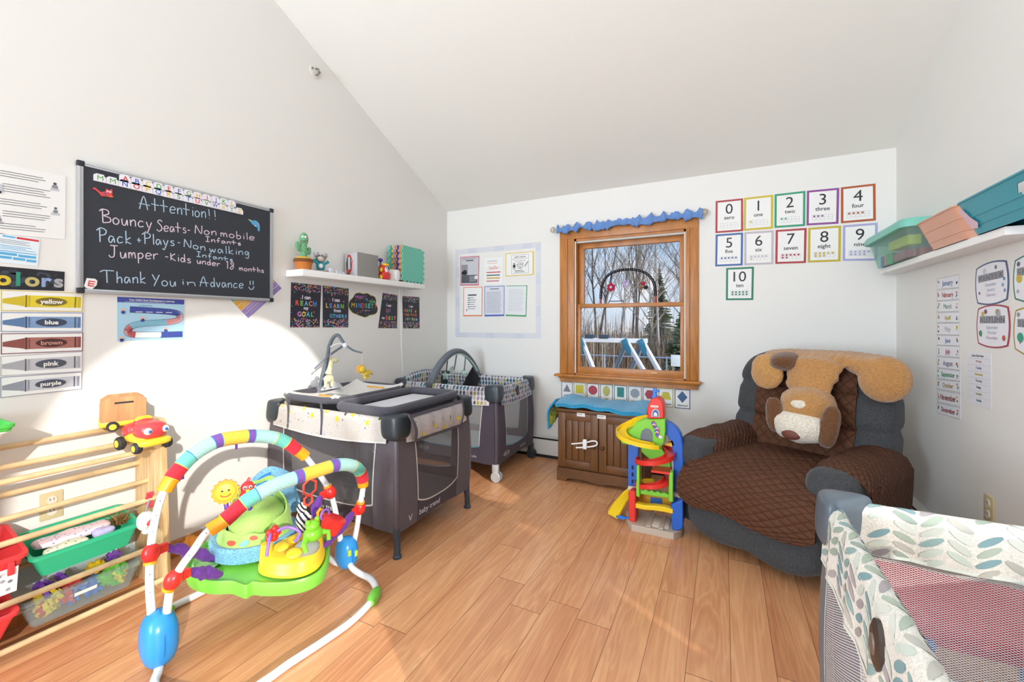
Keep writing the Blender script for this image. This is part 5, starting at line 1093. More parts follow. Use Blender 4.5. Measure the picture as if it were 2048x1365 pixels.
for i in range(len(zs) - 1):
    for j in range(n): fs.append([i * n + j, i * n + (j + 1) % n, (i + 1) * n + (j + 1) % n, (i + 1) * n + j])
fs += [list(range(n))[::-1], [(len(zs) - 1) * n + j for j in range(n)]]
mb.add(vs, fs, DEN); mb.build('backrest', rc, sharp=70)
mb = MB(); pillow(mb, (0, -.13, .345), (.29, .36, .12), DEN, .5, bul=wob); mb.build('seat', rc, sharp=70)
mb = MB(); pillow(mb, (0, -.43, .25), (.36, .10, .20), DEN, .45, bul=lambda p: wob(p) - .012 * (1 - abs(math.sin(9 * p.x))) ** 4); mb.build('footrest', rc, sharp=70)
mb = MB(); mb.span((-.42, -.36, .05), (.42, .36, .30), DEN, .04)
for x in (-.36, .36):
    for y in (-.3, .3): mb.cyl((x, y, 0), (x, y, .07), .03, C('#1E1C1B', .6), n=10)
mb.build('base', rc, sharp=70)
for sx in (-1, 1):
    mb = MB(); pillow(mb, (sx * .35, -.06, .26), (.10, .41, .22), DEN, .4, bul=lambda p: wob(p) * 1.2); pillow(mb, (sx * .35, -.09, .475), (.115, .385, .10), DEN, .62, bul=lambda p: wob(p) * 1.5 + .01 * math.sin(11 * p.y)); mb.build('armrest', rc, sharp=70)
sl = thing('slipcover', 'quilted brown slipcover spread over the seat, back and arms of the recliner', 'cover', (REC[0], REC[1], .4), rotz=RZ); sl['local'] = True
sl.matrix_world = Mx.Translation(V(REC)) @ Mx.Rotation(RZ, 4, 'Z')
sp_ = [(.10, .475), (-.06, .482), (-.22, .485), (-.36, .478), (-.46, .452), (-.525, .405), (-.552, .35), (-.556, .27), (-.55, .215)]
def seatc(u, v):
    k = v * (len(sp_) - 1); i = min(len(sp_) - 2, int(k)); f = k - i; y = sp_[i][0] + (sp_[i + 1][0] - sp_[i][0]) * f; z = sp_[i][1] + (sp_[i + 1][1] - sp_[i][1]) * f
    hw = (.272 + .075 * min(1, v * 1.3)) * (1 - (.3 * max(0, (v - .86) / .14) ** 2.5)); x = (2 * u - 1) * hw
    z += -.02 * (abs(2 * u - 1) ** 4) * (1 if v < .6 else .3) + .006 * math.sin(14 * x + 9 * v) * math.sin(8 * v + 3 * x); y += .006 * math.sin(17 * x + 3) - .012 * (v > .4)
    return V((x, y, z + .022))
mb = MB(); mb.slab(seatc, 40, 48, QB, .008, uvs=(.64, 1.0)); mb.build('seat_panel', sl, sharp=80)
def backc(u, v):
    z = .455 + .585 * v; x = (2 * u - 1) * (.272 - .012 * v); y = back_front(x, z) - .012 - .004 * math.sin(11 * x + 13 * z) - (.05 * (1 - v / .12) ** 2 if v < .12 else 0)
    return V((x, y, z))
mb = MB(); mb.slab(lambda u, v: backc(1 - u, v), 30, 36, QB, .006, uvs=(.54, .56)); mb.build('back_panel', sl, sharp=80)
for sx in (-1, 1):
    prof_ = [(-.128, .44), (-.134, .49), (-.108, .555), (-.055, .588), (0, .594), (.06, .587), (.112, .555), (.139, .50), (.137, .43), (.134, .37), (.130, .30)]
    def armc(u, v, sx=sx):
        k = v * (len(prof_) - 1); i = min(len(prof_) - 2, int(k)); f = k - i; a = prof_[i][0] + (prof_[i + 1][0] - prof_[i][0]) * f; z = prof_[i][1] + (prof_[i + 1][1] - prof_[i][1]) * f
        y = -.37 + .58 * u; return V((sx * (.352 + a * .95), y, z - (.035 * (1 - u / .25) ** 2 if u < .25 else 0) * (z > .5) + .004 * math.sin(30 * y + 9 * v)))
    mb = MB(); mb.slab(armc if sx > 0 else (lambda u, v, f_=armc: f_(1 - u, v)), 24, 30, QS, .007, uvs=(.58, .75)); mb.build('arm_panel', sl, sharp=80)
# plush dog draped over the top of the chair, head hanging forward
FUR = C('#B98750', .95, 'plush'); FURD = C('#6B4526', .95, 'plush'); FURL = C('#C79458', .95, 'plush'); FURW = C('#E6DCCB', .95, 'plush'); NOSE = C('#6E3B2C', .6)
dg = thing('plush_dog', 'big tan plush dog draped over the recliner back with its head hanging down', 'plush toy', REC, rotz=RZ)
def blob(name, parts, mat, vox, parent):
    mb = MB()
    for c, r, M in parts: mb.ball(c, r, mat, 20, M=M)
    o = mb.build(name, parent, sharp=180); m = o.modifiers.new('fuse', 'REMESH'); m.mode = 'VOXEL'; m.voxel_size = vox; m.use_smooth_shade = True
    s_ = o.modifiers.new('relax', 'SMOOTH'); s_.iterations = 4; return o
rx = lambda a: Mx.Rotation(R(a), 4, 'X'); ry = lambda a: Mx.Rotation(R(a), 4, 'Y'); rz_ = lambda a: Mx.Rotation(R(a), 4, 'Z')
body = [((x, .235 + .02 * math.sin(x * 7), 1.045 - .12 * max(0, abs(x - .06) - .16)), (.035, .15, .052), None) for x in [-.18 + .042 * i for i in range(14)]]
body += [((.08 + .02 * math.sin(3 * i), .095 - .022 * i, 1.0 - .05 * i), (.15 - .014 * i, .05, .06), None) for i in range(5)] + [((.39, .14, .96), (.115, .06, .125), ry(12)), ((.30, .2, 1.02), (.1, .1, .06), None), ((-.17, .17, 1.0), (.07, .07, .05), None)]
blob('body', body, FUR, .011, dg)
hc = V((.085, .015, .735))
bd = MB(); pillow(bd, hc + V((0, .0, .045)), (.135, .125, .115), FUR, .9, 24, bul=lambda p: .004 * math.sin(60 * p.x) * math.sin(50 * p.z)); hd = bd.build('head', dg, sharp=180)
bd = MB(); pillow(bd, hc + V((-.01, -.045, -.058)), (.142, .125, .095), FURW, .9, 24, bul=lambda p: .004 * math.sin(60 * p.x) * math.sin(50 * p.z)); bd.build('muzzle', dg, sharp=180)
bd = MB(); bd.ball(hc + V((-.02, -.155, -.095)), (.048, .02, .03), NOSE, 16); bd.build('nose', dg)
bd = MB(); bd.ball(hc + V((.0, -.105, .068)), (.05, .022, .03), FURW, 16); bd.build('forehead_patch', dg)
for sx, c, L_, rr in ((-1, hc + V((-.128, -.105, -.01)), .10, -4), (1, hc + V((.14, -.10, -.03)), .115, 10)):
    bd = MB(); pillow(bd, c, (.045, .026, L_), FURD, .75, 18, M=ry(rr)); bd.build('ear', dg, sharp=180)
for c in ((-.155, .06, .955),):
    bd = MB(); pillow(bd, c, (.094, .036, .108), FURL, .9, 22, bul=lambda p: .003 * math.sin(70 * p.x) * math.sin(70 * p.z)); bd.build('paw', dg, sharp=180)
bd = MB(); pillow(bd, (-.065, .16, 1.02), (.085, .165, .06), FURD, .8, 20); bd.build('back_patch', dg, sharp=180)
# ================================================================ wooden cabinet, towel, lock
K0, K1, KF, KB, KZ = -1.193, -.52, 3.175, 3.60, .575
WD = C('#6E451C', .45, 'wood'); WDH = C('#6A411A', .45, 'wood', dir=1); SLOT = C('#2A1A0E', .7)
cbn = thing('cabinet', 'low dark brown wooden cabinet with two planked doors under the window', 'cabinet', ((K0 + K1) / 2, (KF + KB) / 2, 0))
mb = MB(); mb.span((K0, KF + .02, .02), (K1, KB, KZ - .02), WD, .004); mb.build('body', cbn)
mb = MB(); mb.span((K0 - .008, KF - .006, KZ - .022), (K1 + .008, KB, KZ), WDH, .006); mb.build('top', cbn)
sk = [(K0, 0), (K0 + .07, 0), (K0 + .085, .02)] + [(K0 + .1 + (K1 - K0 - .2) * i / 16, .028 + .012 * math.sin(PI * i / 16) - .022 * math.exp(-((i - 8) / 3) ** 2)) for i in range(17)] + [(K1 - .085, .02), (K1 - .07, 0), (K1, 0), (K1, .105), (K0, .105)]
mb = MB(); mb.prism(sk, .024, WDH, M=Mx(((1, 0, 0, 0), (0, 0, 1, KF - .004), (0, 1, 0, 0), (0, 0, 0, 1)))); mb.build('skirt', cbn)
xm = (K0 + K1) / 2; KN = C('#4A2D17', .4)
for side, (a, b) in enumerate(((K0 + .012, xm - .004), (xm + .004, K1 - .012))):
    mb = MB(); z0, z1 = .115, KZ - .03; st_ = .058; f0 = KF + .0
    mb.span((a, f0, z0), (a + st_, f0 + .022, z1), WD, .003); mb.span((b - st_, f0, z0), (b, f0 + .022, z1), WD, .003); mb.span((a + st_, f0 + .001, z0), (b - st_, f0 + .022, z0 + st_), WDH, .003); mb.span((a + st_, f0 + .001, z1 - st_), (b - st_, f0 + .022, z1), WDH, .003)
    nn = 4; pw = (b - a - 2 * st_) / nn
    for i in range(nn): mb.span((a + st_ + pw * i + .002, f0 + .012, z0 + st_ - .004), (a + st_ + pw * (i + 1) - .002, f0 + .02, z1 - st_ + .004), WD, .003)
    mb.span((a + st_, f0 + .017, z0 + st_), (b - st_, f0 + .021, z1 - st_), SLOT); d = mb.build('door', cbn)
    kx = b - .03 if side == 0 else a + .03; mb = MB(); mb.lathe([(.006, 0), (.006, .012), (.014, .018), (.015, .026), (.009, .032), (0, .033)], KN, 14, M=Mx(((1, 0, 0, kx), (0, 0, -1, KF), (0, 1, 0, .305), (0, 0, 0, 1)))); mb.build('knob', d)
    mb = MB(); lx = onY(1162 if side == 0 else 1203, 830, KF).x; lz = onY(1162 if side == 0 else 1203, 830 if side == 0 else 834.5, KF).z; s = Sheet(lambda x, y, w_: V((lx - .033 + x, KF - .0006 - w_, lz - .014 + y)), .066, .028, mb).base(PAPER, .0008); s.lines(.006, .019, .05, 2, .007, DGREY, .35); mb.build('paper_label', d)
lk = thing('cabinet_lock', 'white plastic sliding child lock across the cabinet knobs', 'lock', (xm, KF - .03, .3))
yl = KF - .042; mb = MB(); p1, p2, p3 = onY(1143, 889, yl), onY(1188, 883, yl), onY(1188, 893, yl)
mb.tube(spline([onY(1143, 888.5, yl), onY(1170, 886, yl), onY(1186, 882.5, yl), onY(1194, 885.5, yl), onY(1191, 892, yl), onY(1172, 895, yl), onY(1152, 896, yl)], 5), .006, WHITE, 8); mb.build('sliding_loop', lk)
c = onY(1170, 889, yl); mb = MB(); mb.box(c, (.032, .026, .075), WHITE, .007); mb.build('catch', lk)
TW = C('#2FA0CF', .95, 'plush')
def tow(u, v):
    y = KF - .02 + .36 * u; x = K0 - .012 + (K1 - K0 + .03) * v; z = KZ + .05 + .012 * math.sin(5 * v + 2 * u) + .006 * math.sin(23 * v) - .015 * (1 - u) ** 6
    return V((x, y, z))
def towl(u, v):
    y = KF + .01 + .33 * u - .02 * v; z = KZ + .05 - .225 * v * (1 - .35 * u); x = K0 - .014 - .035 * math.sin(PI / 2 * min(1, v * 2)) - .015 * math.sin(7 * u + 4 * v) - .03 * v * (1 - u); return V((x, y, z))
def towr(u, v): return V((K1 + .018 + .03 * math.sin(PI / 2 * min(1, 2 * v)) + .01 * math.sin(8 * u), KF + .0 + .34 * u, KZ + .05 - .085 * v))
twl = thing('towel', 'bright blue towel with floral lining laid over the wooden cabinet', 'towel', (xm, KF + .18, KZ))
mb = MB(); mb.slab(lambda u, v: tow(1 - u, v), 16, 40, TW, .03); mb.build('top_fold', twl, sharp=80)
mb = MB(); mb.slab(lambda u, v: towl(1 - u, v), 14, 14, TW, .014); mb.build('hanging_edge', twl, sharp=80)
mb = MB(); mb.slab(lambda u, v: towr(u, v), 12, 8, TW, .014); mb.build('hanging_edge', twl, sharp=80)
mb = MB(); s = Sheet(lambda x, y, w_: towl(x / .3, 1 - y / .2) + V((.0155 + w_, -.012, 0)), .3, .2, mb); mb.grid(lambda u, v: s.fn(u * .3, v * .2, 0), 10, 10, C('#9DAE3C', .9, 'cloth'), us=(.0, .75), vs=(.15, .95)); r = random.Random(8)
for i in range(60): s.disc(r.uniform(.01, .21), r.uniform(.04, .18), r.uniform(.004, .009), C(r.choice(['#C84A2E', '#E0B43A', '#3F6E2E', '#D86A8A', '#E4DDB0']), .9), 1 + .2 * (i % 4), 7)
mb.build('floral_lining', twl, sharp=80)
# ================================================================ toy race tower
tw = thing('toy_tower', 'tall plastic toy car tower with spiral ramps, yellow, green, red and blue', 'toy', (-.38, 2.73, 0))
TB = C('#1F5FC0', .35); TG = C('#7FCB3A', .35); TY = C('#F2CB1E', .35); TRR = C('#E0342A', .35); TT = C('#BFAF9E', .45); TBD = C('#17489A', .4)
def pxprism(name, pts, Y0, Y1, mat, parent=None, bev=0, more=()):
    mb = MB()
    for P_, a, b, m in [(pts, Y0, Y1, mat)] + list(more):
        q = [onY(x, y, a) for x, y in P_]; mb.prism([(v.x, v.z) for v in q], b - a, m, fn=lambda x, z, t, a=a: V((x, a + t, z)))
    o = mb.build(name, parent or tw, sharp=30)
    if bev: m_ = o.modifiers.new('bevel', 'BEVEL'); m_.width = bev; m_.segments = 2; m_.limit_method = 'ANGLE'; m_.harden_normals = False
    return o
bp = [onZ(x, y, 0) for x, y in ((1252, 1036), (1253, 1048), (1263, 1063), (1347, 1081), (1362, 1076), (1368, 1064))]
pl = [(v.x, v.y) for v in bp] + [(-.235, 2.79), (-.53, 2.82)]
mb = MB(); mb.prism(pl, .04, TT)
for f in (.3, .55): 
    mb.span((-.5 + .28 * f, 2.6, .04), (-.47 + .28 * f, 2.8, .05), TT, .004)
mb.span((-.40, 2.62, .04), (-.29, 2.78, .046), C('#D2C6B6', .45), .003); o = mb.build('base', tw, sharp=30); m_ = o.modifiers.new('bevel', 'BEVEL'); m_.width = .008; m_.segments = 2; m_.limit_method = 'ANGLE'
pxprism('red_column', [(1256, 986), (1262, 982), (1271, 984), (1271, 1047), (1258, 1043), (1257, 1000)], 2.63, 2.74, TRR, bev=.006)
pxprism('blue_column', [(1256, 890), (1277, 890), (1271, 984), (1256, 982)], 2.72, 2.80, TB, bev=.004, more=[([(1263, y), (1267, y), (1267, y + 8), (1263, y + 8)], 2.717, 2.722, DK) for y in (932, 946, 960)])
pxprism('blue_column', [(1341, 1010), (1366, 1000), (1366, 1056), (1360, 1062), (1344, 1061)], 2.63, 2.76, TB, bev=.006)
pxprism('blue_arch', [(1328, 842), (1343, 848), (1354, 857), (1362, 870), (1366, 890), (1367, 925), (1367, 1000), (1348, 1000), (1347, 930), (1344, 896), (1337, 876), (1326, 862)], 2.70, 2.76, TB, bev=.006)
gp = pxprism('green_panel', [(1238, 876), (1250, 868), (1262, 858), (1272, 846), (1290, 839), (1330, 838), (1331, 862), (1328, 886), (1322, 897), (1306, 897), (1290, 891), (1256, 891), (1243, 888)], 2.66, 2.74, TG, bev=.006)
pxprism('window', [(1281, 884), (1281, 871), (1284, 862), (1291, 857.5), (1299, 859), (1304, 866), (1305, 884)], 2.655, 2.663, C('#6E767C', .4), gp)
s = Sheet(lambda x, y, w_: V((x, 2.6535 - w_, y)), 1, 1); r = random.Random(4)
for i in range(16): q = onY(1308 + 6 * (i / 16) + r.uniform(-3, 3) + .3 * i, 846 + 1.9 * i, 2.653); s.disc(q.x, q.z, .011, C(('#C0392B', '#2E5FA8', '#7E57A0', '#E0DCD8')[i % 4], .4), 1 + .1 * i, 8)
s.mb.build('race_sticker', gp)
def ramp(name, pts, wd, mat, wall=.016, parent=None):
    """open chute: floor with two raised lips, swept along pts"""
    pts = spline(pts, 6); mb = MB(); vs, fs = [], []; k = 8
    for i, p in enumerate(pts):
        t = pts[min(i + 1, len(pts) - 1)] - pts[max(0, i - 1)]; sd = V((-t.y, t.x, 0)); sd = sd.normalized() if sd.length > 1e-6 else V((0, 1, 0)); h = wd / 2
        for a, z in ((-h, wall), (-h + .006, wall), (-h + .006, .004), (h - .006, .004), (h - .006, wall), (h, wall), (h, -.006), (-h, -.006)): vs.append(p + sd * a + V((0, 0, z)))
    for i in range(len(pts) - 1):
        for j in range(k): fs.append([i * k + j, (i + 1) * k + j, (i + 1) * k + (j + 1) % k, i * k + (j + 1) % k])
    fs += [list(range(k)), [(len(pts) - 1) * k + j for j in range(k)][::-1]]
    mb.add(vs, fs, mat); return mb.build(name, parent or tw, sharp=30)
ramp('upper_ramp', [onY(1322, 835, 2.78), onY(1297, 838, 2.77), onY(1272, 844, 2.74), onY(1250, 857, 2.70), onY(1242, 868, 2.63), onY(1252, 880, 2.585), onY(1275, 889, 2.575), onY(1300, 894, 2.58), onY(1313, 896, 2.60)], .062, TY, .02)
rt2 = pxprism('red_turret', [(1295, 838), (1294, 822), (1296, 810), (1302, 800), (1309, 796), (1317, 797), (1324, 803), (1327, 812), (1328, 838)], 2.65, 2.75, TRR, bev=.006)
pxprism('turret_sticker', [(1303, 834), (1303, 826), (1306, 820), (1311, 818), (1316, 820.5), (1319, 826), (1319, 835)], 2.644, 2.652, C('#C9C7C4', .4), rt2, more=[([(1305, 833), (1305, 826), (1308, 821.5), (1311, 820), (1314.5, 822), (1317, 827), (1317, 834)], 2.642, 2.645, C('#2E4FA8', .4)), ([(1307, 832), (1308, 826), (1312, 825), (1315, 830), (1314, 833)], 2.6405, 2.643, C('#E3D9D4', .4)), ([(1301, 813), (1302, 811.5), (1316, 812.5), (1317, 814.5), (1315, 816), (1302, 815)], 2.642, 2.650, C('#EDE8E4', .4)), ([(1304, 813), (1314, 813.7), (1314, 815), (1304, 814.4)], 2.6405, 2.643, C('#C98A84', .4))])
pxprism('turret_flag', [(1303, 797), (1306, 786), (1305.5, 780), (1307, 777), (1309, 778), (1310, 781), (1318, 781.5), (1318.5, 785.5), (1311, 785.5), (1313, 790), (1314, 797.5)], 2.68, 2.71, C('#1E78D8', .35), bev=.003)
ramp('middle_ramp', [onY(1318, 899, 2.80), onY(1333, 901, 2.77), onY(1341, 910, 2.70), onY(1334, 920, 2.63), onY(1312, 927, 2.60), onY(1290, 928, 2.61), onY(1279, 925, 2.66), onY(1286, 921, 2.72)], .055, TRR, .022)
pxprism('middle_panel', [(1281, 893), (1300, 897), (1322, 897), (1341, 925), (1342, 944), (1304, 941), (1306, 926), (1283, 905)], 2.72, 2.77, TG, bev=.005)
pxprism('red_ledge', [(1302, 941), (1340, 946), (1340, 951), (1302, 946)], 2.62, 2.74, TRR, bev=.003)
ramp('lower_ramp', [onY(1338, 951, 2.78), onY(1337, 960, 2.70), onY(1326, 970, 2.64), onY(1303, 975, 2.62), onY(1281, 974, 2.65), onY(1277, 968, 2.72)], .05, TRR, .02)
for x0_, x1_, ya, yb in ((1273, 1279, 931, 996), (1338, 1346, 946, 1006)): pxprism('green_upright', [(x0_, ya), (x1_, ya), (x1_, yb), (x0_ - 1, yb - 3)], 2.62, 2.68, TG, bev=.004)
pxprism('scalloped_rail', [(1277, 981), (1281, 978), (1286, 982), (1292, 979), (1297, 984), (1304, 981), (1309, 986), (1316, 983), (1321, 988), (1328, 986), (1338, 991), (1338, 997), (1308, 993), (1277, 988)], 2.64, 2.67, TG, bev=.003)
pxprism('back_panel', [(1272, 984), (1345, 990), (1345, 1022), (1272, 1012)], 2.77, 2.79, C('#D9A01E', .4), more=[([(1301, 995), (1324, 998), (1324, 1016), (1301, 1012)], 2.765, 2.772, C('#1E62AE', .4))])
ramp('floor_ramp', [V((-.40, 2.80, .235)), V((-.47, 2.795, .225)), V((-.545, 2.785, .16)), V((-.60, 2.75, .085)), V((-.635, 2.70, .02))], .085, TY, .012)
pxprism('yellow_bar', [(1271, 1008), (1290, 1012), (1308, 1012), (1330, 1015), (1346, 1020), (1346, 1029), (1328, 1025), (1308, 1022), (1290, 1021), (1271, 1017)], 2.62, 2.66, TY, bev=.004)
pxprism('winding_key', [(1232, 1033), (1238, 1034), (1242, 1032), (1247, 1035), (1258, 1036), (1258, 1038.5), (1247, 1039), (1242, 1040), (1238, 1037), (1233, 1037)], 2.655, 2.668, C('#1E78D8', .35))
for px, py in ((1265, 978), (1357, 991)):
    q = onY(px, py, 2.70); mb = MB(); mb.cyl((q.x - .025, 2.70, q.z), (q.x + .025, 2.70, q.z), .016, C('#C9BBA4', .4), n=14); mb.build('pivot', tw)
pxprism('small_car', [(1331, 888), (1336, 881), (1345, 882), (1348, 890), (1346, 893), (1332, 892)], 2.70, 2.735, C('#E0B02A', .4), more=[([(1333, 886), (1337, 882), (1342, 883), (1341, 887)], 2.697, 2.737, C('#5A3A2A', .4))])
# ================================================================ baby jumper
jp = thing('baby_jumper', 'colourful baby jumper with padded arches, green tray and hanging toys', 'baby jumper', (-1.75, 1.15, 0))
HL_, HR_ = V((-1.84, .80, .10)), V((-1.70, 1.54, .10)); jd = (HR_ - HL_); jd.z = 0; jd.normalize(); jn = V((jd.y, -jd.x, 0))
TUBE = C('#E6E6EA', .3); JO = C('#F0A01E', .35); JR = C('#DE2E2A', .3); JB = C('#2F8FD6', .3); JG = C('#7FD24A', .35); JY = C('#F0CE35', .35); JP = C('#6A3C96', .8, 'cloth')
PADS = {'red': C('#C8303E', .85, 'cloth'), 'teal': C('#6FBFB2', .85, 'cloth'), 'pale': C('#A3CFCA', .85, 'cloth'), 'purple': C('#7A52A6', .85, 'cloth'), 'yellow': C('#DCC04A', .85, 'cloth'), 'blue': C('#3A78BE', .85, 'cloth')}
def arch(tilt, pts, clamps, segs):
    a = R(tilt); up = V((0, 0, 1)) * math.cos(a) + jn * math.sin(a); N = jd.cross(up)
    pl = lambda p: onP(p[0], p[1], HL_, N)
    W_ = spline([pl(p) for p in pts], 6)
    near = lambda p: min(range(len(W_)), key=lambda i: (W_[i] - pl(p)).length)
    b0, b1 = near(segs[0][1]), near(segs[-1][1])
    for part in (W_[:b0 + 2], W_[b1 - 1:]):
        mb = MB(); mb.tube(part, .0135, TUBE, 12)
        for i in range(2, len(part) - 2, 4): mb.ball(part[i] + (V((0, 0, EYE)) - part[i]).normalized() * .0125, .003, C(('#8A93A0', '#3F7FD0')[i % 3 % 2], .5), 6)
        mb.build('frame_tube', jp)
    for (k0, p0), (k1, p1) in zip(segs[:-1], segs[1:]):
        i0, i1 = near(p0), near(p1)
        if i1 <= i0: i1 = i0 + 1
        P_ = W_[i0:i1 + 1]
        if k1 == 'orange':
            mb = MB(); mb.tube(P_, .0265, JO, 14); mb.build('end_sleeve', jp); continue
        mb = MB(); mb.tube(P_, .0295, PADS[k1], 14)
        mb.tube([P_[0].lerp(P_[1], .0), P_[0].lerp(P_[1], .25)], .0305, C('#E2C23A', .8) if k1 in ('red', 'teal') else PADS['blue'], 14); mb.build('arch_pad', jp)
    for p, to in clamps:
        c = pl(p); i = near(p); t = (W_[min(i + 1, len(W_) - 1)] - W_[max(0, i - 1)]).normalized(); M = t.to_track_quat('Z', 'Y').to_matrix().to_4x4()
        mb = MB(); mb.ball(c, (.029, .029, .036), JR, 16, M=M); q = (V(to) - c); q.z = 0; q.normalize(); c2 = c + q * .03; Mq = q.to_track_quat('X', 'Z').to_matrix(); mb.box(c2, (.05, .022, .034), JR, .006, M=Mq); cl_ = mb.build('strap_clamp', jp)
        mb = MB(); mb.cyl(c - t * .038, c - t * .028, .02, JO); mb.build('collar', cl_)
        A = c + q * .055; B = V(to); r = random.Random(int(p[0])); pts_ = [A.lerp(B, k / 9) + V((r.uniform(-.006, .006), r.uniform(-.006, .006), r.uniform(-.006, .006))) * (0 < k < 9) for k in range(10)]
        mb = MB(); mb.tube(spline(pts_, 3), [.008 + .014 * math.sin(PI * min(1, k / 27)) ** .7 + r.uniform(-.0025, .0025) for k in range(28)], JP, 14); mb.build('bungee_sleeve', jp, sharp=50)
    return pl, W_
TRZ = .235
fa = arch(12, [(327, 1287), (339, 1186), (346.5, 1163), (364, 1132), (387, 1101.5), (412, 1067), (448.5, 1042), (485, 1009), (514, 990), (551, 971), (589, 957), (632, 943), (673, 931), (700, 931), (716, 939), (724, 954), (726, 975), (723, 995), (719, 1018), (714, 1055), (706, 1094)],
          [((346.5, 1160), (-1.80, .985, .25)), ((719.5, 1017), (-1.60, 1.30, .25))],
          [('', (418, 1062)), ('orange', (448.5, 1042)), ('red', (485, 1009)), ('teal', (514, 990)), ('pale', (586, 958)), ('purple', (606, 951.5)), ('yellow', (658, 936)), ('purple', (673.5, 931.5)), ('pale', (706, 933)), ('teal', (719.6, 944)), ('red', (726, 960)), ('orange', (726, 972))])
ba = arch(-12, [(306, 1258), (300, 1186), (299.6, 1136), (302, 1109), (304, 1078.5), (312, 1032), (325, 990), (343, 959), (362, 934), (383, 913), (408, 896), (436, 882.5), (470, 876), (506, 872.7), (545, 875.5), (573.5, 886), (594.6, 901.5), (611, 914), (629, 936), (648, 963), (660, 984), (669, 1015), (677, 1055), (681, 1082)],
          [((302, 1107), (-1.93, 1.03, .25)), ((660, 985), (-1.78, 1.36, .25))],
          [('', (327, 985)), ('orange', (342.7, 959)), ('red', (362, 934)), ('teal', (383, 913)), ('pale', (427, 886)), ('purple', (440.8, 880.5)), ('yellow', (494.6, 874)), ('purple', (506, 872.7)), ('pale', (552, 878)), ('teal', (573.5, 886)), ('red', (594.6, 901.5)), ('orange', (612, 915))])
# blue housings where the arches meet the floor tubes
for c, (px, py), rr in ((HL_, (318, 1275), (.062, .056, .098)), (HR_, (693, 1105), (.05, .05, .078))):
    q = onP(px, py, c, jn); q.z = max(q.z, .085); M = Mx.Rotation(math.atan2(jd.y, jd.x), 4, 'Z')
    mb = MB(); pillow(mb, q, (rr[1], rr[0] * 1.15, rr[2]), JB, .8, 22, M=M); mb.tube([q + M.to_3x3() @ V((rr[1] * 1.0 * 0, rr[0] * 1.16 * math.cos(t_), rr[2] * 1.01 * math.sin(t_))) for t_ in [2 * PI * i / 20 for i in range(20)]], .003, C('#2477B8', .4), 6, closed=True); h_ = mb.build('hub_housing', jp)
    if px < 500: continue
    mb = MB()
    for dz, dx in ((.02, -.018), (.005, .018)): mb.box(q + jn * (rr[0] * 1.1) + jd * dx + V((0, 0, dz)), (.01, .016, .028), C('#B9DE4A', .4), .003, M=M.to_3x3() @ Mx.Rotation(R(-90), 3, 'Z'))
    mb.build('accent_tab', h_)
# floor tubes
ftp = [(-1.835, .80, .06), (-1.80, .775, .02), (-1.70, .735, .016)] + [tuple(onZ(x, y, .016)) for x, y in ((460, 1400), (525, 1366), (580, 1327), (640, 1288), (700, 1246), (737, 1210), (752, 1182))] + [tuple(onZ(742, 1160, .03)), tuple(onZ(720, 1148, .04)), tuple(onZ(703, 1135, .05)), (-1.705, 1.53, .07)]
bp_ = [(-1.85, .79, .06), (-1.93, .79, .02), tuple(onZ(306, 1262, .016)), tuple(onZ(318, 1234, .016)), tuple(onZ(350, 1212, .016)), tuple(onZ(395, 1190, .016)), tuple(onZ(450, 1160, .016)), tuple(onZ(510, 1122, .016)), tuple(onZ(570, 1098, .016)), tuple(onZ(610, 1098, .016)), tuple(onZ(650, 1112, .025)), tuple(onZ(676, 1127, .04)), (-1.71, 1.545, .07)]
for P_ in (ftp, bp_): mb = MB(); mb.tube(spline(P_, 6), .0145, TUBE, 12); mb.build('floor_tube', jp)
for a, b in (((741, 1208), (755, 1180)), ((318, 1236), (344, 1217))):
    A, B = onZ(*a, .018), onZ(*b, .018); mb = MB(); mb.tube([A, A.lerp(B, .2), A.lerp(B, .5), A.lerp(B, .8), B], [.016, .024, .026, .024, .016], JG, 12); mb.build('green_foot', jp)
# tray with its console
tp_ = spline([onZ(x, y, TRZ) for x, y in ((370, 1141), (385, 1158), (420, 1167), (462, 1167), (478, 1172), (492, 1176), (506, 1169), (530, 1171), (580, 1169), (625, 1157), (650, 1138), (659, 1110), (656, 1085), (632, 1063), (590, 1052), (540, 1050), (490, 1058), (447, 1072), (405, 1090), (378, 1115))], 4, True)
tpo = [(v.x, v.y) for v in tp_]; cx = sum(p[0] for p in tpo) / len(tpo); cy = sum(p[1] for p in tpo) / len(tpo)
def scl(P_, m): return [(cx + (x - cx) * m, cy + (y - cy) * m) for x, y in P_]
k = len(tpo); vs = []
lay = [(.9, TRZ - .05), (.985, TRZ - .045), (1.0, TRZ - .02), (1.0, TRZ), (.985, TRZ + .008), (.95, TRZ + .004), (.93, TRZ - .008)]
for m_, z in lay: vs += [(x, y, z) for x, y in scl(tpo, m_)]
fs = [[i * k + j, i * k + (j + 1) % k, (i + 1) * k + (j + 1) % k, (i + 1) * k + j] for i in range(len(lay) - 1) for j in range(k)] + [[j for j in range(k)][::-1], [(len(lay) - 1) * k + j for j in range(k)]]
mb = MB(); mb.add(vs, fs, JG); mb.build('tray', jp, sharp=50)
for px, py, rx_, ry_ in ((412, 1130, .06, .045), (440, 1096, .045, .04)):
    c = onZ(px, py, TRZ); mb = MB(); mb.lathe([(.9, 0), (1, .006), (.9, .01), (.82, .004), (.7, -.004), (0, -.006)], C('#A9DF86', .4), 20, M=Mx.Translation(c) @ Mx.Scale(1, 4) @ Mx.Diagonal((rx_, ry_, 1, 1))); mb.build('snack_well', jp)
mb = MB(); c = onZ(482, 1186, .14); mb.slab(lambda u, v: c + V((.016 * u, .004 * v, .07 * v)), 1, 2, C('#A58CC6', .8, 'cloth'), .002); mb.build('webbing_tail', jp)
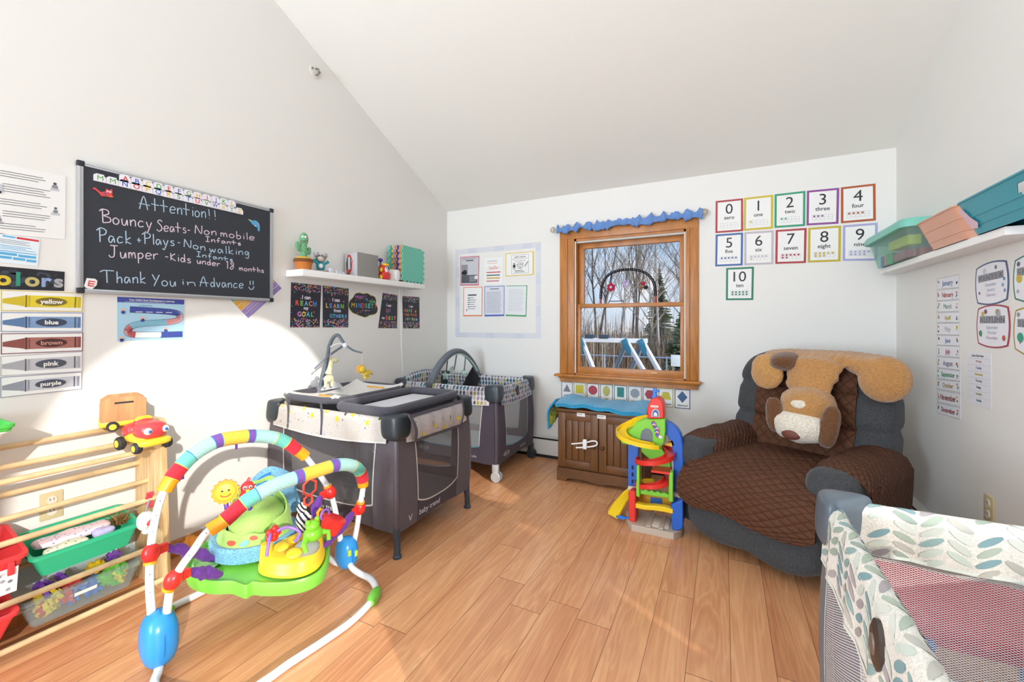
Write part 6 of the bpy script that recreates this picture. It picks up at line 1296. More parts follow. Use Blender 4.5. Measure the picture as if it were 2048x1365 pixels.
co_ = [onZ(x, y, TRZ + .01) for x, y in ((516, 1132), (524, 1146), (560, 1153), (605, 1149), (637, 1132), (650, 1107), (646, 1086), (625, 1078), (590, 1092), (556, 1106), (528, 1116))]
cpo = [(v.x, v.y) for v in spline(co_, 4, True)]; ccx = sum(p[0] for p in cpo) / len(cpo); ccy = sum(p[1] for p in cpo) / len(cpo); k = len(cpo); vs = []
lay = [(1.0, 0), (1.0, .014), (.95, .02), (.92, .055), (.86, .064), (.6, .066)]
for m_, z in lay: vs += [(ccx + (x - ccx) * m_, ccy + (y - ccy) * m_, TRZ + z + (.022 * ((y - ccy) * .6 - (x - ccx) * 0) / .15 if z > .03 else 0)) for x, y in cpo]
fs = [[i * k + j, i * k + (j + 1) % k, (i + 1) * k + (j + 1) % k, (i + 1) * k + j] for i in range(len(lay) - 1) for j in range(k)] + [[(len(lay) - 1) * k + j for j in range(k)]]
mb = MB(); mb.add(vs, fs, JY); a = onZ(533, 1120, TRZ + .02); mb.cyl(a, a + V((0, 0, .07)), .028, JY, .022, n=16); con = mb.build('activity_console', jp, sharp=50)
mb = MB(); c = onZ(614, 1096, TRZ + .075); mb.ball(c, (.05, .05, .035), C('#C9D2DC', .08, 'clear', op=.45), 18); mb.build('clear_dome', con)
for i, (px, py, r_) in enumerate(((563, 1094, .034), (589, 1079, .03), (588, 1107, .036))):
    c = onZ(px, py, TRZ + .085); mb = MB(); mb.ball(c, (r_, r_ * .8, .012), C('#EBC42E', .35), 16, M=rx(15)); mb.build('yellow_petal', con)
st_ = C('#8A5FC0', .4); a = onZ(533, 1114, TRZ + .08); fl_ = onZ(545, 1068, TRZ + .14)
mb = MB(); mb.tube(spline([a, a.lerp(fl_, .6) + V((0, 0, .03)), fl_, onZ(575, 1055, TRZ + .16), onZ(600, 1066, TRZ + .13), onZ(589, 1085, TRZ + .10)], 5), .0065, st_, 8); mb.build('purple_stalk', con)
mb = MB()
for i in range(5): mb.ball(fl_ + V((.0, .02 * math.cos(i * 1.256), .02 * math.sin(i * 1.256))) + V((.005, 0, 0)), (.012, .016, .016), JR, 10)
mb.ball(fl_ + V((.012, 0, 0)), .012, JR, 10); mb.build('red_flower', con)
c = onZ(626, 1068, TRZ + .13); FG = C('#7ACB2E', .35); mb = MB(); mb.ball(c, (.035, .04, .034), FG, 14); mb.ball(c + V((.01, -.01, .04)), (.026, .03, .022), FG, 12)
for sx in (-1, 1): mb.ball(c + V((.01, .022 * sx - .01, .06)), .011, FG, 8); mb.tube([c + V((0, .03 * sx, -.005)), c + V((.02, .06 * sx, -.015)), c + V((.03, .055 * sx, -.045))], [.014, .011, .009], FG, 8)
mb.build('frog_toy', con)
c = onZ(663, 1052, TRZ + .10); mb = MB(); M = Mx.Translation(c) @ rx(-20) @ ry(15); mb.lathe([(0, -.03), (.04, -.03), (.05, .02), (.052, .035), (.046, .037)], JR, 20, M=M); mb.lathe([(.046, .034), (0, .036)], C('#2E6FB4', .3), 20, M=M); mb.build('drum_toy', con)
c = onZ(650, 1030, TRZ + .15); mb = MB(); mb.tube([c + V((.0, .022 * math.cos(t_), .022 * math.sin(t_))) for t_ in [2 * PI * i / 16 for i in range(16)]], .005, st_, 8, closed=True); mb.build('purple_ring', con)
mb = MB(); c = onZ(640, 1032, TRZ + .14); mb.tube([c + V((0, -.01, -.03)), c + V((0, -.012, .02)), c + V((0, .0, .03)), c + V((0, .012, .02)), c + V((0, .01, -.02))], .007, JO, 8); mb.build('orange_clip', con)
# seat: denim ring, lime cloth cone, upright back flap
so = onZ(512, 1088, TRZ + .01); DN = C('#6FA3D4', .9, 'denim'); LM = C('#A9D070', .9, 'cloth')
mb = MB(); mb.lathe([(.15, -.01), (.172, .0), (.178, .05), (.168, .062), (.15, .058), (.142, .02)], DN, 36, M=Mx.Translation(so)); mb.build('seat_ring', jp)
def seatf(u, v):
    a = 2 * PI * u; r_ = .155 - .04 * v + .012 * math.sin(5 * a + 4 * v) * v; bk = .5 + .5 * math.cos(a - 2.35)
    z = .045 + (.05 + .17 * bk ** 1.5) * v + .008 * math.sin(7 * a) * v; return so + V((r_ * math.cos(a), r_ * math.sin(a), z))
mb = MB(); mb.slab(seatf, 48, 10, LM, .006, us=(.12, 1.12)); mb.build('seat_liner', jp, sharp=80)
def flap(u, v):
    x = u - .5; return onP(575, 1040, (so.x - .02, so.y + .03, 0), V((.75, -.66, 0))) * 0 + so + V((-.03, .06, .06)) + jd * (x * (.27 - .05 * v) + .05) + V((0, 0, 1)) * (.245 * v - .05 * abs(x) ** 1.5 * 4 * v) + jn * (-.05 * v + .03 * math.sin(8 * x) * v * .4 - .01)
mb = MB(); mb.slab(flap, 20, 14, DN, .012); fb = mb.build('seat_back', jp, sharp=80)
s = Sheet(lambda x, y, w_: flap(x, y) + jn * (.004 + w_), 1, 1)
s.poly([(.22 + .28 * i / 6, .35) for i in range(7)] + [(.5 - .28 * i / 6, .9) for i in range(7)], C('#2E78C4', .85), 1)
for i in range(10):
    s.rect(.17, .2 + .07 * i, .04, .036, INK, 2); s.rect(.17, .236 + .07 * i, .04, .034, PAPER, 2); s.rect(.17 + .034 * i, .28, .018, .06, INK, 2); s.rect(.188 + .034 * i, .28, .016, .06, PAPER, 2)
s.mb.build('printed_panel', fb)
s = Sheet(lambda x, y, w_: seatf(x, y) + V((math.cos(2 * PI * x), math.sin(2 * PI * x), 0)) * (.006 + w_), 1, 1)
for x, y, c in ((.86, .5, '#7FB8DE'), (.9, .7, '#E0604A'), (.80, .6, '#C8543E'), (.95, .5, '#6FA84A')): s.disc(x, y, .02, C(c, .85), 1, 10, .16)
s.mb.build('seat_motif', jp)
mb = MB(); pillow(mb, so + V((-.005, .012, .10)), (.10, .115, .095), LM, .9, 26, bul=lambda p: .012 * math.sin(34 * p.x + 20 * p.z) * math.sin(28 * p.y)); mb.build('seat_cloth', jp, sharp=80)
# clear play dish at the wall side of the tray
c = onZ(440, 1062, TRZ + .02); mb = MB(); mb.ball(c, (.075, .075, .06), C('#C6D3D2', .1, 'clear', op=.35), 18)
for i in range(5): mb.ball(c + V((.03 * math.cos(i * 1.3), .03 * math.sin(i * 1.3), .005 + .008 * i)), .015, C(('#5A7A3E', '#8A4A2E', '#E0E0D8', '#C23A34', '#4E6E3A')[i], .5), 8)
mb.build('clear_bead_dish', jp)
# sun, parrot and hanging zebra
def flower_toy(px, py, base, c1, c2): pass
sc_ = onP(451, 983, HL_ - jn * .14, jn); SU = C('#F2A52A', .4); SY = C('#EFC53A', .4); view = (V((0, 0, EYE)) - sc_).normalized(); view.z *= .3; view.normalize(); Ms = view.to_track_quat('Z', 'Y').to_matrix().to_4x4(); Ms.translation = sc_
mb = MB(); mb.prism([((.046 + .007 * (i % 2)) * math.cos(2 * PI * i / 28), (.046 + .007 * (i % 2)) * math.sin(2 * PI * i / 28)) for i in range(28)], .016, SU, M=Ms); sn = mb.build('sun_toy', jp)
mb = MB(); mb.lathe([(.038, .014), (.034, .02), (0, .026)], SY, 24, M=Ms); s = Sheet(lambda x, y, w_: Ms @ V((x, y, .0245 + w_)), 1, 1, mb)
for dx in (-.012, .012): s.disc(dx, .007, .0042, INK, 2, 8); 
s.line([(.02 * math.cos(a), -.002 + .016 * math.sin(a)) for a in [PI * (1.12 + .095 * i) for i in range(9)]], .004, C('#C8403A', .5), 2); mb.build('sun_face', sn)
tb = onZ(458, 1068, TRZ); mb = MB(); mb.tube(spline([sc_ + V((0, 0, -.04)), sc_ + V((0, .008, -.10)), tb], 6), .009, C('#6A3CA6', .4), 10); mb.build('purple_stem', sn)
pcn = onP(495, 976, HL_ - jn * .12, jn); mb = MB(); mb.ball(pcn, (.026, .028, .03), C('#E2383E', .4), 14); mb.ball(pcn + V((0, 0, -.035)), (.03, .034, .03), C('#E2383E', .4), 14); vd = view
mb.tube([pcn + V((0, 0, .028)), pcn + V((0, .01, .042))], .006, C('#E2383E', .4), 6); pr_ = mb.build('parrot_toy', jp)
mb = MB(); sdv = V((-vd.y, vd.x, 0)).normalized()
for sg in (-1, 1): mb.ball(pcn + vd * .022 + sdv * .011 * sg + V((0, 0, .006)), .0075, PAPER, 8); mb.ball(pcn + vd * .029 + sdv * .011 * sg + V((0, 0, .006)), .004, INK, 6)
mb.ball(pcn + vd * .028 + V((0, 0, -.008)), (.009, .009, .007), JY, 8); mb.build('parrot_face', pr_)
mb = MB(); mb.tube(spline([pcn + V((0, 0, -.05)), pcn + V((.01, .01, -.12)), onZ(505, 1070, TRZ)], 5), .009, C('#6A3CA6', .4), 10); mb.build('purple_stem', pr_)
pf = fa[0]; hx = pf((617, 946))
def link(c, r_, a0): return [c + jd * (r_ * math.cos(t_)) + V((0, 0, 1.15 * r_ * math.sin(t_))) for t_ in [2 * PI * i / 6 + a0 for i in range(6)]]
LR = C('#E8503E', .35); c1 = pf((615, 973)); c2 = pf((612, 999))
for c, r_, q in ((c1, .032, PI / 6), (c2, .02, PI / 6)): mb = MB(); mb.tube([p + jn * .02 for p in link(c, r_, q)], .0055, LR, 8, closed=True); mb.build('plastic_link', jp)
ZB = bpy.data.materials.new('zebra_stripes'); ZB.use_nodes = True; t = ZB.node_tree; p_ = t.nodes['Principled BSDF']; p_.inputs['Roughness'].default_value = .9
wv = t.nodes.new('ShaderNodeTexWave'); wv.inputs['Scale'].default_value = 22; wv.inputs['Distortion'].default_value = 3; wv.bands_direction = 'DIAGONAL'; co = t.nodes.new('ShaderNodeTexCoord'); rp = t.nodes.new('ShaderNodeValToRGB'); rp.color_ramp.interpolation = 'CONSTANT'; rp.color_ramp.elements[0].color = srgb('#23232A'); rp.color_ramp.elements[1].color = srgb('#E6E2DC'); rp.color_ramp.elements[1].position = .45
t.links.new(co.outputs['Object'], wv.inputs[0]); t.links.new(wv.outputs[0], rp.inputs[0]); t.links.new(rp.outputs[0], p_.inputs[0])
zc_ = pf((604, 1040)) + jn * .02; mb = MB(); pillow(mb, zc_, (.03, .034, .052), ZB, .85, 18, M=rx(8)); mb.ball(zc_ + V((0, -.012, .062)), (.02, .022, .026), ZB, 12); zb = mb.build('zebra_toy', jp)
mb = MB(); mb.slab(lambda u, v: zc_ + jn * .032 + jd * (.005 + .026 * u) + V((0, 0, .01 - .03 * v)), 2, 2, JO, .004); mb.build('felt_patch', zb)
mb = MB(); mb.tube([c2 + jn * .02 + V((0, 0, -.02)), zc_ + V((0, -.012, .085))], .003, st_, 6); mb.build('loop', zb)
for WW, px, py in ((fa, 724, 975), (ba, 470, 876), (ba, 362, 934)):
    a = min(WW[1], key=lambda q: (q - WW[0]((px, py))).length) + V((0, 0, -.02)); mb = MB(); mb.slab(lambda u, v: a + jd * (.01 * u) + V((0, 0, -.032 * v)), 1, 3, JP if px < 700 else PADS['pale'], .002); mb.build('fabric_tag', jp)
# ================================================================ toy rack on the left wall and what is in it
RW = C('#D6B483', .45, 'wood'); RWH = C('#DDBE90', .42, 'wood', dir=1)
rk = thing('toy_rack', 'pale wooden toy rack with slanted rows of dowels along the left wall', 'toy rack', (-2.5, .6, 0))
prof = [(XL + .016, 0), (-2.335, 0), (-2.335, .06), (-2.37, .60), (-2.375, .78), (-2.39, .80), (XL + .03, .80), (XL + .016, .78)]
for y in (1.03, .12):
    mb = MB(); mb.prism(prof, .024, RW, M=Mx(((1, 0, 0, 0), (0, 0, 1, y), (0, 1, 0, 0), (0, 0, 0, 1)))); mb.build('side_panel', rk)
DWL = [(-2.59, .755), (-2.52, .69), (-2.44, .652), (-2.585, .565), (-2.50, .492), (-2.395, .432), (-2.58, .255), (-2.372, .213), (-2.585, .07), (-2.355, .05)]
for x, z in DWL: mb = MB(); mb.cyl((x, .13, z), (x, 1.035, z), .0115, RWH, n=12); mb.build('dowel', rk)
def tub(mb, b0, b1, t0, t1, z0, z1, th, mat, lip=.008, rr=.02, dz=0):
    """open box with rounded corners: floor rectangle b0-b1, rim rectangle t0-t1; dz lifts the -x side of it"""
    def ring(a, b, r_, z, m=0):
        P_ = rrect(a[0] + m, b[0] - m, a[1] + m, b[1] - m, max(.004, r_ - m * .5), z, 4); xm_ = max(a[0], b[0])
        return [V((p.x, p.y, p.z + dz * (xm_ - p.x))) for p in P_]
    L_ = [ring(b0, b1, rr * .8, z0), ring(t0, t1, rr, z1 - .012), ring(t0, t1, rr, z1 - .012, -lip), ring(t0, t1, rr, z1, -lip), ring(t0, t1, rr, z1, th), ring(b0, b1, rr * .8, z0 + th, th)]
    k = len(L_[0]); vs = [p for l in L_ for p in l]
    fs = [[i * k + j, i * k + (j + 1) % k, (i + 1) * k + (j + 1) % k, (i + 1) * k + j] for i in range(len(L_) - 1) for j in range(k)] + [list(range(k))[::-1], [(len(L_) - 1) * k + j for j in range(k)]]
    return mb.add(vs, fs, mat)
GB = C('#2FB083', .35); RB = C('#D93A3E', .35); CLR = C('#EAF3F5', .08, 'clear', op=.1)
mb = MB(); tub(mb, (-2.565, .655), (-2.425, .935), (-2.60, .625), (-2.405, .962), .245, .335, .004, GB, dz=.24)
tag(mb.build('storage_bin', sharp=40), 'green plastic storage bin in the toy rack holding dress up clothes', 'bin', 'storage bins in the toy rack')
mb = MB(); tub(mb, (-2.56, .625), (-2.41, .935), (-2.60, .585), (-2.385, .968), .062, .182, .003, CLR, dz=.24)
for dy in (): pass
cbn_ = tag(mb.build('storage_bin', sharp=40), 'clear plastic storage bin in the toy rack full of toy gears', 'bin', 'storage bins in the toy rack')
s = Sheet(lambda x, y, w_: V((-2.383 + .0 + w_ - .012 * (1 - y / .03), .74 + x, .125 + y)), .07, .016).base(PAPER, .001); s.mb.build('paper_label', cbn_)
mb = MB(); tub(mb, (-2.57, .32), (-2.40, .56), (-2.60, .285), (-2.365, .60), .24, .385, .004, RB, dz=.24)
rb1 = tag(mb.build('storage_bin', sharp=40), 'red plastic storage bin with a white paper label beside the green bin', 'bin', 'storage bins in the toy rack')
s = Sheet(lambda x, y, w_: V((-2.394 + .029 * (y + .02) / .14 + .002 + w_, .46 + x, .245 + y)), .12, .1).base(PAPER, .001); r = random.Random(3)
for i in range(14): s.disc(.01 + .1 * r.random(), .01 + .08 * r.random(), .007, C(r.choice(['#9A9CA4', '#C4C6CC', '#7E8088']), .6), 1, 7)
s.mb.build('paper_label', rb1)
for y in (.56, .345): mb = MB(); mb.box((-2.362, y, .345), (.01, .018, .05), RB, .003); mb.build('rib', rb1)
mb = MB(); tub(mb, (-2.55, .30), (-2.37, .53), (-2.59, .26), (-2.335, .57), .066, .19, .004, RB, dz=.2)
tag(mb.build('storage_bin', sharp=40), 'red plastic storage bin on the lowest row with a tan block on top', 'bin', 'storage bins in the toy rack')
# contents
def lump(name, label, cat, c, r_, mat, seed, n=22, e=.8, amp=.008, M=None, group=None):
    r = random.Random(seed); k = [(r.uniform(25, 70), r.uniform(25, 70), r.uniform(0, 6)) for _ in range(4)]
    mb = MB(); pillow(mb, c, r_, mat, e, n, bul=lambda p: sum(math.sin(a * p.x + b * p.y + f + 30 * p.z) for a, b, f in k) / 4 * amp, M=M); return tag(mb.build(name, sharp=60), label, cat, group)
def floral(key, base, spots):
    m, t, p = newmat(key); co = t.nodes.new('ShaderNodeTexCoord'); v = t.nodes.new('ShaderNodeTexVoronoi'); v.inputs['Scale'].default_value = 70; rp = t.nodes.new('ShaderNodeValToRGB'); rp.color_ramp.interpolation = 'CONSTANT'
    e = rp.color_ramp.elements; e[0].color = srgb(spots[0]); e[1].position = .28; e[1].color = srgb(base); x = e.new(.16); x.color = srgb(spots[1]); t.links.new(co.outputs['Object'], v.inputs[0]); t.links.new(v.outputs[0], rp.inputs[0]); t.links.new(rp.outputs[0], p.inputs[0]); p.inputs['Roughness'].default_value = .6; return m
lump('folded_dress', 'pink floral folded cloth lying in the green bin', 'clothing', (-2.515, .775, .342), (.045, .12, .016), floral('pink_floral_cloth', '#EDD3DC', ('#D0607E', '#7E9AD0')), 1, e=.5)
lump('folded_dress', 'pale green striped folded cloth in front of the pink floral cloth', 'clothing', (-2.452, .735, .322), (.026, .07, .018), floral('pale_green_cloth', '#DDE2CB', ('#D06A5A', '#8CB88A')), 2, e=.5)
lump('cloth_bundle', 'lilac gauzy cloth bundle between floral cloth and doll hair', 'clothing', (-2.45, .855, .335), (.026, .035, .02), C('#B9B4E0', .7, 'cloth'), 3)
hr = MB(); r = random.Random(6); HC = C('#8A6A3A', .7)
for i in range(90):
    a = V((-2.50 + r.uniform(-.02, .02), .922 + r.uniform(-.015, .02), .325)); d = V((r.uniform(-.03, .05), r.uniform(-.03, .035), r.uniform(.015, .055))); hr.tube([a, a + d * .6 + V((0, 0, .01)), a + d], [.0022, .0018, .0006], HC, 4, caps=False)
tag(hr.build('doll_wig'), 'tuft of light brown doll hair sticking up in the green bin', 'toy')
def gear(c, r_, mat, name, label, M, group='toy gears in the clear bin'):
    mb = MB(); n = 7; P_ = []
    for i in range(n):
        a = 2 * PI * i / n; w = PI / n
        for da, rr_ in ((-.5 * w, 1), (.5 * w, 1), (.55 * w, .72), (1.45 * w, .72)): P_.append((r_ * rr_ * math.cos(a + da), r_ * rr_ * math.sin(a + da)))
    mb.prism(P_, .014, mat, M=Mx.Translation(c) @ M); mb.lathe([(.0, .014), (r_ * .3, .014), (r_ * .3, .022), (0, .022)], mat, 12, M=Mx.Translation(c) @ M); return tag(mb.build(name), label, 'toy gear', group)
r = random.Random(12); GC = {'yellow': '#E9C62A', 'red': '#D8453F', 'blue': '#2E6FC4', 'green': '#6CC23A', 'purple': '#7B4BB0'}
gl = [('yellow', .635, .085, 0), ('yellow', .66, .115, 1), ('yellow', .695, .10, 0), ('yellow', .67, .075, 2), ('red', .73, .105, 0), ('red', .755, .125, 1), ('red', .70, .07, 2), ('blue', .79, .085, 0), ('blue', .825, .10, 1), ('green', .86, .11, 0), ('green', .885, .135, 1), ('green', .925, .125, 0), ('green', .86, .14, 2), ('purple', .68, .15, 2), ('purple', .73, .155, 2), ('purple', .90, .165, 2), ('yellow', .83, .165, 1), ('yellow', .91, .09, 0), ('red', .935, .08, 1), ('purple', .64, .145, 1), ('yellow', .645, .06, -.5), ('yellow', .70, .125, -.5), ('red', .745, .085, -.5), ('blue', .785, .055, -.5), ('blue', .82, .07, -.6), ('green', .85, .10, -.5), ('green', .885, .085, -.5), ('green', .905, .12, -.6), ('yellow', .945, .11, -.3), ('red', .665, .045, -.4), ('blue', .745, .05, -.4)]
for cn_, y, z, lay_ in gl:
    x = -2.44 - .035 * lay_ + (z - .1) * .15; x = min(x, -2.452); gear(V((x, min(.905, max(.668, y)), max(z + .015, .103 + .24 * (-2.44 - x)))), .033, C(GC[cn_], .4), 'toy_gear', '%s interlocking toy gear piece in the clear storage bin' % cn_, Mx.Rotation(r.uniform(0, 3), 4, 'Z') @ ry(r.uniform(50, 85)) @ Mx.Rotation(r.uniform(0, 2), 4, 'Z'))
mb = MB(); mb.box((-2.49, .44, .35), (.09, .06, .05), C('#B9743E', .6, 'wood'), .006, M=rz_(25).to_3x3()); tag(mb.build('wooden_block'), 'brown wooden block inside the upper red bin', 'toy block')
mb = MB(); mb.box((-2.455, .47, .19), (.07, .12, .035), C('#DDB877', .5, 'wood'), .004, M=rz_(12).to_3x3()); tag(mb.build('tan_block'), 'long tan block lying across the lower red bin', 'toy block')
mb = MB(); mb.box((-2.50, .37, .19), (.06, .06, .035), C('#6A4BB0', .45), .006, M=rz_(-20).to_3x3()); tag(mb.build('purple_block'), 'purple plastic block beside the tan block in the lower red bin', 'toy block')
# green box on top of the rack at the edge of the frame
gt = thing('storage_box', 'white box with a green rim on top of the toy rack at the frame edge', 'box', (-2.45, .35, .77))
mb = MB(); tub(mb, (-2.57, .24), (-2.37, .50), (-2.60, .21), (-2.335, .545), .768, .868, .004, C('#E6E4E0', .4)); mb.build('box_body', gt)
mb = MB(); tub(mb, (-2.605, .205), (-2.325, .555), (-2.61, .20), (-2.32, .56), .862, .888, .006, C('#4CC04E', .35), lip=.004); mb.build('green_rim', gt)
# toy tow car with wooden sided trailer
car = thing('toy_car', 'red and yellow toy car with big eyes on top of the toy rack', 'toy', (-2.40, .975, .675), rotz=R(2))
car.matrix_world = car.matrix_world @ Mx.Scale(1.25, 4); CRD = C('#D5454A', .3); CY = C('#EFD03A', .35); TYR = C('#2B2B30', .6)
mb = MB(); pillow(mb, (0, 0, .045), (.075, .04, .018), CY, .5, 20); pillow(mb, (.07, 0, .035), (.028, .05, .014), CY, .6, 18); mb.build('chassis', car)
mb = MB(); pillow(mb, (.045, 0, .075), (.05, .045, .032), CRD, .75, 20); pillow(mb, (-.045, 0, .065), (.036, .042, .028), CRD, .7, 18); mb.ball((-.002, .0, .098), (.022, .032, .016), CRD, 14); mb.build('body_shell', car)
mb = MB(); pillow(mb, (.0, .0, .108), (.008, .026, .014), CY, .6, 12); mb.build('windscreen', car)
for sx in (-1, 1):
    mb = MB(); mb.ball((.088, .026 * sx, .078), .0125, PAPER, 12); e_ = mb.build('eye', car); mb = MB(); mb.ball((.0975, .025 * sx, .078), .006, C('#2E5FA8', .3), 8); mb.build('pupil', e_)
for x, rw in ((.06, .02), (-.055, .024)):
    for sy in (-1, 1):
        mb = MB(); M = Mx(((1, 0, 0, x), (0, 0, 1, .046 * sy), (0, 1, 0, rw), (0, 0, 0, 1))); mb.lathe([(0, -.011), (rw * .8, -.011), (rw, -.006), (rw, .006), (rw * .8, .011), (0, .011)], TYR, 18, M=M); wl_ = mb.build('wheel', car)
        mb = MB(); mb.lathe([(0, .0125 * sy), (rw * .55, .012 * sy), (rw * .6, .009 * sy)], CY, 14, M=M); mb.build('hubcap', wl_)
tr_ = thing('toy_trailer', 'toy trailer with brown wooden look sides behind the red toy car', 'toy', (-2.543, .955, .778), rotz=R(72)); tr_.matrix_world = tr_.matrix_world @ Mx.Scale(1.3, 4); TB_ = C('#BE8A5A', .5, 'wood')
mb = MB(); mb.box((0, 0, .012), (.13, .10, .02), CY, .006); mb.build('trailer_bed', tr_)
for y in (-.048, .048):
    mb = MB(); P_ = [(-.06, 0), (.06, 0), (.06, .07), (.04, .085), (-.04, .085), (-.06, .07)]; mb.prism(P_, .008, TB_, M=Mx(((1, 0, 0, 0), (0, 0, 1, y - .004), (0, 1, 0, .02), (0, 0, 0, 1))))
    mb.box((0, y, .085), (.05, .0095, .006), DK); mb.build('side_board', tr_)
for x in (-.058, .058): mb = MB(); mb.box((x, 0, .05), (.008, .088, .06), TB_, .003); mb.build('end_board', tr_)
for y in (-.06, .06):
    mb = MB(); mb.lathe([(0, -.01), (.014, -.01), (.017, -.005), (.017, .005), (.014, .01), (0, .01)], TYR, 16, M=Mx(((1, 0, 0, -.03), (0, 0, 1, y), (0, 1, 0, .005), (0, 0, 0, 1)))); w_ = mb.build('wheel', tr_); mb = MB(); sg = 1 if y > 0 else -1; mb.lathe([(0, .0115 * sg), (.010, .011 * sg)], CY, 12, M=Mx(((1, 0, 0, -.03), (0, 0, 1, y), (0, 1, 0, .005), (0, 0, 0, 1)))); mb.build('hubcap', w_)
# plush bird hung from a dowel
b_ = onX(292, 1042, -2.375); bt_ = V((-2.395, b_.y + .015, .432)); bd_ = thing('bird_toy', 'white plush bird with red beak hanging from a dowel of the toy rack', 'plush toy', b_)
mb = MB(); pillow(mb, b_, (.03, .034, .042), C('#E3E6E2', .9, 'plush'), .85, 18); mb.build('bird_body', bd_)
mb = MB(); mb.tube([b_ + V((.026, .004, -.004)), b_ + V((.05, .012, -.012))], [.016, .002], RED, 8); mb.build('beak', bd_)
mb = MB(); pillow(mb, b_ + V((.012, .01, -.045)), (.02, .03, .012), C('#BFD8E2', .9, 'plush'), .8, 14); mb.build('feet', bd_)
mb = MB(); mb.tube([b_ + V((0, 0, .04)), b_ + V((0, .008, .075)), bt_ + V((.014, 0, -.0))], .0045, C('#8A8A92', .8), 6); mb.build('cord', bd_)
mb = MB(); mb.slab(lambda u, v: bt_ + V((.014 + .006 * math.sin(9 * v), -.012 + .026 * u, -.035 + .075 * v)), 2, 8, C('#CF4A55', .85, 'cloth'), .006); mb.build('strap', bd_)
# ================================================================ on the left shelf
SX = XL + .085; Z0 = SHZ
def base_at(px, py, X=None): return onX(px, py, X if X is not None else SX)
c = base_at(607, 540); c.z = Z0; ct = thing('cactus_toy', 'green plush cactus toy in an orange pot on the toy shelf', 'toy', c)
mb = MB(); mb.lathe([(.045, 0), (.056, .055), (.06, .058), (.06, .075), (.054, .077)], C('#C9783A', .8, 'cloth'), 22, M=Mx.Translation(c)); pot = mb.build('pot', ct)
mb = MB(); mb.lathe([(.0605, .056), (.062, .06), (.062, .074), (.0605, .078)], C('#7A4E2E', .8, 'cloth'), 22, M=Mx.Translation(c)); mb.build('brown_band', pot)
mb = MB(); mb.lathe([(.055, .074), (.045, .09), (.0, .097)], C('#DDAA3A', .85, 'cloth'), 20, M=Mx.Translation(c)); mb.build('soil', pot)
CG = C('#6FAE7E', .9, 'plush')
o_c = blob('cactus_body', [(c + V((0, 0, .09 + .02 * i)), (.024, .024, .02), None) for i in range(5)] + [(c + V((0, .002, .215)), (.029, .031, .046), None)] + [(c + V((0, -.03 - .012 * i, .14 - .0 * i)), (.014, .014, .014), None) for i in range(2)] + [(c + V((0, -.047, .15 + .01 * i)), (.0145, .0145, .014), None) for i in range(4)] + [(c + V((0, .03 + .012 * i, .125)), (.013, .013, .013), None) for i in range(2)] + [(c + V((0, .044, .13 + .008 * i)), (.0135, .0135, .014), None) for i in range(4)], CG, .005, ct)
mb = MB(); vw = (V((0, 0, EYE)) - c); vw.z = 0; vw.normalize(); sdx = V((-vw.y, vw.x, 0))
for sg, e in ((-1, -.006), (1, .018)): mb.ball(c + vw * .026 + sdx * (.008 * sg + .004) + V((0, 0, .225)), .008, PAPER, 8)
mb.tube([c + vw * .029 + sdx * (-.012 + .006 * i) + V((0, 0, .20 - .006 * math.sin(PI * i / 4))) for i in range(5)], .002, C('#7A3A2E', .6), 5); mb.build('face', ct)
c = base_at(638.5, 543); c.z = Z0; c.y += .012; ms = thing('moose_toy', 'grey moose toy with checked antlers and teal body on the toy shelf', 'toy', c); TL = C('#2E9DAE', .5); MGY = C('#8E857C', .7)
mb = MB(); mb.lathe([(.05, 0), (.052, .008), (.045, .016), (0, .018)], C('#8E8984', .5), 22, M=Mx.Translation(c)); mb.build('stand', ms)
mb = MB(); mb.ball(c + V((0, 0, .045)), (.03, .032, .034), TL, 14)
for sg in (-1, 1): mb.tube([c + V((0, .02 * sg, .06)), c + V((.004, .046 * sg, .075)), c + V((.006, .058 * sg, .085))], [.012, .01, .012], TL, 8)
bo_ = mb.build('moose_body', ms); mb = MB(); mb.ball(c + vw * .024 + V((0, 0, .045)), (.014, .016, .018), PAPER, 10); mb.build('belly', bo_)
mb = MB(); mb.ball(c + V((0, 0, .1)), (.03, .034, .028), MGY, 14); mb.ball(c + vw * .02 + V((0, 0, .094)), (.02, .026, .018), C('#C9C0B4', .7), 12)
for sg in (-1, 1): mb.ball(c + V((0, .038 * sg, .112)), (.008, .014, .009), MGY, 8)
for sg in (-1, 1): mb.ball(c + vw * .026 + sdx * .013 * sg + V((0, 0, .118)), .004, INK, 6)
mb.build('moose_head', ms)
for sg in (-1, 1):
    mb = MB(); pillow(mb, c + V((0, .034 * sg, .13)), (.012, .026, .016), C('#C9CDD2', .8, 'cloth'), .8, 14); s = Sheet(lambda x, y, w_: c + V((0, .034 * sg, .13)) + vw * (.012 + w_) + sdx * (x - .02) + V((0, 0, y - .01)), .04, .02, mb)
    for i in range(5):
        for j in range(3): s.rect(.001 + .008 * i, .001 + .0066 * j, .005, .004, C(('#C0453E', '#3E5E9A', '#E8E4E0', '#4A4A52')[(i + 2 * j) % 4], .8), 1)
    mb.build('antler', ms)
for i, (px, w_) in enumerate(((660, .03), (672, .018), (679, .014), (686, .012))):
    q = base_at(px, 547, XL + .12); mb = MB(); mb.box((q.x, q.y, Z0 + .5 * (.036, .028, .024, .02)[i]), (.025, w_, (.036, .028, .024, .02)[i]), C('#DEDDE6', .4), .004); tag(mb.build('white_block'), ('widest white block beside the moose toy on the shelf', 'second white block along the shelf from the moose', 'third white block along the shelf from the moose', 'smallest white block on the shelf, nearest the grey box')[i], 'block', 'small white blocks on the shelf')
ya_, yb_ = base_at(715, 550, XL + .155).y, base_at(757, 555, XL + .155).y
gx = thing('grey_box', 'grey storage box with a red marker picture on its side on the shelf', 'box', (XL + .09, (ya_ + yb_) / 2, Z0))
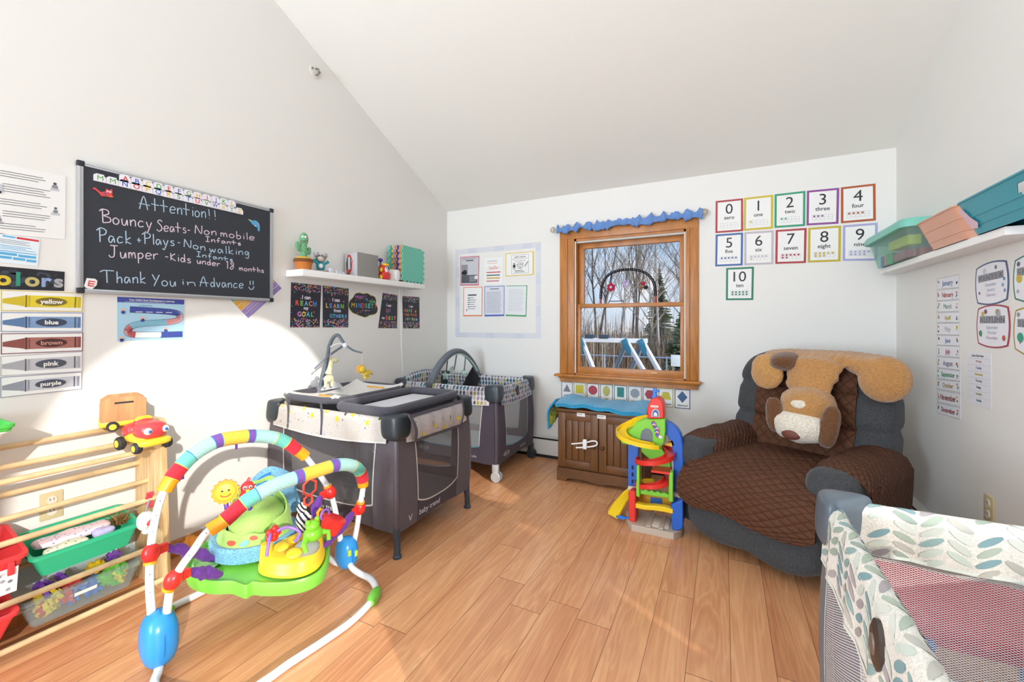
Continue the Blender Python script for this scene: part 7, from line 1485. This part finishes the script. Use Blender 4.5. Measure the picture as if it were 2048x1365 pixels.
mb = MB(); mb.span((XL + .02, ya_, Z0), (XL + .155, yb_, Z0 + .185), C('#8F8D89', .6), .003); mb.build('box_body', gx)
s = Sheet(lambda x, y, w_: V((XL + .022 + x, ya_ - .0006 - w_, Z0 + y)), .131, .183); s.rect(0, 0, .131, .183, C('#B9B6BC', .5), 1); s.poly([(.02, .01), (.05, .012), (.075, .06), (.06, .165), (.03, .17), (.012, .1)], C('#4A4A50', .5), 2)
s.poly([(.035, .05), (.06, .055), (.055, .15), (.035, .155)], C('#C9C5C8', .5), 3); s.poly([(.02, .03), (.045, .03), (.05, .055), (.025, .06)], C('#D8442E', .5), 3); s.line([(.06, .16), (.078, .12), (.07, .05), (.045, .01)], .009, C('#C83A34', .5), 4); s.rect(.03, .15, .02, .018, C('#C83A34', .5), 4); s.mb.build('marker_picture', gx)
c = base_at(768, 561, XL + .125); c.z = Z0; tn = thing('train_toy', 'red toy train with a smiling white face on the shelf by the foam mats', 'toy', c)
mb = MB(); pillow(mb, c + V((0, .005, .035)), (.035, .05, .035), C('#D8302E', .35), .55, 18); pillow(mb, c + V((0, -.01, .09)), (.03, .034, .035), C('#D8302E', .35), .6, 18); mb.build('train_body', tn)
mb = MB(); mb.ball(c + V((.02, .0, .085)), (.02, .024, .027), PAPER, 14); fc_ = mb.build('face', tn); mb = MB()
for sg in (-1, 1): mb.ball(c + V((.036, .009 * sg, .096)), (.005, .006, .007), C('#3A3A9A', .4), 8)
mb.ball(c + V((.041, 0, .084)), .005, RED, 8); mb.build('eyes', fc_)
mb = MB(); pillow(mb, c + V((.005, 0, .125)), (.03, .036, .012), JY, .7, 16); mb.build('roof', tn)
mb = MB(); mb.cyl(c + V((-.01, -.03, .12)), c + V((-.01, -.03, .15)), .008, C('#3A5AC0', .4)); mb.ball(c + V((-.01, -.03, .162)), (.02, .022, .016), C('#4A2EA0', .4), 12); mb.build('chimney', tn)
for y, z in ((-.045, .08), (-.048, .02), (.045, .025)): mb = MB(); mb.ball(c + V((.01, y, z)), (.018, .01, .02), JY, 10); mb.build('yellow_wheel', tn)
c = base_at(790, 563, XL + .14); c.z = Z0; se = thing('sound_machine', 'white ribbed oval device standing on the shelf before the foam mats', 'device', c)
mb = MB()
for i in range(4): pillow(mb, c + V((-.02 + .01 * i, -.028 + .016 * i, .05)), (.012, .03, .05), C('#E6E3E4', .5), .85, 18)
mb.build('casing', se)
# puzzle foam mats: every tile a thing
tc_ = base_at(826, 566, XL + .158); TS = .29
def tile_poly():
    o = []; n = 6; t_ = .014; s_ = TS / (2 * n)
    for side in range(4):
        for i in range(2 * n):
            x0, x1 = i * s_, (i + 1) * s_; d = t_ if i % 2 else 0
            for x in (x0, x1): p = (x, -d); o.append([p, (TS - p[1], p[0]), (TS - p[0], TS - p[1]), (p[1], TS - p[0])][side])
    return o
TP = tile_poly()
for i, (col, lab) in enumerate((('#72C3AE', 'teal foam puzzle mat tile at the front of the leaning mat stack'), ('#E0953E', 'orange foam puzzle tile right behind the front teal tile'), ('#8E6CB4', 'purple foam puzzle tile third from the front of the stack'), ('#4A3E7A', 'dark purple foam puzzle tile fourth from the front of the stack'), ('#D9A63E', 'mustard foam puzzle tile fifth from the front of the stack'), ('#A48AC8', 'lilac foam puzzle tile sixth from the front of the stack'), ('#E2C24A', 'yellow foam puzzle tile seventh from the front of the stack'), ('#6FBFAC', 'teal foam puzzle tile at the back against the wall'))):
    M = Mx.Translation((tc_.x - .0165 * i - .004, tc_.y - TS / 2 - (.028 if i == 7 else 0) - .004 * (i % 2), Z0 + .0145)) @ Mx(((0, 0, 1, 0), (1, 0, 0, 0), (0, 1, 0, 0), (0, 0, 0, 1))) @ Mx.Rotation(R(0), 4, 'Z') @ Mx.Rotation(R(1.5 if i < 7 else 1.5), 4, 'Y')
    mb = MB(M); mb.prism(TP, .0125, C(col, .75)); tag(mb.build('foam_tile', sharp=20), lab, 'foam mat', 'foam puzzle mats on the shelf')
# ================================================================ on the right shelf
BX0, BX1 = .80, 1.035
lb = thing('lidded_bin', 'clear plastic bin with a teal lid full of toys on the right shelf', 'bin', (.93, 3.3, SHZ)); LT = C('#78C4B4', .4); ye = 2.945
mb = MB(); tub(mb, (.90, ye + .03), (1.03, 3.55), (.868, ye), (1.036, 3.59), SHZ, 1.775, .003, C('#E9F6F2', .08, 'clear', op=.13)); mb.build('bin_body', lb)
mb = MB(); L_ = [rrect(.842, 1.037, ye - .02, 3.62, .05, 1.768), rrect(.842, 1.037, ye - .02, 3.62, .05, 1.80), rrect(.852, 1.035, ye - .01, 3.61, .05, 1.815), rrect(.87, 1.03, ye + .02, 3.58, .04, 1.818)]; k = len(L_[0])
mb.add([p for l in L_ for p in l], [[i * k + j, i * k + (j + 1) % k, (i + 1) * k + (j + 1) % k, (i + 1) * k + j] for i in range(3) for j in range(k)] + [list(range(k))[::-1], [3 * k + j for j in range(k)]], LT); mb.build('lid', lb)
def boxtoy(label, c, d, col, rz=0, name='toy_block'): mb = MB(); mb.box(c, d, C(col, .4), .008, M=rz_(rz).to_3x3()); return tag(mb.build(name), label, 'toy', 'toys in the lidded bin')
boxtoy('long yellow toy piece inside the lidded bin', (.925, 3.17, 1.715), (.06, .26, .055), '#E2D03A', 3); boxtoy('crimson toy piece at the bottom of the lidded bin', (.93, 3.19, 1.645), (.05, .22, .045), '#B8325A', -2); boxtoy('green toy piece beside the yellow one in the lidded bin', (.935, 3.36, 1.65), (.06, .05, .07), '#2FA878', 20)
boxtoy('orange toy piece in the far end of the lidded bin', (.935, 3.43, 1.65), (.06, .05, .065), '#D8764A', -15); boxtoy('blue toy piece at the far end of the lidded bin', (.94, 3.50, 1.65), (.06, .04, .07), '#5A7ACB', 10); boxtoy('lime toy piece lying on the lidded bin floor', (.99, 3.28, 1.64), (.06, .08, .04), '#9AC83A', 8)
boxtoy('red toy piece lying behind the crimson one in the lidded bin', (.99, 3.12, 1.65), (.06, .10, .05), '#C83A44', 4)
def pail(label, name, bx, tx, by, ty, z1, mat, slot=None):
    """tapered tub with two ribs; slot = point on the front side where a hand hole runs through both long sides"""
    fz = [0, .12, .25, .37, .5, .62, .74, .87, 1]; L_ = []
    if slot: c_ = (slot.z - SHZ) / (z1 - SHZ); d_ = .019 / (z1 - SHZ); fz = [0, .12, .25, .4, .5, c_ - d_, c_ - d_ * .55, c_ + d_ * .55, c_ + d_, 1]
    def ring(a, b, c, d, z):
        P_ = rrect(a, b, c, d, .045, z); o = []
        for i, p in enumerate(P_):
            q = P_[(i + 1) % len(P_)]; n = 24 if (q - p).length > .2 else 1
            o += [p.lerp(q, k / n) for k in range(n)]
        return o
    for f in fz: L_.append(ring(bx[0] + (tx[0] - bx[0]) * f, bx[1] + (tx[1] - bx[1]) * f, by[0] + (ty[0] - by[0]) * f, by[1] + (ty[1] - by[1]) * f, SHZ + (z1 - SHZ) * f))
    k = len(L_[0]); n = len(L_); mx_ = (bx[0] + bx[1]) / 2; my_ = (by[0] + by[1]) / 2
    A = L_ + [[V((p.x + (mx_ - p.x) * .04, p.y + (my_ - p.y) * .03, p.z)) for p in l] for l in L_[::-1]]
    vs = [p for l in A for p in l]; fs = []
    for i in range(2 * n - 1):
        for j in range(k):
            f = [i * k + j, i * k + (j + 1) % k, (i + 1) * k + (j + 1) % k, (i + 1) * k + j]; c = sum((vs[q] for q in f), V()) / 4
            if slot and i != n - 1 and abs(c.z - slot.z) < .019 and abs(c.y - slot.y) < (.095 if abs(c.z - slot.z) < .01 else .075) and abs(c.x - mx_) > .05: continue
            fs.append(f)
    mb = MB(); mb.add(vs, fs + [list(range(k))[::-1], [(2 * n - 1) * k + j for j in range(k)]], mat)
    t = thing(name, label, 'bin', (mx_, my_, SHZ)); mb.build('tub_body', t, sharp=60); mb = MB()
    for i in (2, 5) if slot is None else (2, 4): mb.tube(L_[i], .003, mat, 6, closed=True)
    mb.tube(L_[-1], .005, mat, 6, closed=True); mb.build('rim_band', t); return t
ya, yb = onX(1942, 475, .915).y, onX(1860, 503, .915).y; yt0, yt1 = onX(1915, 416, .88).y, onX(1829, 454, .88).y
pail('peach plastic bin between the lidded bin and the teal bin', 'peach_bin', (.915, 1.02), (.88, 1.036), (ya + .012, yb), (yt0 + .02, yt1), SHZ + .145, C('#D79E82', .3))
ya2 = onX(1942, 474, .912).y; yt2 = onX(1905, 417, .868).y
tl = pail('large teal plastic tub with a handle slot at the end of the right shelf', 'teal_bin', (.912, 1.02), (.868, 1.036), (1.93, ya2 - .012), (1.80, yt2 - .012), SHZ + .138, C('#1E93A4', .3), slot=onX(2056, 366, .868))
s = Sheet(lambda x, y, w_: V((.910 - .044 * (y + .02) / .138 - .003 - w_, ya2 - .035 - x, SHZ + .02 + y)), .10, .10); s.poly([(-.03, .085), (.0, .09), (.03, .05), (.065, .02), (.05, .0), (.01, .005)], C('#DDB9C6', .5), 1); s.mb.build('torn_label', tl)
# ================================================================ toy bar standing on the window's meeting rail
tbr = thing('window_toy_bar', 'black polka dot toy arch standing on the window meeting rail', 'toy bar', (-.75, YB + .035, 1.43)); YT = YB + .035; BLK = C('#222126', .8, 'cloth')
pts = spline([onY(x, y, YT) for x, y in ((1201.5, 599), (1202, 585), (1206, 565), (1215, 552), (1230, 543.5), (1250, 539.5), (1272, 540), (1290, 546), (1302, 556), (1309, 570), (1311.5, 592))], 5)
mb = MB(); mb.tube(pts, .0125, BLK, 10); ar = mb.build('padded_bar', tbr)
mb = MB(); r = random.Random(3)
for i in range(1, len(pts) - 1):
    for k in (-1, 0, 1):
        if (i + k) % 2 == 0: mb.ball(pts[i] + V((0, -.0118, .006 * k)), .0022, PAPER, 6)
mb.build('white_dots', ar)
for p_ in (pts[0], pts[-1]): mb = MB(); mb.box((p_.x, YT, (p_.z + 1.43) / 2), (.018, .016, max(.02, p_.z - 1.43 + .01)), C('#A0483E', .7), .003); mb.build('red_strap', tbr)
for (px, py), kind in (((1222, 575), 'f'), ((1252, 568), 'r'), ((1287, 572), 'p')):
    c = onY(px, py, YT - .004); top = min(pts, key=lambda q: abs(q.x - c.x)); mb = MB(); mb.cyl(top, c + V((0, 0, .02)), .003, BLK, n=6); mb.build('string', tbr); mb = MB()
    if kind == 'f':
        for i in range(6): mb.ball(c + V((.024 * math.cos(i * 1.047 + .5), 0, .024 * math.sin(i * 1.047 + .5))), (.0155, .009, .0155), C('#B02A48', .8, 'cloth'), 10)
        mb.ball(c + V((0, -.008, 0)), (.012, .008, .012), C('#C9C4DC', .7), 10); mb.build('felt_flower', tbr)
    elif kind == 'r': mb.tube([c + V((.022 * math.cos(t_), 0, .022 * math.sin(t_))) for t_ in [2 * PI * i / 18 for i in range(18)]], .0065, C('#B49AD8', .6), 8, closed=True); mb.build('purple_ring', tbr)
    else:
        mb.ball(c + V((-.004, 0, .02)), (.024, .014, .02), C('#A82E3C', .8, 'plush'), 12); mb.ball(c + V((-.022, 0, -.014)), (.02, .014, .018), C('#8E6A4A', .8, 'plush'), 10); mb.ball(c + V((.018, 0, -.014)), (.022, .014, .019), C('#2A272C', .8, 'plush'), 10); mb.build('plush_bundle', tbr)
# power cord by the right heater
mb = MB(); mb.tube(spline([(.93, 3.0, .20), (1.0, 2.98, .205), (1.03, 2.95, .20), (1.035, 2.9, .12)], 5), .004, DK, 6); tag(mb.build('power_cord'), 'black cord behind the recliner above the right wall heater', 'cord')
